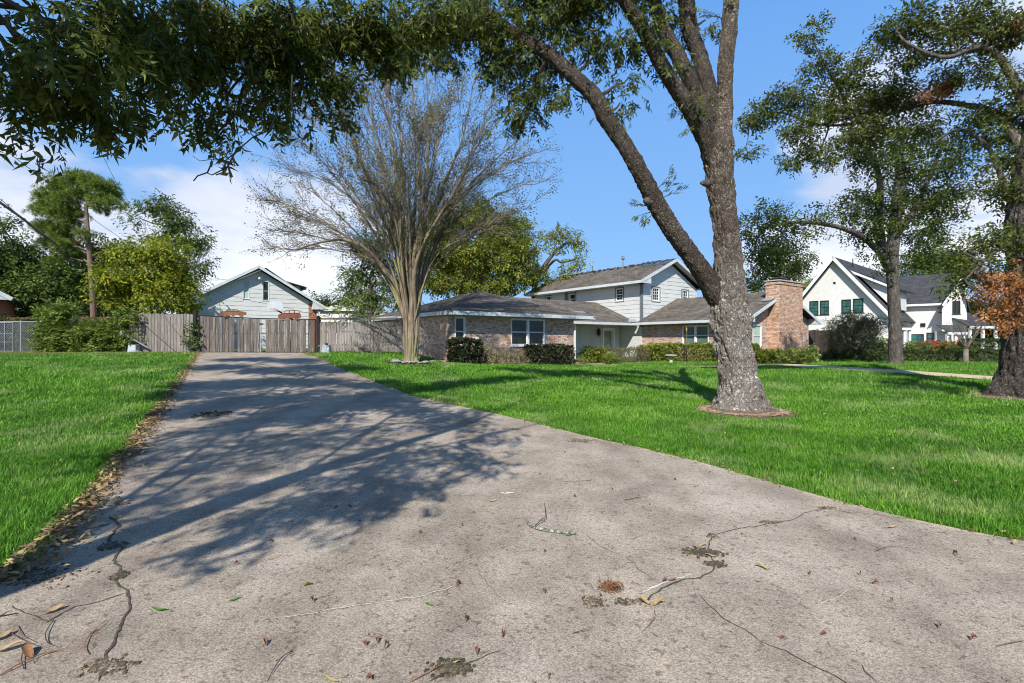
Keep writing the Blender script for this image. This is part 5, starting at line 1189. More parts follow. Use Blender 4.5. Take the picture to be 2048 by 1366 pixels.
def T_needles(seed, k=18, L=.2):
    g = np.random.default_rng(seed); V = []
    for i in range(k):
        d = np.array([g.normal(.5, .5), g.normal(0, .6), g.normal(.35, .5)]); V += blade(L * g.uniform(.7, 1.1), .022, (0, 0, 0), d, (g.normal(), g.normal(), 1), fold=0)
    return np.array(V)
def place(T, P, D, S, name, mat, parent, roll=None, g=rng, per=4, label=None, up=(0, 0, 1), kind=None, jit=0.0, drop=0.0):
    """copies template T (local x = growth direction D) to points P; joined, cheap"""
    N = len(P); D = D / np.maximum(np.linalg.norm(D, axis=1, keepdims=True), 1e-9)
    up = np.broadcast_to(np.array(up, float), (N, 3)) + g.normal(0, .35 if roll is None else roll, (N, 3))
    Y = np.cross(up, D); Y /= np.maximum(np.linalg.norm(Y, axis=1, keepdims=True), 1e-9); Zv = np.cross(D, Y)
    V = P[:, None, :] + S[:, None, None] * (T[None, :, 0, None] * D[:, None, :] + T[None, :, 1, None] * Y[:, None, :] + T[None, :, 2, None] * Zv[:, None, :])
    if jit:
        Q = V.reshape(N, -1, 4, 3); sj = S[:, None, None, None] * jit
        Q += g.normal(0, 1, (N, Q.shape[1], 1, 3)) * sj * .7; Q[:, :, 2:3] += g.normal(0, 1, (N, Q.shape[1], 1, 3)) * sj * 1.6; Q[:, :, 1:2] += g.normal(0, 1, (N, Q.shape[1], 1, 3)) * sj * .5
        V = Q.reshape(N, -1, 3)
    k = len(T); nq = k // 4; q = (np.arange(N)[:, None, None] * k + np.arange(nq)[None, :, None] * 4 + np.arange(4)[None, None, :]).reshape(-1, 4)
    r = (np.repeat(g.random(N), nq) * .55 + g.random(N * nq) * .45)
    if drop: kp = g.random(len(q)) > drop; q = q[kp]; r = r[kp]
    org = P.mean(0) if parent is None else np.zeros(3)
    o = link_mesh(name, np_mesh(name, V.reshape(-1, 3), q, mat, r), parent, kind=kind)
    if label: o['label'] = label
    return o
def blob_points(blobs, dens, clump=.35, g=rng, per=9, shell=.55, fl=.75):
    """blobs (x,y,z,r): clump centres biased outwards, `per` sprigs round each; returns points, outward directions, clump centres"""
    P = []; D = []; C = []
    for b in blobs:
        x, y, z, r = b[:4]; f = b[4] if len(b) > 4 else fl; dn = dens * (b[5] if len(b) > 5 else 1)
        nc = max(3, int(dn * r * r)); u = g.normal(0, 1, (nc, 3)); u /= np.linalg.norm(u, axis=1, keepdims=True)
        rad = r * (shell + (1 - shell) * g.random(nc)) * g.uniform(.75, 1.12, nc) * (g.random(nc) ** .25)
        c = np.array([x, y, z]) + u * rad[:, None] * np.array([1, 1, f]); C.append(c)
        off = g.normal(0, clump, (nc, per, 3)) * np.array([1, 1, .6]); pts = c[:, None, :] + off; P.append(pts.reshape(-1, 3))
        D.append((np.repeat(u, per, 0) * .5 + off.reshape(-1, 3) / clump * .5 + g.normal(0, .35, (nc * per, 3))))
    return np.concatenate(P), np.concatenate(D), C
def limb_path(a, b, sag=.1, n=7, wob=.06, g=rnd, start=None):
    a = Vector(a); b = Vector(b); L = (b - a).length; pts = []; s = start or Vector((0, 0, 1))
    c = a + Vector(s).normalized() * L * .38
    for i in range(n + 1):
        t = i / n; p = a * (1 - t) ** 2 + c * 2 * t * (1 - t) + b * t * t
        if 0 < i < n: p += Vector((g.uniform(-1, 1), g.uniform(-1, 1), g.uniform(-1, 1))) * wob * L * .5
        pts.append(p)
    return pts
def smooth_pts(pts, rad, sub=4):
    """Catmull-Rom through control points"""
    P = [Vector(p) for p in pts]; P = [P[0] * 2 - P[1]] + P + [P[-1] * 2 - P[-2]]; r = [rad[0]] + list(rad) + [rad[-1]]; o = []; q = []
    for i in range(1, len(P) - 2):
        for k in range(sub):
            t = k / sub; o.append(.5 * ((2 * P[i]) + (-P[i - 1] + P[i + 1]) * t + (2 * P[i - 1] - 5 * P[i] + 4 * P[i + 1] - P[i + 2]) * t * t + (-P[i - 1] + 3 * P[i] - 3 * P[i + 1] + P[i + 2]) * t ** 3)); q.append(r[i] * (1 - t) + r[i + 1] * t)
    o.append(P[-2]); q.append(r[-2]); return o, q
def bark_tube(mb, pts, rad, sides=40, ring=.05, amp=.035, seed=0, flute=0.0, base_z=None, flare=0, freq=5.0, zf=.28):
    """thick trunk with real ridges: fine rings displaced by stretched noise"""
    P, Rr = smooth_pts(pts, rad, 6); out = []; rr = []
    for a, b, ra, rb_ in zip(P[:-1], P[1:], Rr[:-1], Rr[1:]):
        n = max(1, int((b - a).length / ring))
        for i in range(n): out.append(a.lerp(b, i / n)); rr.append(ra + (rb_ - ra) * i / n)
    out.append(P[-1]); rr.append(Rr[-1]); vs = []; fs = []; prev = None; n = len(out)
    for i, p in enumerate(out):
        d = (out[min(i + 1, n - 1)] - out[max(i - 1, 0)]).normalized()
        u = (Vector((1, 0, 0)) - d * d.x).normalized() if prev is None else (prev - d * prev.dot(d)).normalized(); prev = u; w = d.cross(u)
        for k in range(sides):
            t = 2 * math.pi * k / sides; dr = u * math.cos(t) + w * math.sin(t); q = p + dr * rr[i]
            h = mnoise.noise(Vector((q.x * freq * 2.4, q.y * freq * 2.4, q.z * freq * 2.4 * zf + seed))); h2 = mnoise.noise(Vector((q.x * freq * 6, q.y * freq * 6, q.z * freq * 6 * .4 + seed)))
            f = 1 + amp * 1.1 * (abs(h) * 2 - .5) + amp * .6 * h2 + .07 * mnoise.noise(Vector((dr.x * 1.5, dr.y * 1.5, q.z * .9 + seed)))
            if flute: f += flute * max(0, 1 - (p.z - base_z) / .8) ** 2 * (.5 + .5 * math.sin(t * 5 + seed)) 
            vs.append(tuple(p + dr * rr[i] * f))
    for i in range(n - 1):
        for k in range(sides): a = i * sides + k; b = i * sides + (k + 1) % sides; fs.append((a, b, b + sides, a + sides))
    fs.append(tuple(range((n - 1) * sides, n * sides))); mb.add(vs, fs, .5)
def twigs_to(mb, src, cents, r0=.03, r1=.006, sides=4, wob=.12, n=4, frac=1.0):
    for c in cents:
        if rnd.random() > frac: continue
        c = Vector(c); best = min(src, key=lambda s: (Vector(s) - c).length); pts = limb_path(best, c, n=n, wob=wob, start=(c - Vector(best)).normalized() + Vector((0, 0, .3)))
        mb.tube(pts, [r0 + (r1 - r0) * i / n for i in range(n + 1)], sides, cap=False)
def make_tree(name, label, base, trunks, blobs, tmpl, mat, bark, dens=16, per=9, clump=.3, scale=(.8, 1.2), group=None, cat='tree', twig_frac=.7, shell=.5, extra=None, droop=.25, limb_r=.07, branch_mat=None, twr=.02):
    """trunks: list of (points, radii); limbs grown from trunk to every blob centre, twigs to each clump"""
    base = Vector(base); e = empty(name, base, 0, label, cat, group); L = lambda p: tuple(Vector(p) - base)
    mb = MB(); tips = []
    for pts, rad in trunks:
        P_, R_ = smooth_pts([L(p) for p in pts], rad, 5); mb.tube(P_, R_, 12, jit=.05); tips += P_[len(P_) // 3:]
    mb.build('trunk', bark, e, smooth=True)
    bl = [(*L(b[:3]), *b[3:]) for b in blobs]; P, D, C = blob_points(bl, dens, clump, per=per, shell=shell)
    lm = MB()
    for b, cs in zip(bl, C):
        lm = MB(); c = Vector(b[:3]); s = min(tips, key=lambda t: (t - c).length + max(0, t.z - c.z) * 1.5); pts = limb_path(s, c, n=6, wob=.10, start=(c - s).normalized() + Vector((0, 0, .5)))
        ln = (c - s).length; r0 = min(limb_r * (.5 + ln * .18), limb_r * 2.2); lm.tube(pts, [r0 * (1 - .75 * i / 6) for i in range(7)], 6, cap=False)
        src = pts[3:]; k = min(len(cs), 40); twigs_to(lm, src, cs[:k], twr, .005, 3, frac=twig_frac, n=3)
        lm.build('limb', branch_mat or bark, e, smooth=True)
    D[:, 2] -= droop; S = rng.uniform(*scale, len(P)); o = place(tmpl, P, D, S, 'crown', mat, e)
    if extra:
        for nm, bb, tm, mt, dn in extra:
            b2 = [(*L(b[:3]), *b[3:]) for b in bb]; P, D, C = blob_points(b2, dn, clump, per=per, shell=.3); D[:, 2] -= droop
            place(tm, P, D, rng.uniform(*scale, len(P)), nm, mt, e)
            tw = MB(); 
            for b, cs in zip(b2, C): twigs_to(tw, [Vector(b[:3]) + Vector((0, 0, .2))], cs[:14], .012, .004, 3)
            tw.build('twigs', branch_mat or bark, e, kind='stuff')
    return e
def B(px, py, D, r, *k): p = W(px, py, D); return (p.x, p.y, p.z, r / 1024 * D, *k)

# ---- big pecan on the lawn --------------------------------------------------------------
S10 = 10.2 / 1024
def TP(px, py, D, w): return W(px, py, D), w / 2 * D / 1024
def path_of(lst): a = [TP(*l) for l in lst]; return [x[0] for x in a], [x[1] for x in a]
be = empty('pecan_tree', BIG, 0, 'massive rough-barked pecan tree leaning and forking on the right lawn', 'tree')
def rel(pts, o=BIG): return [p - o for p in pts]
mb = MB()
P_, R_ = path_of([(1482, 834, 10.2, 136), (1480, 812, 10.2, 108), (1478, 780, 10.2, 86), (1472, 730, 10.2, 78), (1464, 680, 10.2, 77), (1461, 630, 10.2, 83), (1458, 595, 10.2, 80), (1457, 545, 10.2, 66), (1456, 500, 10.2, 56), (1450, 440, 10.2, 54), (1441, 378, 10.2, 56), (1438, 330, 10.2, 60), (1437, 290, 10.2, 60), (1444, 240, 10.25, 44), (1449, 190, 10.3, 34), (1451, 130, 10.3, 33), (1458, 60, 10.4, 34), (1462, 0, 10.5, 33), (1470, -120, 10.8, 28), (1500, -260, 11, 20)])
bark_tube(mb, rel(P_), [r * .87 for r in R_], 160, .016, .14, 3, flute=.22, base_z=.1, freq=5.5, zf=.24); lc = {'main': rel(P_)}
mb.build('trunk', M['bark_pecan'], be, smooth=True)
limbs = {
 'left': [(1452, 610, 10.2, 46), (1430, 585, 10.2, 48), (1413, 556, 10.15, 44), (1388, 520, 10.1, 40), (1345, 460, 10.0, 38), (1314, 410, 10.0, 39), (1283, 350, 9.9, 36), (1255, 300, 9.9, 34), (1215, 240, 9.9, 36), (1190, 195, 9.9, 34), (1150, 155, 10, 30), (1100, 110, 10.1, 28), (1040, 75, 10.3, 26), (985, 35, 10.5, 24), (930, -20, 10.8, 22), (860, -90, 11, 18)],
 'mid': [(1434, 330, 10.2, 46), (1412, 275, 10.15, 42), (1380, 220, 10.05, 34), (1341, 160, 9.9, 31), (1310, 105, 9.8, 30), (1287, 60, 9.7, 29), (1250, 0, 9.6, 28), (1190, -110, 9.5, 20)],
 'inner': [(1432, 300, 10.2, 44), (1408, 235, 10.25, 34), (1382, 165, 10.3, 31), (1352, 105, 10.4, 30), (1327, 60, 10.5, 29), (1308, 0, 10.6, 28), (1280, -90, 10.8, 22)],
 'up': [(1434, 270, 10.25, 38), (1423, 205, 10.4, 34), (1413, 160, 10.5, 33), (1396, 105, 10.6, 32), (1380, 60, 10.6, 33), (1372, 0, 10.7, 34), (1360, -90, 11, 24)]}
for k_, v_ in limbs.items():
    P_, R_ = path_of(v_); mb = MB(); bark_tube(mb, rel(P_), [r * .92 for r in R_], 76, .022, .10, len(k_), freq=6.5, zf=.34); mb.build('limb', M['bark_limb'], be, smooth=True); lc[k_] = rel(P_)
# knots
for px, py, w in ((1294, 402, 22), (1196, 215, 26), (1408, 366, 16)):
    p = W(px, py, 9.9) - BIG; m = MB(); m.tube([p + Vector((.1, .05, 0)), p, p + Vector((-.07, -.04, -.01))], [.14 * w / 28, .11 * w / 28, .03], 10, jit=.15); m.build('knot', M['bark_dark'], be, smooth=True)
PEC = T_compound(5, .10, .030, .034); PECS = T_compound(4, .085, .024, .03)
bigblobs = [B(1000, 60, 10.4, 90), B(1060, 180, 10.6, 62), B(1040, 235, 10.8, 42), B(1010, 120, 10.6, 70), B(930, 40, 10.8, 85), B(1130, 30, 10.2, 90), B(1090, 120, 10.4, 55), B(1200, 95, 9.9, 65, .75, .7), B(1250, 165, 9.9, 40, .75, .6), B(1280, 60, 9.8, 70, .75, .7),
            B(1330, 130, 9.9, 42, .75, .45), B(1240, 205, 9.9, 22, .8, .6), B(1350, 30, 10.6, 60, .75, .6), B(1180, -20, 9.7, 90), B(1060, -40, 10.4, 110), B(1390, 205, 10.1, 20, .8, .5), B(1410, 40, 10.6, 30, .8, .5), B(1290, -60, 10.5, 110), B(900, 110, 11, 45), B(860, 60, 11.2, 70), B(1130, 190, 10.2, 40, .75, .6)]
bl = [(b[0] - BIG.x, b[1] - BIG.y, b[2] - BIG.z, *b[3:]) for b in bigblobs]
P, D, C = blob_points(bl, 42, .17, per=10, shell=.25); D[:, 2] -= .75
place(PEC, P, D, rng.uniform(.75, 1.1, len(P)), 'crown', M['lf_pecan'], be, jit=.016, drop=.18)
lm = MB(); src = [p for v_ in lc.values() for p in v_[3:]]
for b, cs in zip(bl, C):
    c = Vector(b[:3]); s = min(src, key=lambda t: (t - c).length); pts = limb_path(s, c, n=6, wob=.14, start=(c - s).normalized()); lm.tube(pts, [.045 - .005 * i for i in range(7)], 6, cap=False); twigs_to(lm, pts[2:], cs[:60], .014, .004, 3, wob=.2, frac=.6)
lm.build('twigs', M['twig_dark'], be, kind='stuff')
# sprigs growing from the limbs, against the sky
spr = MB(); SP = []; SD = []
for (px, py, D_, tx, ty) in ((1315, 395, 10, 1345, 365), (1320, 400, 10, 1360, 378), (1310, 385, 10, 1340, 350), (1300, 415, 10, 1278, 405), (1305, 430, 10, 1290, 440), (1300, 425, 10, 1275, 432), (1240, 225, 9.9, 1248, 262), (1225, 215, 9.9, 1232, 245), (1400, 240, 10.1, 1372, 262), (1440, 35, 10.3, 1415, 30), (1430, 45, 10.3, 1420, 55), (1385, 215, 10, 1350, 225)):
    a = W(px, py, D_) - BIG; b = W(tx, ty, D_ - .1) - BIG; spr.tube(limb_path(a, b, n=4, start=(b - a)), [.012, .009, .007, .005, .003], 4, cap=False)
    for t in (.35, .55, .75, .9, 1): SP.append(a.lerp(b, t)); SD.append((b - a).normalized() + Vector((rnd.uniform(-.6, .6), rnd.uniform(-.6, .6), rnd.uniform(-.5, .5))))
spr.build('spray_stems', M['twig_dark'], be, kind='stuff'); place(PECS, np.array([tuple(p) for p in SP]), np.array([tuple(p) for p in SD]), rng.uniform(.75, 1.0, len(SP)), 'leaf_sprays', M['lf_pecan'], be)
# broken stub hanging under the canopy
m = MB(); P_, R_ = path_of([(868, 62, 10.9, 12), (845, 95, 10.9, 12), (822, 120, 10.9, 12), (800, 130, 10.9, 12), (785, 140, 10.9, 11), (778, 165, 10.9, 12), (776, 185, 10.9, 9), (784, 205, 10.9, 5)]); P_, R_ = smooth_pts(rel(P_), R_, 4); m.tube(P_, R_, 8, jit=.35)
P_, R_ = path_of([(868, 62, 10.9, 12), (920, 30, 10.8, 14), (960, 15, 10.6, 16)]); m.tube(rel(P_), R_, 8); m.build('dead_limb', M['bark_dark'], be)

# ---- shade tree left of and behind the camera; its canopy hangs into the top left --------
SB = G(-4.5, -1.4)
se = empty('shade_tree', SB, 0, 'pecan canopy hanging into the top left corner, dark against the sky', 'tree')
def rs(p): return Vector(p) - SB
tr = [Vector((-4.5, -1.4, SB.z - .1)), Vector((-4.2, -1.0, 1.5)), Vector((-3.85, -.6, 3.5)), Vector((-3.5, -.36, 5.5)), Vector((-3.0, -.1, 6.8)), Vector((-2.5, .2, 7.9)), Vector((-2.3, .5, 8.6))]
mb = MB(); bark_tube(mb, [rs(p) for p in tr], [.34, .25, .20, .16, .11, .06, .03], 40, .06, .06, 9); mb.build('trunk', M['bark_dark'], se, smooth=True)
br = [([tr[2], Vector((-5, .6, 5.2)), Vector((-6.2, 3.0, 6.6)), Vector((-7.0, 5.5, 7.2)), Vector((-7.4, 7.5, 7.2))], [.13, .12, .10, .07, .04]),
      ([tr[3], Vector((-3.6, 1.8, 6.4)), Vector((-3.4, 3.8, 6.7)), Vector((-3.0, 6, 6.4)), Vector((-3.2, 8, 6.0))], [.12, .11, .10, .07, .04]),
      ([tr[2], Vector((-4.6, 1.2, 4.9)), Vector((-5.2, 3, 5.2)), Vector((-5.5, 5, 4.9))], [.11, .09, .07, .04]),
      ([tr[3], Vector((-2.6, .0, 6.3)), Vector((-1.6, .8, 6.8)), Vector((-.6, 1.6, 7.2))], [.10, .08, .06, .03]),
      ([tr[5], Vector((-1.6, 2.2, 9.0)), Vector((-.8, 4.5, 9.2)), Vector((0, 6, 9.1))], [.10, .08, .06, .03])]
src = []
for pts, rad in br: sb = MB(); P_, R_ = smooth_pts([rs(p) for p in pts], [r * .30 for r in rad], 5); sb.tube(P_, R_, 10, jit=.06); src += P_[4:]; sb.build('limb', M['bark_dark'], se, smooth=True)
inb = [B(40, 150, 5.0, 120), B(30, 235, 5.2, 55), B(150, 190, 5.5, 90), B(215, 240, 5.8, 50, .8, .7), B(130, 60, 4.8, 130), B(260, 110, 6.0, 95), B(330, 60, 6.2, 105), B(330, 150, 6.4, 60), B(400, 130, 6.8, 80), B(430, 220, 7, 55), B(425, 275, 7.1, 34, .9, .8), B(470, 60, 7.0, 110), B(520, 170, 7.3, 75), B(565, 100, 7.4, 90),
       B(600, 190, 7.6, 55), B(560, 225, 7.7, 30, .8, .6), B(640, 60, 7.8, 105), B(690, 150, 8.0, 65), B(660, 215, 8.1, 30, .8, .5), B(730, 70, 8.2, 95), B(790, 110, 8.5, 60), B(820, 50, 8.6, 85), B(300, 205, 6.1, 26, .8, .6), B(880, 20, 8.8, 80), B(740, 30, 8.0, 80), B(560, 20, 7.0, 90), B(220, 10, 5.2, 110), B(400, 10, 6.4, 100)]
top = []                                                     # crown above and behind the frame
for i in range(160):
    x = rnd.uniform(-10.5, 1.0); y = rnd.uniform(-4, 9); z = rnd.uniform(5.2, 10.5)
    if y > 0 and (z - EYE) / y < .76 and abs(x) < y * 1.15: continue
    if x > -3.5 + y * .5 + 1.5: continue
    k_ = z / math.tan(R(SUN_EL)); sx_, sy_ = x + SUN_TRAVEL.x * k_, y + SUN_TRAVEL.y * k_
    if sy_ > 1 and not in_poly(np.array([sx_ - .6]), np.array([sy_]), drive_poly)[0]: continue
    if rnd.random() < .45: top.append((x, y, z, rnd.uniform(.6, 1.0), .7, .3))
def caster(px, py, h, r, f=1.0):                              # limb clusters overhead, each throwing its dapple on the drive
    g = ground_at(px, py); k = (h - g.z) / math.tan(R(SUN_EL)); p = Vector((g.x, g.y, 0)) - SUN_TRAVEL * k; return (p.x, p.y, h, r, .6, f)
cast = [caster(*c) for c in ((430, 935, 6.2, .6, .7), (350, 905, 6.6, .8, .6), (540, 895, 6.4, .7, .5), (700, 1000, 5.0, .5, 1.3), (780, 990, 5.1, .42, 1.4), (610, 1010, 4.9, .38, 1.0), (540, 1025, 4.8, .3, .8), (820, 965, 5.4, .35, 1.2), (860, 900, 5.8, .5, .8), (940, 925, 5.6, .4, 1.1), (985, 935, 5.4, .22, 1.3), (330, 1000, 5.4, .3, .8),
        (760, 860, 6.4, .8, .6), (900, 850, 6.6, .7, .6), (980, 870, 6.2, .6, .5), (500, 850, 7.4, .9, .7), (640, 840, 7.6, .8, .7), (420, 820, 8.4, .9, 2.1), (560, 800, 8.8, 1.0, 2.1), (700, 800, 8.6, .9, 2.1), (820, 815, 8, .9, .8), (480, 770, 9.8, 1.1, 2.1), (640, 765, 10, 1.0, 2.1), (760, 770, 9.4, 1.0, 2.1), (540, 742, 11, 1.2, 2.1), (450, 735, 11.2, 1.2, 2.1), (640, 735, 11.4, 1.1, 2.1), (400, 870, 7, .6, .7), (900, 830, 7.4, .7, .8), (500, 720, 12, 1.3, 1.8), (600, 722, 12, 1.3, 1.8), (430, 770, 9.6, 1.1, 1.8), (560, 765, 9.9, 1.2, 1.8), (700, 740, 10.8, 1.2, 1.6), (380, 790, 9, 1.0, 1.5), (620, 820, 8.2, .9, 1.4), (780, 800, 8.8, 1.0, 1.6), (500, 800, 9, 1.0, 1.5))]
def infr(b): return b[1] > .3 and abs(b[0]) < b[1] * 1.02 + .3 and (b[2] - b[3] - EYE) / b[1] < .50
cast = [c for c in cast if not infr(c)]
allb = inb + top + cast; bl = [(b[0] - SB.x, b[1] - SB.y, b[2] - SB.z, *b[3:]) for b in allb]
P, D, C = blob_points(bl, 40, .15, per=9, shell=.2); D[:, 2] -= .8
place(PEC, P, D, rng.uniform(.6, 1.45, len(P)), 'crown', M['lf_pecan'], se, jit=.016, drop=.18)
lm = MB()
for b, cs in zip(bl, C):
    c = Vector(b[:3]); s = min(src, key=lambda t: (t - c).length); pts = limb_path(s, c, n=6, wob=.12, start=(c - s).normalized() + Vector((0, 0, .2))); lm.tube(pts, [.035 - .0035 * i for i in range(7)], 5, cap=False); twigs_to(lm, pts[2:], cs[:36], .010, .003, 3, wob=.2, frac=.5)
for seq in ([(560, 205), (540, 260), (505, 275), (470, 305), (450, 322), (430, 318), (400, 322), (385, 312)], [(470, 305), (455, 335), (440, 342), (424, 350), (412, 345)], [(452, 322), (446, 345), (432, 350)], [(425, 322), (415, 345), (395, 352), (387, 362)], [(585, 150), (582, 200), (590, 240)], [(368, 165), (356, 190), (357, 208), (342, 212)], [(150, 70), (140, 90), (110, 110), (70, 115)]):
    lm.tube([rs(W(px, py, 6.6 if px > 200 else 5)) for px, py in seq], [.011 - .0012 * i for i in range(len(seq))], 5, cap=False)
lm.build('twigs', M['twig_dark'], se, kind='stuff')

# ---- crepe myrtle -------------------------------------------------------------------------
ce = empty('crepe_myrtle', CRP, 0, 'tall vase-shaped crepe myrtle, nearly bare, many smooth stems, beside the driveway', 'tree')
def rc(p): return Vector(p) - CRP
def dome(px, py, dy): p = W(px, py, 20.3 + dy); return p - CRP
stems = []; tips_c = []; tw = MB(); ends = []; ed = []
tg = [(545, 400, 0), (560, 330, 1), (590, 270, -1), (540, 460, 1), (600, 220, 1.5), (640, 200, -1.5), (660, 150, 1), (700, 130, -1), (720, 110, 1.8), (760, 100, 0), (790, 90, -1.6), (820, 100, 1.2), (850, 95, -.6), (880, 110, 1.6), (920, 130, 0), (950, 150, -1.4), (990, 180, 1), (1010, 230, -1), (1050, 270, .5), (1080, 300, -.5), (1070, 360, 1.2), (1050, 410, 0), (560, 500, -.6), (640, 300, -2), (700, 240, 2.2), (760, 180, -2.4), (880, 200, 2.4), (960, 260, -2), (1020, 330, 1.8), (620, 380, 2), (800, 240, 2.6), (850, 260, -2.7), (720, 340, -2.4), (940, 360, 2.3), (580, 430, -1.6), (1000, 470, -.4), (820, 160, 0), (740, 150, .6), (900, 170, -1.8), (680, 190, .3)]
for i, (px, py, dy) in enumerate(tg):
    end = dome(px, py, dy); sx = (px - 815) / 270; a = rnd.uniform(0, 6.28); base = Vector((sx * .13 + rnd.uniform(-.06, .06), -.06 + dy * .04 + rnd.uniform(-.12, .08), -.05))
    knee = Vector((sx * rnd.uniform(.22, .34), -.06 + dy * .08 + rnd.uniform(-.12, .1), rnd.uniform(1.8, 2.5))); k2 = Vector((sx * rnd.uniform(.75, 1.15), dy * .36, rnd.uniform(4.0, 5.2))) if py < 380 else Vector((sx * rnd.uniform(1.1, 1.5), dy * .5, rnd.uniform(3.6, 4.6)))
    mid = k2.lerp(end, .5) + Vector((rnd.uniform(-.45, .45), rnd.uniform(-.45, .45), rnd.uniform(.1, .7)))
    r0 = (rnd.uniform(.075, .105) if i % 3 == 0 else rnd.uniform(.045, .065)) * (.62 if py > 390 else 1)
    P_, R_ = smooth_pts([base, base.lerp(knee, .5) + Vector((rnd.uniform(-.06, .06), rnd.uniform(-.06, .06), 0)), knee, k2, mid, end], [r0 * 1.4, r0 * 1.05, r0 * .9, r0 * .72, r0 * .42, .009], 7)
    m = MB(); m.tube(P_, R_, 9, jit=.05); m.build('stem', M['bark_crepe'], ce, smooth=True)
    n = len(P_)
    for b_ in range(15):
        t = rnd.uniform(.5, .97) ** .8; j = int(t * (n - 1)); s = P_[j]; d0 = (P_[min(j + 2, n - 1)] - P_[max(j - 2, 0)]).normalized()
        d = (d0 + Vector((rnd.gauss(0, .42), rnd.gauss(0, .42), rnd.gauss(.12, .3))) + Vector((sx * .25, dy * .08, 0))).normalized(); ln = rnd.uniform(.8, 2.1) * (1.15 - .45 * t)
        e_ = s + d * ln; pts = limb_path(s, e_, n=4, wob=.22, start=d0); tw.tube(pts, [min(R_[j] * .55, .018), .013, .010, .008, .006], 4, cap=False)
        for q_ in range(7):
            s2 = pts[rnd.randint(1, 4)]; d2 = (d + Vector((rnd.gauss(0, .6), rnd.gauss(0, .6), rnd.gauss(.1, .45)))).normalized(); l2 = rnd.uniform(.3, .8); e2 = s2 + d2 * l2
            pm = s2.lerp(e2, .5) + Vector((rnd.gauss(0, .05), rnd.gauss(0, .05), rnd.gauss(.02, .05))); tw.tube([s2, pm, e2], [.009, .007, .005], 3, cap=False)
            ends.append(tuple(e2)); ed.append(tuple(d2)); ends.append(tuple(pm)); ed.append(tuple(d2))
tw.build('twigs', M['twig'], ce, kind='stuff')
ends = np.array(ends); ed = np.array(ed); k = rng.random(len(ends)) < .95; ends = ends[k]; ed = ed[k]
place(T_sprig(5, 7, .085, .045, .32), ends + rng.normal(0, .04, ends.shape), ed, rng.uniform(.6, 1.15, len(ends)), 'leaves', M['lf_crepe'], ce)
m = MB(); bark_tube(m, [Vector((0, 0, -.15)), Vector((0, 0, .1)), Vector((.0, 0, .4)), Vector((0, 0, .9)), Vector((-.02, 0, 1.5)), Vector((0, 0, 1.95))], [.40, .25, .19, .16, .13, .06], 48, .04, .05, 4, flute=.5, base_z=0, freq=3); m.build('trunk', M['bark_crepe'], ce, smooth=True)
# a side limb low on the left with the hanging brown nest
m = MB(); P_, R_ = path_of([(808, 640, 20.3, 6), (785, 570, 20.1, 8), (740, 505, 19.8, 7), (690, 480, 19.6, 6), (640, 485, 19.5, 4), (590, 500, 19.4, 3)]); P_, R_ = smooth_pts(rel(P_, CRP), R_, 4); m.tube(P_, R_, 7); m.build('side_limb', M['bark_crepe'], ce, smooth=True)
c = W(706, 493, 19.8) - CRP; ns = c; m = MB()
for i in range(120): a = c + Vector((rnd.gauss(0, .09), rnd.gauss(0, .09), rnd.gauss(0, .13))); d = Vector((rnd.gauss(0, 1), rnd.gauss(0, 1), rnd.gauss(0, 1))).normalized() * .12; m.tube([a - d, a + d], .006, 3, cap=False)
nest = m.build('bird_nest', M['twig_dark']); nest.location = CRP; tag(nest, 'dark twiggy nest hanging in the left side of the crepe myrtle', 'nest')

# ---- elm and oak at right -----------------------------------------------------------------
OAKT = T_sprig(3, 8, .085, .042, .26); OAKB = T_sprig(6, 7, .13, .07, .4); BIGT = T_sprig(8, 8, .24, .14, .7); MEDT = T_sprig(9, 8, .17, .10, .5)
elm_tr = [path_of([(1790, 733, 22.5, 34), (1791, 715, 22.5, 25), (1790, 640, 22.5, 22), (1786, 570, 22.5, 21), (1784, 520, 22.5, 22), (1790, 450, 22.5, 22), (1797, 380, 22.6, 17), (1800, 300, 22.8, 12)]),
          path_of([(1782, 540, 22.5, 22), (1765, 500, 22.4, 20), (1757, 440, 22.2, 16), (1760, 370, 22, 12), (1745, 300, 21.8, 8)]),
          path_of([(1776, 520, 22.4, 14), (1730, 478, 22, 11), (1690, 458, 21.6, 10), (1640, 447, 21.2, 8), (1580, 445, 20.8, 6), (1520, 460, 20.4, 4)]),
          path_of([(1792, 470, 22.6, 14), (1830, 420, 22.9, 11), (1860, 350, 23, 8), (1890, 280, 23, 5)])]
elm_b = [B(1500, 455, 20.4, 42), B(1545, 430, 20.6, 45), B(1590, 455, 20.8, 42), B(1540, 505, 20.5, 38), B(1500, 540, 20.4, 35, .9, .8), B(1590, 520, 20.8, 26, .9, .8), B(1640, 430, 21.2, 30, .8, .7), B(1700, 430, 22, 38), B(1745, 455, 22, 45), B(1730, 390, 22, 50), B(1790, 420, 22.4, 55), B(1850, 400, 23, 60), B(1900, 380, 23, 48), B(1900, 330, 23, 45),
         B(1850, 470, 22.8, 48), B(1880, 440, 23, 40), B(1820, 340, 22.8, 60), B(1750, 330, 22, 55), B(1720, 300, 22, 42), B(1800, 280, 22.6, 55), B(1870, 280, 23, 45), B(1740, 500, 22, 30, .8, .7), B(1760, 540, 22, 22, .8, .6), B(1830, 510, 22.6, 28, .8, .6), B(1930, 420, 23, 24, .8, .6)]
make_tree('elm_tree', 'slender dark elm with a forked trunk between the big pecan and the right edge', ELM, elm_tr, elm_b, OAKB, M['lf_elm'], M['bark_dark'], dens=19, per=10, clump=.2, limb_r=.05, shell=.3, twr=.014)
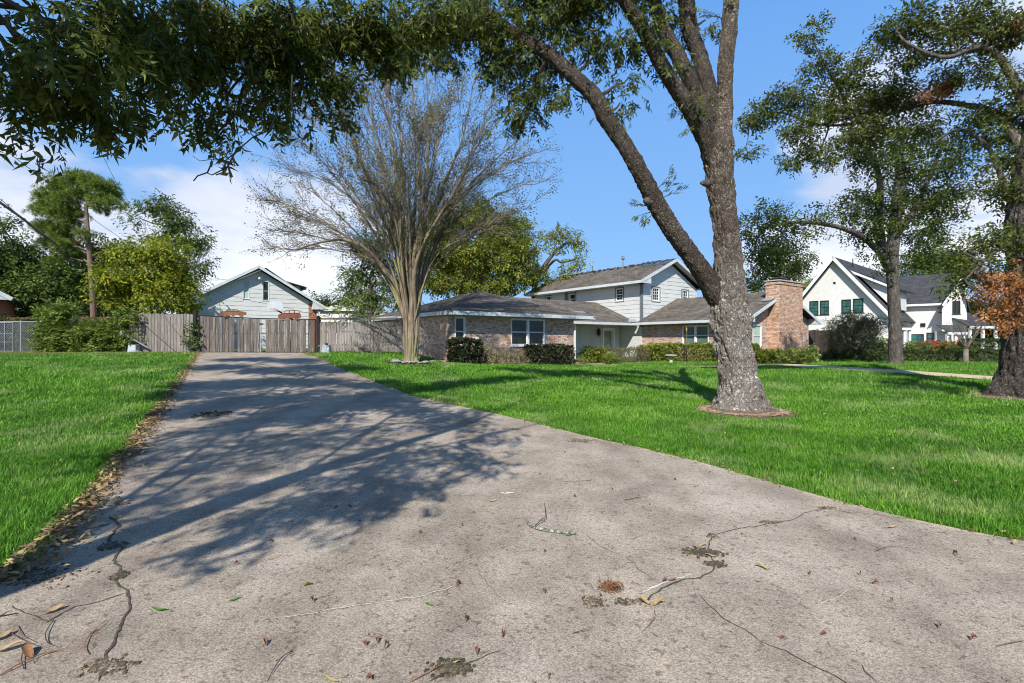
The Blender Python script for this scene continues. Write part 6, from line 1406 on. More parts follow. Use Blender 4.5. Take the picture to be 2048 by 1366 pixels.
oak_tr = [path_of([(2048, 810, 12.2, 130), (2048, 790, 12.2, 96), (2050, 740, 12.2, 76), (2052, 680, 12.2, 70), (2054, 600, 12.2, 66), (2054, 520, 12.2, 60), (2055, 440, 12.2, 64), (2065, 330, 12.4, 54), (2080, 200, 12.6, 40), (2085, 60, 13, 30)])]
oe = empty('oak_tree', OAK, 0, 'stout furrowed oak trunk at the right edge with clusters of dead orange leaves', 'tree')
mb = MB(); bark_tube(mb, rel(oak_tr[0][0], OAK), oak_tr[0][1], 120, .02, .10, 12, flute=.35, base_z=.1, freq=4.4, zf=.2); mb.build('trunk', M['bark_oak'], oe, smooth=True)
olm = [[(2060, 330, 12.4, 30), (2000, 235, 13, 20), (1930, 210, 13.6, 14), (1860, 205, 14, 12), (1790, 225, 14.4, 10), (1720, 245, 14.8, 8), (1640, 250, 15.2, 6), (1560, 225, 15.5, 4), (1500, 230, 15.6, 3)],
       [(2070, 260, 12.5, 28), (2010, 130, 12.6, 20), (1960, 95, 12.6, 14), (1890, 115, 12.6, 11), (1820, 90, 12.8, 8), (1790, 60, 13, 5)],
       [(2070, 220, 12.5, 24), (1990, 110, 13.2, 14), (1900, 105, 13.8, 10), (1840, 108, 14, 8), (1760, 60, 14.2, 5)],
       [(2055, 420, 12.3, 26), (2020, 400, 12.6, 18), (1980, 300, 13, 11), (1920, 260, 13.4, 9), (1860, 290, 13.8, 6)],
       [(2052, 480, 12.3, 24), (2010, 490, 11.8, 16), (1970, 520, 11.4, 8), (1930, 560, 11.2, 5)],
       [(1720, 245, 14.8, 8), (1690, 200, 14.8, 6), (1650, 130, 14.9, 4), (1620, 70, 15, 3)], [(1740, 240, 14.7, 6), (1780, 190, 14.7, 5), (1790, 150, 14.7, 4)]]
osrc = []
for l_ in olm: ol = MB(); P_, R_ = path_of(l_); P_, R_ = smooth_pts(rel(P_, OAK), [r * .72 for r in R_], 5); ol.tube(P_, R_, 9, jit=.08); osrc += P_[3:]; ol.build('limb', M['bark_dark'], oe, smooth=True)
oak_b = [B(1500, 235, 15.6, 34), B(1490, 300, 15.6, 24, 1, .7), B(1545, 225, 15.5, 36), B(1585, 190, 15.3, 42), B(1600, 260, 15.2, 48), B(1590, 320, 15.2, 36, 1, .8), B(1640, 310, 15.1, 40), B(1650, 210, 15, 52), B(1640, 130, 15, 38), B(1630, 70, 15, 34), B(1690, 160, 14.9, 46), B(1720, 220, 14.8, 55), B(1700, 280, 14.8, 44), B(1770, 180, 14.7, 55), B(1760, 260, 14.6, 48), B(1820, 210, 14.4, 50), B(1740, 110, 14.7, 34),
         B(1790, 60, 13.4, 42), B(1840, 40, 13, 50), B(1890, 70, 12.8, 48), B(1830, 110, 13.4, 40), B(1930, 30, 12.8, 52), B(1980, 60, 12.7, 50), B(1960, 130, 12.8, 38), B(2030, 60, 12.6, 60), B(2010, 160, 12.6, 40, .8, .8), B(1900, 150, 13.4, 34), B(1960, 230, 13.2, 40), B(1920, 290, 13.6, 34), B(2000, 260, 13, 45), B(2040, 220, 12.8, 50), B(2020, 320, 12.8, 50), B(1990, 370, 12.6, 34), B(2040, 400, 12.4, 44), B(1970, 400, 12.8, 24, .8, .7), B(1860, 250, 14, 36),
         B(1990, 480, 11.9, 40), B(1950, 500, 11.6, 38), B(1930, 550, 11.5, 30), B(2030, 480, 11.9, 34), B(1980, 540, 11.5, 34), B(1900, 570, 11.6, 22, .8, .8), B(1900, 500, 11.8, 26, .8, .7)]
bl = [(b[0] - OAK.x, b[1] - OAK.y, b[2] - OAK.z, *b[3:]) for b in oak_b]; P, D, C = blob_points(bl, 44, .13, per=11, shell=.25); D[:, 2] -= .15
place(OAKT, P, D, rng.uniform(.8, 1.25, len(P)), 'crown', M['lf_oak'], oe, jit=.012)
lm = MB()
for b, cs in zip(bl, C):
    c = Vector(b[:3]); s = min(osrc, key=lambda t: (t - c).length); pts = limb_path(s, c, n=5, wob=.14, start=(c - s).normalized()); lm.tube(pts, [.035 - .005 * i for i in range(6)], 5, cap=False); twigs_to(lm, pts[2:], cs[:30], .011, .003, 3, wob=.2, frac=.6)
lm.build('twigs', M['bark_dark'], oe, kind='stuff')
dead = [B(1990, 560, 11.2, 34), B(1965, 585, 11.1, 26), B(2020, 590, 11.0, 36), B(2045, 560, 11, 30), B(1985, 620, 11, 24), B(2020, 635, 10.9, 22), B(2000, 650, 10.9, 10, 1.4), B(2044, 40, 12.2, 20), B(1880, 180, 13.6, 24), B(1900, 165, 13.6, 22), B(1855, 185, 13.6, 16)]
bl = [(b[0] - OAK.x, b[1] - OAK.y, b[2] - OAK.z, *b[3:]) for b in dead]; P, D, C = blob_points(bl, 75, .11, per=9, shell=.15); D[:, 2] -= 1.0
place(OAKT, P, D, rng.uniform(.7, 1.0, len(P)), 'dead_leaves', M['lf_dead'], oe, label='clusters of dead orange-brown leaves')
lm = MB()
for b, cs in zip(bl, C): c = Vector(b[:3]); s = min(osrc, key=lambda t: (t - c).length); pts = limb_path(s, c, n=4, start=c - s); lm.tube(pts, [.02, .015, .012, .009, .006], 4, cap=False); twigs_to(lm, pts[2:], cs[:20], .007, .003, 3)
lm.build('twigs', M['twig_dark'], oe, kind='stuff')

# ---- background trees ---------------------------------------------------------------------
def simple(name, label, px, pbase, D, w, ptop, blobs, tm, mat, bark, dens=10, lean=0, group='background trees', **k):
    b = W(px, pbase, D); z0 = gz(b.x, D); base = Vector((b.x, D, z0)); top = W(px + lean, ptop, D)
    make_tree(name, label, base, [([base - Vector((0, 0, .2)), base.lerp(top, .35) + Vector((.05, 0, 0)), base.lerp(top, .7), top], [w / 2 * D / 1024 * f for f in (1.15, .95, .75, .3)])], [B(a[0], a[1], D + (a[3] if len(a) > 3 else 0) + rnd.uniform(-.6, .6), a[2]) for a in blobs], tm, mat, bark, dens=dens, group=group, **k)
simple('pine_tree', 'tall pine with a bare reddish trunk and domed crown above the vine hedge', 190, 700, 36, 11, 395, [(120, 372, 24), (150, 358, 22), (178, 362, 22), (200, 372, 20), (222, 388, 20), (232, 408, 14), (98, 395, 24), (128, 398, 22), (160, 390, 20), (195, 398, 18), (88, 420, 18), (112, 425, 22), (145, 422, 18), (205, 418, 12), (90, 455, 18, 1), (118, 462, 22, 1), (140, 448, 16), (95, 485, 18, 1), (128, 492, 20, 1), (150, 510, 18, 1), (112, 520, 16, 1), (165, 470, 12)], T_needles(4, 26, .30), M['lf_pine'], M['bark_pine'], dens=38, per=8, clump=.25, lean=-18, shell=.3, scale=(.8, 1.3), droop=-.2, limb_r=.06)
simple('oak_tree', 'broad dark green tree filling the far left behind the chain link fence', 60, 700, 38, 20, 560, [(15, 500, 40), (60, 520, 48), (20, 570, 45), (75, 575, 46), (120, 560, 42), (45, 620, 36), (110, 610, 34), (150, 590, 36), (-30, 520, 50), (-30, 590, 50), (150, 540, 30), (160, 620, 26), (0, 440, 20, -2)], BIGT, M['lf_green'], M['bark_dark'], dens=15, per=9, clump=.45)
simple('oak_tree', 'dark tree standing close behind the pine trunk', 205, 700, 44, 14, 520, [(185, 520, 34), (215, 500, 30), (170, 560, 34), (215, 560, 40), (240, 600, 34), (160, 610, 30), (200, 620, 30), (150, 480, 22)], BIGT, M['lf_deep'], M['bark_dark'], dens=15, per=8, clump=.45)
simple('cedar_tree', 'tall thin-topped green tree left of the garage gable', 372, 700, 42, 9, 470, [(325, 415, 30), (360, 440, 26), (300, 410, 18), (345, 460, 26), (385, 495, 26), (400, 530, 22), (370, 560, 26), (330, 480, 24), (262, 440, 15), (395, 480, 20), (385, 590, 22), (275, 480, 12)], MEDT, M['lf_green'], M['bark_dark'], dens=24, per=8, clump=.4)
simple('maple_tree', 'yellow and green autumn maple in front of the taller trees left of the garage', 300, 705, 33, 10, 560, [(290, 500, 36), (335, 505, 34), (250, 510, 30), (235, 555, 34), (280, 560, 40), (330, 555, 40), (370, 570, 26), (215, 565, 22), (355, 530, 26), (260, 600, 36), (320, 600, 38), (370, 600, 24), (225, 600, 22)], MEDT, M['lf_yellow'], M['bark_dark'], dens=28, per=9, clump=.38)
simple('pecan_tree', 'wide yellow-green tree rising behind the brick wing roof', 960, 700, 44, 22, 520, [(890, 450, 46), (940, 430, 40), (985, 450, 44), (1020, 470, 40), (850, 490, 46), (900, 510, 50), (960, 510, 50), (1020, 520, 44), (1050, 500, 26), (930, 560, 44), (870, 560, 40), (1000, 565, 40), (1045, 555, 26), (830, 540, 34), (1035, 445, 20)], BIGT, M['lf_olive'], M['bark_dark'], dens=17, per=9, clump=.42)
simple('pecan_tree', 'green tree seen through the left stems of the crepe myrtle', 740, 700, 40, 14, 560, [(740, 500, 34), (770, 530, 34), (720, 550, 36), (750, 590, 34), (705, 590, 26), (790, 570, 30), (785, 480, 26), (735, 620, 24), (800, 610, 24)], MEDT, M['lf_green'], M['bark_dark'], dens=22, per=9, clump=.42)
b0_ = W(1075, 700, 46); base = G(b0_.x, 46)
make_tree('pecan_tree', 'tree with crooked bare limbs reaching right over the grey roof', base, [path_of([(1072, 700, 46, 12), (1068, 600, 46, 11), (1072, 560, 46, 10), (1090, 530, 46, 9), (1110, 505, 46, 6), (1140, 480, 46, 4)]), path_of([(1085, 545, 46, 6), (1110, 520, 45, 5), (1125, 525, 45, 4), (1160, 515, 45, 3)])],
          [B(1095, 475, 46, 16), B(1120, 468, 46, 18), B(1145, 480, 46, 18), B(1158, 495, 46, 10), B(1115, 495, 46, 12), B(1150, 530, 45, 15), B(1130, 545, 45, 13), B(1085, 550, 46, 20), B(1060, 540, 46, 22), B(1100, 570, 46, 14), B(1165, 520, 45, 8)], MEDT, M['lf_olive'], M['bark_dark'], dens=26, per=7, clump=.3, group='background trees', limb_r=.05)
simple('oak_tree', 'green tree peeking over the white house roof between the elm and the oak', 1870, 690, 66, 10, 560, [(1830, 520, 24), (1870, 510, 28), (1910, 520, 26), (1850, 545, 26), (1895, 545, 30), (1810, 545, 14), (1935, 540, 22)], BIGT, M['lf_green'], M['bark_dark'], dens=15, per=9, clump=.5)
simple('oak_tree', 'dark green tree behind the brick chimney', 1560, 690, 48, 12, 540, [(1560, 500, 26), (1590, 525, 24), (1540, 535, 26), (1510, 560, 20), (1580, 550, 20), (1530, 490, 24)], BIGT, M['lf_deep'], M['bark_dark'], dens=16, per=8, clump=.4)
simple('oak_tree', 'low tree line green-yellow behind the white gable, left', 1625, 690, 70, 8, 580, [(1605, 572, 16), (1630, 565, 14), (1650, 572, 12), (1520, 580, 12)], BIGT, M['lf_hedge'], M['bark_dark'], dens=16, per=8, clump=.4)
simple('oak_tree', 'distant dark tree over the fence right of the garage', 645, 695, 56, 8, 620, [(630, 603, 18), (660, 605, 18), (690, 612, 16), (600, 610, 12)], BIGT, M['lf_deep'], M['bark_dark'], dens=16, per=8, clump=.4)
simple('crepe_shrub', 'thin yellowing shrub tree behind the fence beside the house', 700, 700, 30, 5, 640, [(700, 625, 20), (720, 605, 18), (740, 625, 18), (760, 635, 14), (680, 635, 12)], MEDT, M['lf_olive'], M['bark_dark'], dens=9, per=7, clump=.3)
for x_, (lab, hh, rr) in zip((-75, -95, 120, 95, 78, 62), (('far dark tree mass beyond the left houses', 11, 7), ('furthest tree at the far left horizon', 12, 8), ('far tree beyond the right edge', 12, 8), ('far tree right of the white house', 12, 7), ('far green tree behind the white wing', 11, 6), ('distant tree between the brick and white houses', 9, 5))):
    D_ = 85; base = G(x_, D_); make_tree('oak_tree', lab, base, [([base, base + Vector((0, 0, hh * .6))], [.4, .2])], [(x_ + rnd.uniform(-rr, rr), D_ + rnd.uniform(-3, 3), hh * rnd.uniform(.35, .85), rr * .5) for _ in range(7)], BIGT, M['lf_deep'], M['bark_dark'], dens=5, per=12, clump=.9, scale=(1.3, 2), group='background trees')

# ================================================================== SHRUBS
HT = T_sprig(12, 8, .06, .04, .13); HTs = T_sprig(13, 7, .045, .022, .16); VT = T_sprig(14, 7, .09, .07, .22)
def shrub(name, label, spots, mat, tm=HT, dens=60, per=10, clump=.09, group=None, stems=8, scale=(.8, 1.3), box=None, cat='shrub', extra=None, stem_r=.012):
    """spots: (x,y,h,r) mounds standing on the ground; box: (centre, length, depth, height, angle) for clipped hedges"""
    if box:
        (cx, cy), ln, dp, ht, an = box; base = G(cx, cy); e = empty(name, base, R(an), label, cat, group); n = int(dens * (ln * ht + dp * ln + dp * ht) * 7.5)
        u = rng.uniform(-1, 1, (n, 3)); face = rng.random(n); wts = np.array([ln * ht, ln * ht, dp * ht, dp * ht, ln * dp * 1.4]); cs = np.cumsum(wts / wts.sum()); f = np.searchsorted(cs, face)
        P = u * .98; P[f == 0, 1] = -1; P[f == 1, 1] = 1; P[f == 2, 0] = -1; P[f == 3, 0] = 1; P[f == 4, 2] = 1; D = np.zeros_like(P); D[f == 0, 1] = -1; D[f == 1, 1] = 1; D[f == 2, 0] = -1; D[f == 3, 0] = 1; D[f == 4, 2] = 1
        P = P * np.array([ln / 2, dp / 2, ht / 2]); P[:, 2] += ht / 2; w_ = np.array([.07 * mnoise.noise(Vector(tuple(p * 2.2))) + .03 * mnoise.noise(Vector(tuple(p * 7))) for p in P]); P += D * w_[:, None] * 1.4; P -= D * np.abs(rng.normal(0, .05, n))[:, None]; P[:, 2] = np.maximum(P[:, 2], .04)
        place(tm, P, D + rng.normal(0, .6, D.shape), rng.uniform(*scale, n), 'foliage', mat, e)
        sm = MB()
        for i in range(int(ln / .22)): x = -ln / 2 + .1 + i * .22; sm.tube([(x, rnd.uniform(-.1, .1), -.05), (x + rnd.uniform(-.1, .1), rnd.uniform(-.15, .15), ht * .5), (x + rnd.uniform(-.15, .15), rnd.uniform(-.2, .2) * dp, ht * .92)], [.018, .012, .006], 5)
        for i in range(int(ln * 30)): a = Vector((rnd.uniform(-ln / 2, ln / 2), rnd.uniform(-dp / 3, dp / 3), rnd.uniform(.1, ht * .6))); sm.tube([a, a + Vector((rnd.uniform(-.15, .15), rnd.uniform(-.25, .25) * dp, rnd.uniform(.1, .35)))], .004, 3, cap=False)
        sm.build('stems', M['twig'], e); return e
    x0, y0 = spots[0][:2]; base = G(x0, y0); e = empty(name, base, 0, label, cat, group); bl = []; sm = MB()
    for (x, y, h, r) in spots:
        z = gz(x, y) - base.z; bl.append((x - x0, y - y0, z + h - r * .85, r, .85))
        if h - r * .85 > r * .9: bl.append((x - x0, y - y0, z + (h - r) * .45, r * .85, .9))
        for i in range(stems): a = rnd.uniform(0, 6.28); q = rnd.uniform(.1, 1) * r; sm.tube([(x - x0 + rnd.uniform(-.06, .06), y - y0 + rnd.uniform(-.06, .06), z - .05), (x - x0 + math.cos(a) * q * .5, y - y0 + math.sin(a) * q * .5, z + h * .5), (x - x0 + math.cos(a) * q, y - y0 + math.sin(a) * q, z + h * rnd.uniform(.75, 1.02))], [stem_r, stem_r * .7, .004], 4)
    P, D, C = blob_points(bl, dens * 3.0, clump, per=per, shell=.35); P[:, 2] = np.maximum(P[:, 2], .03); place(tm, P, D, rng.uniform(*scale, len(P)), 'foliage', mat, e)
    for b, cs in zip(bl, C): twigs_to(sm, [Vector((b[0], b[1], max(.1, b[2] - b[3] * .5)))], cs[:20], .008, .003, 3)
    sm.build('stems', M['twig'], e)
    if extra:
        nm, mt, dn, fr = extra; P, D, C = blob_points([(b[0], b[1], b[2] + b[3] * .3, b[3] * .95, .8) for b in bl], dn, .07, per=5, shell=.8); place(tm, P, D, rng.uniform(.8, 1.3, len(P)), nm, mt, e)
    return e
def gp_(px, py): g = ground_at(px, py); return g.x, g.y
def hp_(a, b): q = Hw(a, b); return q.x, q.y
# along the front wing (house grid a, b)
shrub('boxwood_hedge', 'dark clipped square boxwood at the corner of the brick wing', None, M['lf_box'], box=(hp_(11.4, 19.15), 1.25, .9, 1.0, HA), dens=75)
shrub('azalea_shrub', 'thin leggy shrub beside the dark boxwood, left of the double window', [(*hp_(12.6, 19.3), 1.0, .42), (*hp_(13.1, 19.2), .85, .38)], M['lf_greyshrub'], HTs, dens=40, stems=14)
shrub('azalea_shrub', 'bare scraggly shrub directly under the double window, left part', [(*hp_(13.9, 19.2), .85, .42), (*hp_(14.5, 19.15), .75, .36)], M['lf_greyshrub'], HTs, dens=26, stems=18)
shrub('boxwood_hedge', 'long dark clipped hedge under the double window of the brick wing', None, M['lf_box'], box=(hp_(16.1, 19.1), 2.5, .8, .92, HA), dens=70)
shrub('fern_clump', 'small yellow-green fern clump at the end of the brick wing', [(*hp_(18.3, 19.0), .5, .32)], M['lf_olive'], HTs, dens=55, stems=5)
shrub('round_shrub', 'rounded green shrub beside the porch post', [(*hp_(20.3, 20.6), 1.05, .62), (*hp_(21.0, 20.3), 1.0, .55)], M['lf_hedge'], HT, dens=62)
shrub('lily_clump', 'bright leafy clump in front of the porch hedge', [(*hp_(20.6, 19.2), .62, .3)], M['lf_bright'], T_sprig(15, 7, .16, .03, .1, droop=-.6), dens=45, stems=0)
shrub('low_hedge', 'thin straw-coloured low hedge before the porch door', None, M['lf_hedge_dry'], HTs, box=(hp_(22.6, 19.6), 2.5, .6, .78, HA), dens=48)
shrub('low_hedge', 'patchy low hedge section left of the stone bird bath', None, M['lf_hedge'], HT, box=(hp_(24.9, 19.6), 2.2, .7, .9, HA - 20), dens=50)
shrub('green_hedge', 'dense green hedge behind the bird bath and bronze pole', None, M['lf_hedge'], HT, box=((10.1, 30.6), 3.7, .9, 1.0, -14), dens=62)
shrub('green_hedge', 'dense green hedge section hidden partly by the pecan trunk', None, M['lf_hedge'], HT, box=((12.9, 29.4), 2.2, .9, 1.0, -20), dens=55)
shrub('round_shrub', 'round green shrub below the right wing end window', [(*gp_(1528, 728), .95, .52), (*gp_(1552, 727), .85, .42)], M['lf_hedge'], HT, dens=62)
shrub('round_shrub', 'larger bright green shrub at the foot of the chimney', [(*gp_(1585, 730), 1.0, .62), (*gp_(1618, 730), 1.0, .58)], M['lf_bright'], HT, dens=66)
shrub('grey_shrub', 'tall arching grey-green shrub between the chimney and the elm', [(*gp_(1700, 722), 3.0, 1.2), (*gp_(1735, 722), 2.7, 1.1), (*gp_(1672, 720), 2.3, .9)], M['lf_greyshrub'], T_sprig(21, 8, .085, .045, .22), dens=20, per=9, clump=.16, stems=26, stem_r=.016)
shrub('dark_bush', 'low dark bush filling the shade under the grey shrub', [(*gp_(1660, 722), .75, .5), (*gp_(1690, 722), .7, .5), (*gp_(1722, 723), .8, .5), (*gp_(1755, 724), 1.0, .6)], M['lf_deep'], HT, dens=40)
shrub('garden_bed', 'loose green garden bushes left of the elm in front of the white house', [(*gp_(1762, 716), 1.4, .8), (*gp_(1815, 716), 1.2, .8)], M['lf_vine'], HT, dens=32, group=None)
for (p0, lab) in (((1850, 716), 'green shrub with red flowers right of the elm trunk'), ((1882, 716), 'middle flowering shrub with the most red blossom before the white wing'), ((1915, 717), 'green shrub with orange-red blooms near the small bare tree')):
    shrub('flowering_shrub', lab, [(*gp_(*p0), 1.15, .75), (gp_(*p0)[0] + .9, gp_(*p0)[1], 1.05, .6)], M['lf_vine'], HT, dens=34, group='flowering shrubs before the white house', extra=('blossoms', M['lf_flower'], 30, .3))
shrub('dark_hedge', 'long low dark hedge at the far edge of the neighbour lawn', None, M['lf_deep'], HT, box=((gp_(1900, 726)[0], gp_(1900, 726)[1]), 7.5, 1.0, .55, -8), dens=26)
shrub('dark_hedge', 'dark hedge beside the oak trunk before the white porch', None, M['lf_deep'], HT, box=((gp_(1975, 722)[0] + .4, gp_(1975, 722)[1]), 3.0, 1.0, 1.1, -8), dens=26)
# little bare tree
bt = G(*gp_(1931, 728)); e = empty('small_bare_tree', bt, 0, 'small leafless tree with a flared trunk before the white porch', 'tree'); m = MB(); m.tube([(0, 0, -.1), (0, 0, .2), (.03, 0, .7)], [.17, .12, .09], 9); m.build('trunk', M['twig'], e, smooth=True); m = MB()
for i in range(16):
    a = i * .9; p1 = Vector((.03, 0, .65)); p2 = p1 + Vector((math.cos(a) * .3, math.sin(a) * .3, .6)); p3 = p2 + Vector((math.cos(a) * .45, math.sin(a) * .45, .55)); m.tube([p1, p2, p3], [.035, .02, .006], 4)
    for j in range(5): q = p2.lerp(p3, rnd.random()); m.tube([q, q + Vector((rnd.gauss(0, .2), rnd.gauss(0, .2), .3))], [.008, .003], 3)
m.build('branches', M['twig'], e)
# vine hedge at left
vs_ = []
for i in range(13): px = 95 + i * 12.5; D_ = 24.9 + rnd.uniform(-.4, .3); x = (px - 1024) / 1024 * D_; vs_.append((x, D_, 1.55 + rnd.uniform(-.25, .2) + (.9 if i in (1, 2) else 0), .55))
shrub('vine_hedge', 'tangled vine-covered hedge between the chain link fence and the cedar fence', vs_, M['lf_vine'], VT, dens=36, per=9, clump=.16, stems=5, scale=(.8, 1.4), cat='hedge')
shrub('dark_bush', 'deep shaded bush behind the chain link fence', [(-28.3, 28, 2.3, 1.2), (-26.2, 28.2, 2.1, 1.1), (-24.6, 28, 1.9, 1.0), (-30.5, 28, 2.4, 1.2)], M['lf_deep'], VT, dens=22, per=9, clump=.2)
vn = W(255, 640, 24.2); shrub('vine_cluster', 'vine spilling over the left end of the cedar fence', [(vn.x - .1, 24.25, 2.1, .4), (vn.x + .35, 24.3, 1.95, .25)], M['lf_vine'], VT, dens=40, per=7, clump=.12, stems=3, cat='vine')
vn = W(383, 660, 24.4); shrub('vine_cluster', 'small vine climbing the cedar fence beside the gate post', [(vn.x, 24.4, 1.35, .2), (vn.x + .05, 24.4, 1.0, .16)], M['lf_green'], VT, dens=40, per=6, clump=.08, stems=3, cat='vine')
# ================================================================== GROUND DETAILS
M['mulch'] = mk('bark_mulch', (.34, .24, .16), attr_cols=[(0, (.14, .09, .06)), (.4, (.30, .20, .13)), (.75, (.44, .31, .21)), (1, (.55, .42, .30))], rough=.95)
M['mulch_base'] = mk('mulch_bed', (.20, .14, .10), (.10, .07, .05), 30, .98, .8, 60)
M['mulch_dark'] = mk('dark_mulch', (.06, .05, .042), attr_cols=[(0, (.03, .025, .02)), (.6, (.08, .065, .05)), (1, (.2, .17, .14))], rough=.95)
M['leaf_brown'] = mk('brown_dead_leaf', (.28, .13, .06), (.16, .075, .04), 30, .7, trans=.1)
M['leaf_rust'] = mk('reddish_dead_leaf', (.26, .10, .06), (.17, .07, .045), 30, .7, trans=.1)
M['leaf_tan'] = mk('tan_dead_leaf', (.44, .33, .19), (.30, .21, .12), 25, .7, trans=.15)
M['leaf_yell'] = mk('yellow_leaf', (.48, .42, .17), (.34, .27, .11), 25, .6, trans=.2)
M['leaf_gold'] = mk('golden_brown_leaf', (.42, .30, .11), (.28, .18, .07), 25, .6, trans=.15)
M['leaf_grn'] = mk('green_leaf', (.12, .24, .045), (.08, .17, .04), 25, .5, trans=.2)
M['lichen'] = mk('lichen_covered_bark', (.42, .44, .38), (.10, .10, .08), 60, .95, .5, 90, ramp=(.42, .56))
M['stick'] = mk('dry_stick', (.20, .12, .08), (.12, .07, .05), 20, .85)
M['stick_red'] = mk('reddish_leaf_stalk', (.32, .14, .08), (.22, .10, .06), 20, .8)
M['stick_dark'] = mk('dark_stick', (.05, .04, .035), rough=.85)
litter = mk('leaf_litter', (1, 1, 1), (.7, .66, .6), 6, .8, attr_cols=[(0, (.10, .06, .035)), (.25, (.24, .14, .075)), (.55, (.40, .28, .15)), (.8, (.52, .41, .22)), (.93, (.55, .48, .16)), (1, (.36, .14, .06))], trans=.15, world=True)
LT = np.array(blade(.085, .032, (-.04, 0, .012), (1, 0, .1), (0, 0, 1), fold=.35, curl=-.25) + blade(.05, .022, (0, .015, .006), (.3, 1, .05), (0, .1, 1), fold=.2, curl=.2))
LT1 = np.array(blade(.075, .030, (-.035, 0, .012), (1, 0, .1), (0, 0, 1), fold=.4, curl=-.3))
def strew(pts, name, T, mat, smin=.6, smax=1.3, h=.0, lift=.04, **k):
    P = np.array([(x, y, (dz(x, y) if on else gz(x, y) + .02) + h + abs(rnd.gauss(0, lift))) for x, y, on in pts]); D = np.zeros_like(P); a = rng.random(len(P)) * 6.283; D[:, 0] = np.cos(a); D[:, 1] = np.sin(a); D[:, 2] = rng.normal(0, .22, len(P))
    return place(T, P, D, rng.uniform(smin, smax, len(P)), name, mat, None, roll=.5, **k)
pts = []
for i in range(len(LL) - 1):
    (ax, ay), (bx, by) = LL[i], LL[i + 1]; L_ = math.hypot(bx - ax, by - ay); dx, dy = (bx - ax) / L_, (by - ay) / L_
    if ay < .5: continue
    m_ = .55 + .45 * mnoise.noise(Vector((ax * 1.1, ay * 1.1, 0))); dn = (190 if ay < 13 else 100) * max(.15, m_ + .25)
    for k in range(int(dn * L_ * 1.6)):
        t = rnd.random(); off = abs(rnd.gauss(0, .12)) - .08 + (.18 * rnd.random() if rnd.random() < .12 else 0); x = ax + (bx - ax) * t - dy * -off * (-1) ; y = ay + (by - ay) * t
        # inwards is to the right of the edge when walking towards the camera
        nx, ny = -dy, dx; pts.append((ax + (bx - ax) * t + nx * off, ay + (by - ay) * t + ny * off, off > 0))
o = strew(pts, 'leaf_litter', LT, litter, .4, 1.1, h=.0, lift=.022, kind='stuff')
pts = []
for i in range(len(RR_) - 1):
    (ax, ay), (bx, by) = RR_[i], RR_[i + 1]; L_ = math.hypot(bx - ax, by - ay); dx, dy = (bx - ax) / L_, (by - ay) / L_
    if ay < 1: continue
    dn = 7 if mnoise.noise(Vector((ax * .8, ay * .8, 7))) > -.1 else 1.5
    if 3.2 < ay < 4.3: dn *= 3
    for k in range(int(dn * L_ * 3 + rnd.random())): t = rnd.random(); off = rnd.gauss(.05, .06); pts.append((ax + (bx - ax) * t + dy * off, ay + (by - ay) * t - dx * off, off > 0))
strew(pts, 'leaf_litter', LT1, litter, .4, .9, lift=.008, kind='stuff')
pts = []
for i in range(900):
    y = 2.5 + 20 * rnd.random(); x = rnd.uniform(-1, 1) * y * 1.02
    if not in_poly(np.array([x]), np.array([y]), drive_poly)[0]: pts.append((x, y, False))
strew(pts, 'lawn_leaves', LT1, litter, .4, .8, h=.07, lift=.01, kind='stuff')
# fine crumbs all over the slab
pts = []
while len(pts) < 1500:
    y = 1.8 + 12 * rnd.random() ** 1.3; x = rnd.uniform(-1, 1) * y * 1.02
    if in_poly(np.array([x]), np.array([y]), drive_poly)[0]: pts.append((x, y, True))
strew(pts, 'driveway_crumbs', LT1, litter, .08, .26, lift=.001, kind='stuff')

# single fallen leaves, husks and twigs, each its own object
def leaf_mesh(kind, var):
    g = random.Random(hash((kind, var)) % 1000 if False else var * 7 + len(kind)); m = MB(); n = 8; L = {'leaf': .11, 'husk': .045, 'big': .105}[kind]; Wd = {'leaf': .034, 'husk': .026, 'big': .05}[kind]; cu = g.uniform(.5, 1.3) * (1.6 if kind == 'husk' else 1)
    vs = []; rows = 5
    for i in range(n + 1):
        t = i / n; w = Wd * (math.sin(math.pi * min(1, t * .96 + .03)) ** .8) * (1 - .25 * t); x = (t - .5) * L * (1 - .15 * cu); zc = .004 + cu * .022 * (math.sin(t * 5 + cu * 4) * .5 + .5) * (L / .1)
        for k in range(rows): u = k / (rows - 1) - .5; vs.append((x, u * w * (1 - .3 * cu), zc + (abs(u) * 2) ** 1.5 * w * (.22 if kind != 'husk' else .8) + g.uniform(-.0012, .0012)))
    fs = [(i * rows + k, (i + 1) * rows + k, (i + 1) * rows + k + 1, i * rows + k + 1) for i in range(n) for k in range(rows - 1)]; m.add(vs, fs); 
    if kind != 'husk': m.tube([(-L / 2, 0, .008 + cu * .02), (-L / 2 - .035, .006, .006)], .0014, 4)
    return m
LM = {}
def leaf(px, py, kind, mat, label, s=1.0, rz=None, group=None, name='fallen_leaf'):
    var = rnd.randint(0, 3); key = (kind, var, mat)
    if key not in LM: LM[key] = leaf_mesh(kind, var).mesh(name, M[mat], True)
    o = link_mesh(name, LM[key]); p = on_drive(px, py, .001); o.location = p; o.rotation_euler = (rnd.uniform(-.12, .12), rnd.uniform(-.12, .12), rnd.uniform(0, 6.28) if rz is None else R(rz)); o.scale = (s, s, s)
    tag(o, label, 'leaf' if name != 'pecan_husk' else 'nut husk', group); return o
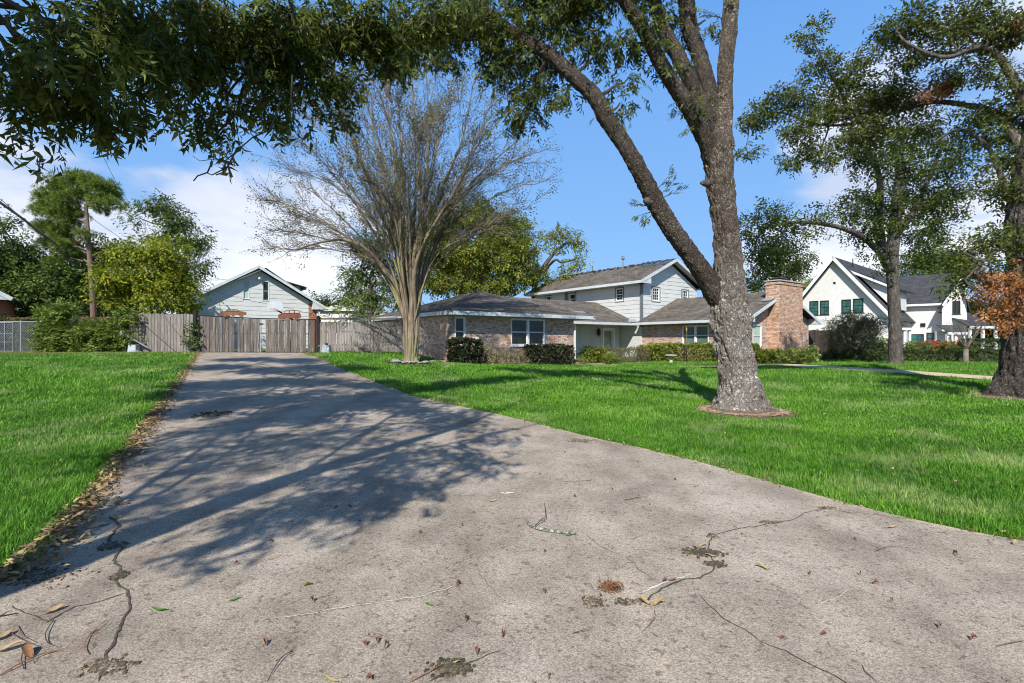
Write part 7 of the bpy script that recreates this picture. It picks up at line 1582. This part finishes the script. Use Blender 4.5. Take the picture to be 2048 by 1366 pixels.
lv = [(317, 1222, 'leaf', 'leaf_grn', 'long green leaflet lying flat near the lower left crack', 1.0, 170), (470, 1201, 'leaf', 'leaf_grn', 'short curled green leaf right of the long green leaflet', .7, 60), (615, 1172, 'husk', 'leaf_gold', 'golden oval leaf above the left end of the pale scrape line', 1.15, 10), (858, 1211, 'leaf', 'leaf_grn', 'small green leaf just below the middle of the pale scrape line', .6, 175),
      (985, 1003, 'leaf', 'leaf_yell', 'yellow leaf with a stalk near the canopy shadow tip', .8, 20), (867, 930, 'leaf', 'leaf_yell', 'bright yellow leaf at the edge of the canopy shadow', .9, 80), (947, 1027, 'husk', 'leaf_gold', 'small golden husk left of the lichen stick', .9, 0), (841, 1067, 'husk', 'leaf_grn', 'small dark green leaf curl in the middle of the slab', .8, 30),
      (1523, 1136, 'big', 'leaf_yell', 'pale yellow curled leaf arched like a bridge on the right slab', .9, 150), (1515, 1164, 'leaf', 'leaf_grn', 'tiny dark green leaf just below the arched yellow leaf', .45, 160), (1288, 1207, 'big', 'leaf_gold', 'left one of two golden curled leaves by the spalled crack', .95, 140), (1318, 1211, 'big', 'leaf_gold', 'right one of two golden curled leaves by the spalled crack', .9, 10),
      (1136, 1073, 'leaf', 'leaf_grn', 'green leaflet under the lichen-covered stick', .7, 200), (1392, 972, 'leaf', 'leaf_tan', 'pale pinkish tan leaf alone near the right lawn edge', .8, 40), (1786, 1056, 'leaf', 'leaf_tan', 'tan leaf near the right lawn, farthest right', .9, 10), (1345, 1163, 'leaf', 'leaf_rust', 'rusty leaf caught on the central crack', .7, 20), (1484, 1066, 'leaf', 'leaf_tan', 'tan leaf resting just under the crack at right', .7, 70),
      (107, 1222, 'big', 'leaf_tan', 'large tan curled leaf standing up in the lower left corner', 1.15, 60), (128, 1079, 'big', 'leaf_brown', 'long rust-brown curled leaf at the left lawn edge', 1.25, 170), (105, 1097, 'big', 'leaf_tan', 'broad pale leaf half in the left lawn edge', 1.1, 20), (233, 1036, 'leaf', 'leaf_yell', 'yellowish leaf on the left crack patch, upper of two', .8, 0), (249, 1060, 'leaf', 'leaf_yell', 'yellowish leaf on the left crack patch, lower of two', .8, 30),
      (1405, 1092, 'leaf', 'leaf_tan', 'tan leaf on the upper part of the dark moss patch', .8, 10), (1422, 1113, 'leaf', 'leaf_tan', 'tan leaf on the lower part of the dark moss patch', .8, 160), (20, 1300, 'big', 'leaf_tan', 'big pale leaf in the bottom left leaf pile', 1.2, 30), (55, 1310, 'big', 'leaf_brown', 'brown leaf at the right end of the bottom left leaf pile', 1.2, 150), (5, 1275, 'big', 'leaf_tan', 'leaf cut by the left picture edge above the leaf pile', 1.1, 80),
      (8, 1232, 'leaf', 'leaf_brown', 'brown leaf by the left edge above the pale pile', 1, 0), (905, 1330, 'leaf', 'leaf_yell', 'yellow leaf on the moss patch at the bottom middle', .7, 10), (1655, 1060, 'leaf', 'leaf_tan', 'small leaf under the crack end near the right lawn', .6, 20), (1010, 985, 'husk', 'leaf_tan', 'small tan leaf beside the white stain', .6, 20), (660, 1362, 'leaf', 'leaf_yell', 'yellow leaf cut by the bottom edge', .8, 160)]
for l_ in lv: leaf(l_[0], l_[1], l_[2], l_[3], l_[4], l_[5] if len(l_) > 5 else 1, l_[6] if len(l_) > 6 else None)
hk_ = [(530, 1289), (730, 1291), (755, 1284), (773, 1296), (934, 1243), (1006, 1274), (952, 1306), (917, 1171), (1088, 1187), (623, 1203), (543, 1086), (473, 1131), (585, 1046), (672, 1018), (700, 1015), (719, 1045), (1648, 1273), (1752, 1170), (1784, 1205), (1880, 1257), (1948, 1282), (1910, 1110), (1100, 1355), (1090, 1105), (1150, 995), (925, 1052),
       (1202, 1195), (1225, 980), (1300, 1010), (1330, 1165), (1710, 1080), (1565, 1280), (305, 1085), (300, 977), (352, 988), (238, 998), (738, 1362), (1720, 1150), (1620, 1148), (1500, 925), (1420, 945), (1560, 975), (1080, 950), (1275, 925), (1350, 960), (1055, 880), (1130, 905), (1690, 1010)]
ORD = ['nearest', 'second nearest', 'third nearest', 'fourth nearest', 'fifth nearest', 'sixth nearest', 'seventh nearest', 'eighth nearest', 'ninth nearest', 'tenth nearest', 'eleventh nearest', 'twelfth nearest']
def side(dx, dy): return ('right of' if dx > 0 else 'left of') if abs(dx) > abs(dy) else ('below' if dy > 0 else 'above')
def place_labels(items, marks, what):
    by = {}
    for o, px, py in items:
        k = min(range(len(marks)), key=lambda i: math.hypot(px - marks[i][0], (py - marks[i][1]) * 1.5)); by.setdefault((k, side(px - marks[k][0], py - marks[k][1])), []).append((math.hypot(px - marks[k][0], (py - marks[k][1]) * 1.5), o))
    for (k, sd), l_ in by.items():
        for i, (_, o) in enumerate(sorted(l_, key=lambda t: t[0])): o['label'] = (what + (', ' + ORD[min(i, 11)] + ' of those ' if len(l_) > 1 else ' ') + sd + ' the ' + marks[k][2])
marks = [(1100, 1060, 'lichen stick'), (1410, 1105, 'dark moss patch'), (1222, 1178, 'rust-brown leaf tuft'), (1305, 1210, 'two golden leaves'), (1523, 1140, 'arched yellow leaf'), (735, 1208, 'pale scrape line'), (240, 1120, 'left crack'), (1550, 1300, 'lower right crack'), (905, 1335, 'bottom middle moss'), (317, 1222, 'long green leaflet'), (615, 1172, 'golden oval leaf'), (985, 1003, 'stalked yellow leaf'), (700, 960, 'canopy shadow'), (1786, 1056, 'rightmost tan leaf'), (1392, 972, 'lone pinkish leaf')]
its = []
for i, (px, py) in enumerate(hk_):
    big = i < 22; its.append((leaf(px, py, 'husk', rnd.choice(('leaf_rust', 'leaf_rust', 'leaf_brown')), 'x', rnd.uniform(.75, 1.15) * (1 if big else .8), None, 'pecan husks on the driveway', 'pecan_husk'), px, py))
place_labels(its, marks, 'brown pecan husk')
# rusty clump by the patch
c = on_drive(1222, 1178); m = MB()
for i in range(150): a = Vector((rnd.gauss(0, .030), rnd.gauss(0, .026), abs(rnd.gauss(.010, .012)))); d = Vector((rnd.gauss(0, 1), rnd.gauss(0, 1), rnd.gauss(0, .5))).normalized() * rnd.uniform(.015, .035); m.tube([a - d, a + d * .2 + Vector((0, 0, .004)), a + d], [.001, .0022, .0006], 4)
o = m.build('dead_leaf_tuft', M['leaf_brown']); o.location = c; tag(o, 'tangled rust-brown leaf tuft left of the two golden leaves', 'leaf clump')
# lichen stick
P_ = [on_drive(*p, .012) for p in ((1051, 1040), (1062, 1054), (1085, 1062), (1120, 1067), (1152, 1070))]; o0 = P_[2]
e = empty('lichen_stick', o0, 0, 'curved lichen-covered stick in the middle of the driveway', 'stick'); q, r_ = smooth_pts([p - o0 for p in P_], [.007, .012, .013, .012, .008], 5); m = MB(); m.tube(q, r_, 8, jit=.15); m.build('stem', M['lichen'], e, smooth=True)
m = MB(); t_ = [on_drive(*p) - o0 + Vector((0, 0, h)) for p, h in (((1068, 1057), .012), ((1080, 1048), .03), ((1092, 1042), .04), ((1089, 1018), .05))]; m.tube(t_, [.004, .0035, .003, .0025], 5); m.tube([t_[1], on_drive(1090, 1044) - o0 + Vector((0, 0, .02))], .003, 4); m.build('side_twig', M['stick_dark'], e)
def twig(pp, lab, mat='stick', w=.0035, h=.006, group=None, fork=None):
    w *= .62
    P_ = [on_drive(*p, h + .01 * math.sin(i * 1.3)) for i, p in enumerate(pp)]; o0 = P_[0]; q, r_ = smooth_pts([p - o0 for p in P_], [w] * (len(pp) - 1) + [w * .4], 4) if len(pp) > 2 else ([p - o0 for p in P_], [w, w * .5]); m = MB(); m.tube(q, r_, 5)
    for f in (fork or []): P2 = [on_drive(*p, h + .006 * i) - o0 for i, p in enumerate(f)]; m.tube(P2, [w * .8] * (len(P2) - 1) + [w * .3], 4)
    o = m.build('twig', M[mat]); o.location = o0; tag(o, lab, 'twig', group)
twig([(0, 1352), (45, 1330), (85, 1312), (130, 1298), (170, 1287)], 'long reddish twig running across the lower left corner', 'stick_red', .005)
twig([(178, 1312), (168, 1300), (178, 1275), (195, 1255), (212, 1240)], 'forked reddish leaf stalk beside the long lower left twig', 'stick_red', .0035, fork=[[(178, 1275), (205, 1262), (225, 1238)], [(182, 1270), (200, 1255), (218, 1240)]])
twig([(108, 1195 + 45), (92, 1268), (95, 1288), (118, 1294)], 'dark bent twig under the standing tan leaf', 'stick_dark', .0035)
twig([(15, 1262), (45, 1285), (80, 1297)], 'brown forked twig above the bottom left leaf pile', 'stick', .004, fork=[[(36, 1252), (45, 1275), (75, 1292)]])
twig([(48, 1340), (43, 1322), (50, 1300), (60, 1295)], 'thin dark twig curling down beside the leaf pile', 'stick_dark', .0035)
twig([(585, 1304), (565, 1320), (548, 1342), (533, 1366)], 'dark twig near the bottom edge, left of the middle', 'stick_dark', .0035)
twig([(457, 1178), (485, 1167), (515, 1160)], 'thin brown twig left of the golden oval leaf', 'stick', .0025)
twig([(500, 1132), (545, 1120), (579, 1112)], 'thin straight reddish twig above the scrape line', 'stick_red', .003)
twig([(820, 1366), (860, 1348), (895, 1328)], 'bent reddish stalk lying on the bottom middle moss', 'stick_red', .0045)
twig([(1309, 1222), (1310, 1240), (1298, 1255), (1281, 1267)], 'dark curved stalk below the two golden leaves', 'stick', .003)
twig([(1750, 1104), (1775, 1098), (1808, 1097)], 'thin dark twig on the right slab', 'stick_dark', .0025)
twig([(1994, 1295), (2020, 1292), (2048, 1285)], 'brown twig cut by the right picture edge', 'stick', .004)
twig([(1250, 1001), (1275, 998), (1296, 995)], 'short dark twig upper right of the lichen stick', 'stick_dark', .004)
twig([(1146, 1268), (1165, 1266), (1182, 1263)], 'short dark twig below the rust tuft', 'stick_dark', .003)
twig([(1975, 1082), (1988, 1094)], 'short brown twig at the right lawn edge', 'stick', .004)
twig([(1342, 1100), (1360, 1097), (1378, 1093)], 'reddish stalk pointing at the dark moss patch', 'stick_red', .0025)
twig([(1130, 964), (1160, 965), (1185, 961)], 'thin pale stalk upper middle near a yellow fleck', 'stick', .003)
leaf(1177, 962, 'leaf', 'leaf_gold', 'yellow fleck of leaf on the thin pale stalk', .7, 20)

# ------------------------------------------------------------------ mulch rings
def mulch(c, rx, ry, n, mat, base, label_name, hmax=.05, smin=.02, smax=.05):
    vs = [(c.x, c.y, gz(c.x, c.y) + .05)]; fs = []; N = 40
    for rr, hh in ((.7, .05), (1.0, .012), (1.03, -.04)):
        for k in range(N): t = 6.2832 * k / N; f = rr * (1 + .05 * math.sin(t * 3 + 1) + .04 * math.sin(t * 7)); x = c.x + rx * f * math.cos(t); y = c.y + ry * f * math.sin(t); vs.append((x, y, gz(x, y) + hh))
    fs = [(0, 1 + k, 1 + (k + 1) % N) for k in range(N)] + [(1 + r * N + k, 1 + (r + 1) * N + k, 1 + (r + 1) * N + (k + 1) % N, 1 + r * N + (k + 1) % N) for r in range(2) for k in range(N)]
    bed = MB().add(vs, fs).build(label_name, base, kind='structure'); m = MB()
    for i in range(n):
        t = rnd.uniform(0, 6.283); q = math.sqrt(rnd.uniform(.15, 1.06)) * (rnd.uniform(1, 1.18) if rnd.random() < .2 else 1); x = c.x + rx * q * math.cos(t); y = c.y + ry * q * math.sin(t); z = gz(x, y) + .03 + .03 * (1 - q); a = rnd.uniform(0, 6.28); L_ = rnd.uniform(smin, smax); d = Vector((math.cos(a), math.sin(a), rnd.uniform(-.2, .2))) * L_
        m.beam(Vector((x, y, z)) - d / 2, Vector((x, y, z)) + d / 2, L_ * .35, L_ * .15)
    m.build('mulch_chips', mat, bed, kind='stuff')
mulch(Vector((BIG.x + .0, BIG.y - .2, 0)), .82, .66, 2600, M['mulch'], M['mulch_base'], 'mulch_bed')
mulch(Vector((OAK.x, OAK.y - .1, 0)), .95, .85, 1800, M['mulch'], M['mulch_base'], 'mulch_bed')
mulch(Vector((CRP.x, CRP.y - .2, 0)), 1.0, .95, 1600, M['mulch_dark'], M['mulch_dark'], 'mulch_bed')
# planting bed along the house front: bare soil strip with stones
bp = [hp_(10.4, 18.7), hp_(13.5, 18.45), hp_(17.5, 18.3), hp_(19.2, 18.5), hp_(20.5, 18.9), hp_(22.5, 18.9), hp_(24.6, 18.6), hp_(26.4, 16.8), hp_(27.2, 14.9), hp_(29, 14.4), hp_(32, 14.2), hp_(34, 14.3)]
def strip(line, w0, w1, dzv, mat, name, parent=None, kind='structure'):
    vs = []; n = len(line)
    P_, _ = smooth_pts([Vector((*p, 0)) for p in line], [1] * n, 6)
    for i, p in enumerate(P_):
        d = (P_[min(i + 1, len(P_) - 1)] - P_[max(i - 1, 0)]).normalized(); s = Vector((-d.y, d.x, 0))
        for f in (w0, (w0 + w1) / 2, w1): q = p + s * f; vs.append((q.x, q.y, gz(q.x, q.y) + dzv))
    fs = [(i * 3 + k, (i + 1) * 3 + k, (i + 1) * 3 + k + 1, i * 3 + k + 1) for i in range(len(P_) - 1) for k in range(2)]
    return MB().add(vs, fs).build(name, mat, parent, kind=kind), P_
M['bed'] = mk('planting_bed_soil', (.24, .17, .12), (.36, .28, .21), 5, .98, .8, 40, world=True)
_, BL = strip(bp, 0, 2.2, .035, M['bed'], 'planting_bed')
# edging stones: one object each
SM = []
for v_ in range(5):
    m = MB(); vs = []; g = random.Random(v_); 
    for i in range(5):
        ph = math.pi * i / 4
        for k in range(8): t = 6.2832 * k / 8; rr = math.sin(ph) * (1 + g.uniform(-.18, .18)); vs.append((rr * math.cos(t), rr * math.sin(t) * .75, -math.cos(ph) * .5 + g.uniform(-.04, .04)))
    fs = [(i * 8 + k, i * 8 + (k + 1) % 8, (i + 1) * 8 + (k + 1) % 8, (i + 1) * 8 + k) for i in range(4) for k in range(8)]; m.add(vs, fs); SM.append(m.mesh('edging_stone', M['stone']))
STN = {}
def stone(x, y, s, lab, grp, h=.0):
    o = link_mesh('edging_stone', rnd.choice(SM)); o.location = G(x, y, s * .3 + h); o.scale = (s * rnd.uniform(.8, 1.4), s * rnd.uniform(.7, 1.1), s * rnd.uniform(.6, 1)); o.rotation_euler = (rnd.uniform(-.3, .3), rnd.uniform(-.3, .3), rnd.uniform(0, 6.28)); tag(o, lab, 'stone', grp); STN.setdefault(grp, []).append((o, 1024 + x / y * 1024, 683 + (EYE - gz(x, y)) / y * 1024))
k = 0
for p, q in zip(BL[:-1], BL[1:]):
    for j in range(max(1, int((q - p).length / .3))):
        if rnd.random() < .35: continue
        t = rnd.random(); x = p.x + (q.x - p.x) * t; y = p.y + (q.y - p.y) * t; stone(x, y, rnd.uniform(.05, .12), 'pale limestone in the edging row before the house shrubs', 'edging stones of the planting bed'); k += 1
for i in range(26):
    t = math.pi + math.pi * i / 25 if i < 20 else rnd.uniform(0, 6.28); (rnd.random() < .6) and stone(CRP.x + .62 * math.cos(t) + rnd.gauss(0, .06), CRP.y - .25 + .6 * math.sin(t) + rnd.gauss(0, .06), rnd.uniform(.08, .16), 'grey stone in the ring around the crepe myrtle base', 'stones round the crepe myrtle', .06)
st = ground_at(378, 702); stone(st.x, 24.0, .2, 'large pale rock beside the left gate motor', None); stone(W(407, 709, 23.4).x, 23.4, .1, 'small flat rock on the drive corner by the gate', None); st = ground_at(1560, 728); stone(st.x, st.y, .16, 'single pale rock between the two round shrubs', None); stone(*gp_(865, 725), .14, 'pale rock right of the crepe myrtle ring', None)

place_labels(STN['edging stones of the planting bed'], [(880, 725, 'dark square boxwood'), (950, 725, 'leggy azalea'), (1060, 726, 'long dark hedge'), (1130, 724, 'fern clump'), (1180, 722, 'round porch shrub'), (1240, 721, 'straw-coloured low hedge'), (1342, 722, 'bird bath'), (1400, 723, 'bronze pole'), (1530, 728, 'shrub under the end window'), (1600, 730, 'shrub at the chimney foot')], 'edging stone')
place_labels(STN['stones round the crepe myrtle'], [(792, 735, 'left foot of the crepe myrtle'), (820, 738, 'middle of the crepe myrtle base'), (850, 735, 'right foot of the crepe myrtle')], 'grey ring stone')
# ------------------------------------------------------------------ yard objects
b = G(W(1342, 683, 28.9).x, 28.9); e = empty('bird_bath', b, .2, 'low cast stone bench-like bird bath before the hedge', 'bird bath'); m = MB(); m.lathe((0, 0, 0), [(.16, 0), (.16, .04), (.09, .08), (.08, .36), (.13, .42)], 12); m.build('pedestal', M['concrete_cast'], e, smooth=True)
m = MB(); m.lathe((0, 0, .42), [(.20, 0), (.34, .03), (.345, .08), (.30, .085), (.1, .05)], 20); m.build('basin', M['concrete_cast'], e)
b = G(W(1373, 683, 29.0).x, 29.0); e = empty('bronze_pole', b, 0, 'slim bronze pole with a brass finial before the right wing window', 'pole'); hpz = EYE + (683 - 663) / 1024 * b.y - b.z; m = MB(); m.tube([(0, 0, -.1), (0, 0, hpz)], .035, 10); m.build('shaft', M['bronze'], e, smooth=True)
m = MB(); m.lathe((0, 0, hpz), [(.035, 0), (.055, .02), (.04, .05), (.06, .10), (.03, .14), (.055, .19), (.02, .23)], 10); m.build('finial', M['gold'], e, smooth=True)
b = G(*gp_(724, 708)); b = G(W(724, 683, 23.9).x, 23.9); e = empty('mushroom_ornament', b, 0, 'small red-capped mushroom ornament before the cedar fence', 'garden ornament'); m = MB(); m.lathe((0, 0, 0), [(.09, 0), (.06, .1), (.05, .24)], 10); m.build('stalk', M['white'], e, smooth=True); m = MB(); m.lathe((0, 0, .22), [(.17, 0), (.16, .05), (.09, .11), (.02, .13)], 14); m.build('cap', M['mush_red'], e, smooth=True)
# white board and leaning slats by the narrow window
q = Hw(12.35, 19.88); e = empty('leaning_board', G(q.x, q.y), R(HA), 'white board leaning on the brick wall right of the narrow window', 'board'); m = MB(); m.prism([Vector((-.18, -.28, .0)), Vector((.24, -.28, .0)), Vector((.24, .04, 1.15)), Vector((-.10, .04, 1.15))], (0, .03, 0)); m.build('board_panel', M['white'], e)
q = Hw(11.95, 19.85); m = MB(); m.beam((0, -.25, 0), (.05, .03, 1.2), .05, .03); o = m.build('garden_stake', M['picket']); o.location = G(q.x, q.y); o.rotation_euler = (0, 0, R(HA)); tag(o, 'weathered wooden stake leaning beside the white board', 'stake')
# utility pole, guy wire, service drops
up = W(362, 683, 34); b = G(up.x, 34); e = empty('utility_pole', b, 0, 'weathered timber utility pole left of the garage', 'pole'); ph = EYE + (683 - 548) / 1024 * 34 - b.z; m = MB(); m.tube([(0, 0, -.2), (0, 0, ph)], [.15, .11], 10); m.build('pole', M['pole'], e, smooth=True); m = MB(); m.tube([(.2, -.1, ph - .9), (.2, -.1, ph - .35)], .14, 10); m.build('meter_can', M['box_grey'], e)
def cable(pts, w, lab, name='cable', sag=.0, mat='wire', grp=None):
    P_ = []; 
    for a, b_ in zip(pts[:-1], pts[1:]):
        for i in range(14): t = i / 14; p = a.lerp(b_, t); p.z -= sag * 4 * t * (1 - t); P_.append(p)
    P_.append(pts[-1]); o0 = P_[0].copy(); m = MB(); m.tube([p - o0 for p in P_], w, 5); o = m.build(name, M[mat]); o.location = o0; tag(o, lab, 'cable', grp)
gw = G(W(357, 705, 24).x, 23.9); cable([W(-60, 345, 16), W(60, 450, 19), gw], .011, 'thick guy cable slanting down to the lawn beside the gate motor', 'guy_cable')
m = MB(); P_, R_ = path_of([(-40, 385, 17, 5), (0, 412, 17.4, 5), (40, 440, 17.8, 5), (90, 478, 18.4, 5), (118, 500, 18.8, 3)]); P_ = [p + Vector((0, 0, .12)) for p in P_]; o0 = P_[0]; m.tube([p - o0 for p in P_], R_, 6, jit=.3)
for i in range(14): a = P_[rnd.randint(0, 4)] - o0 + Vector((rnd.uniform(-.3, .3), 0, rnd.uniform(-.3, .2))); m.tube([a, a + Vector((rnd.gauss(0, .2), rnd.gauss(0, .2), rnd.gauss(-.05, .25)))], [.012, .005], 4)
o = m.build('dead_vine', M['twig_dark']); o.location = o0; tag(o, 'dead vine stem wrapped on the guy cable at the left edge', 'vine')
cable([W(-60, 240, 14), W(90, 360, 20), W(200, 448, 26), Vector((up.x, 34, b.z + ph - .2))], .012, 'thin overhead wire running from the top left to the utility pole', sag=.05)
cable([W(205, 310, 18), W(255, 400, 24), Vector((up.x, 34, b.z + ph - .4))], .007, 'faint thin wire behind the pine crown', sag=.1)
cable([Vector((up.x, 34, b.z + ph - .15)), W(455, 558, 38.5)], .012, 'service wire from the utility pole to the garage roof', sag=.15)
cable([Vector((up.x, 34, b.z + ph - 1.0)), W(430, 582, 36), W(560, 612, 33), W(700, 640, 30.5)], .010, 'lower cable crossing the garage gable', sag=.1)
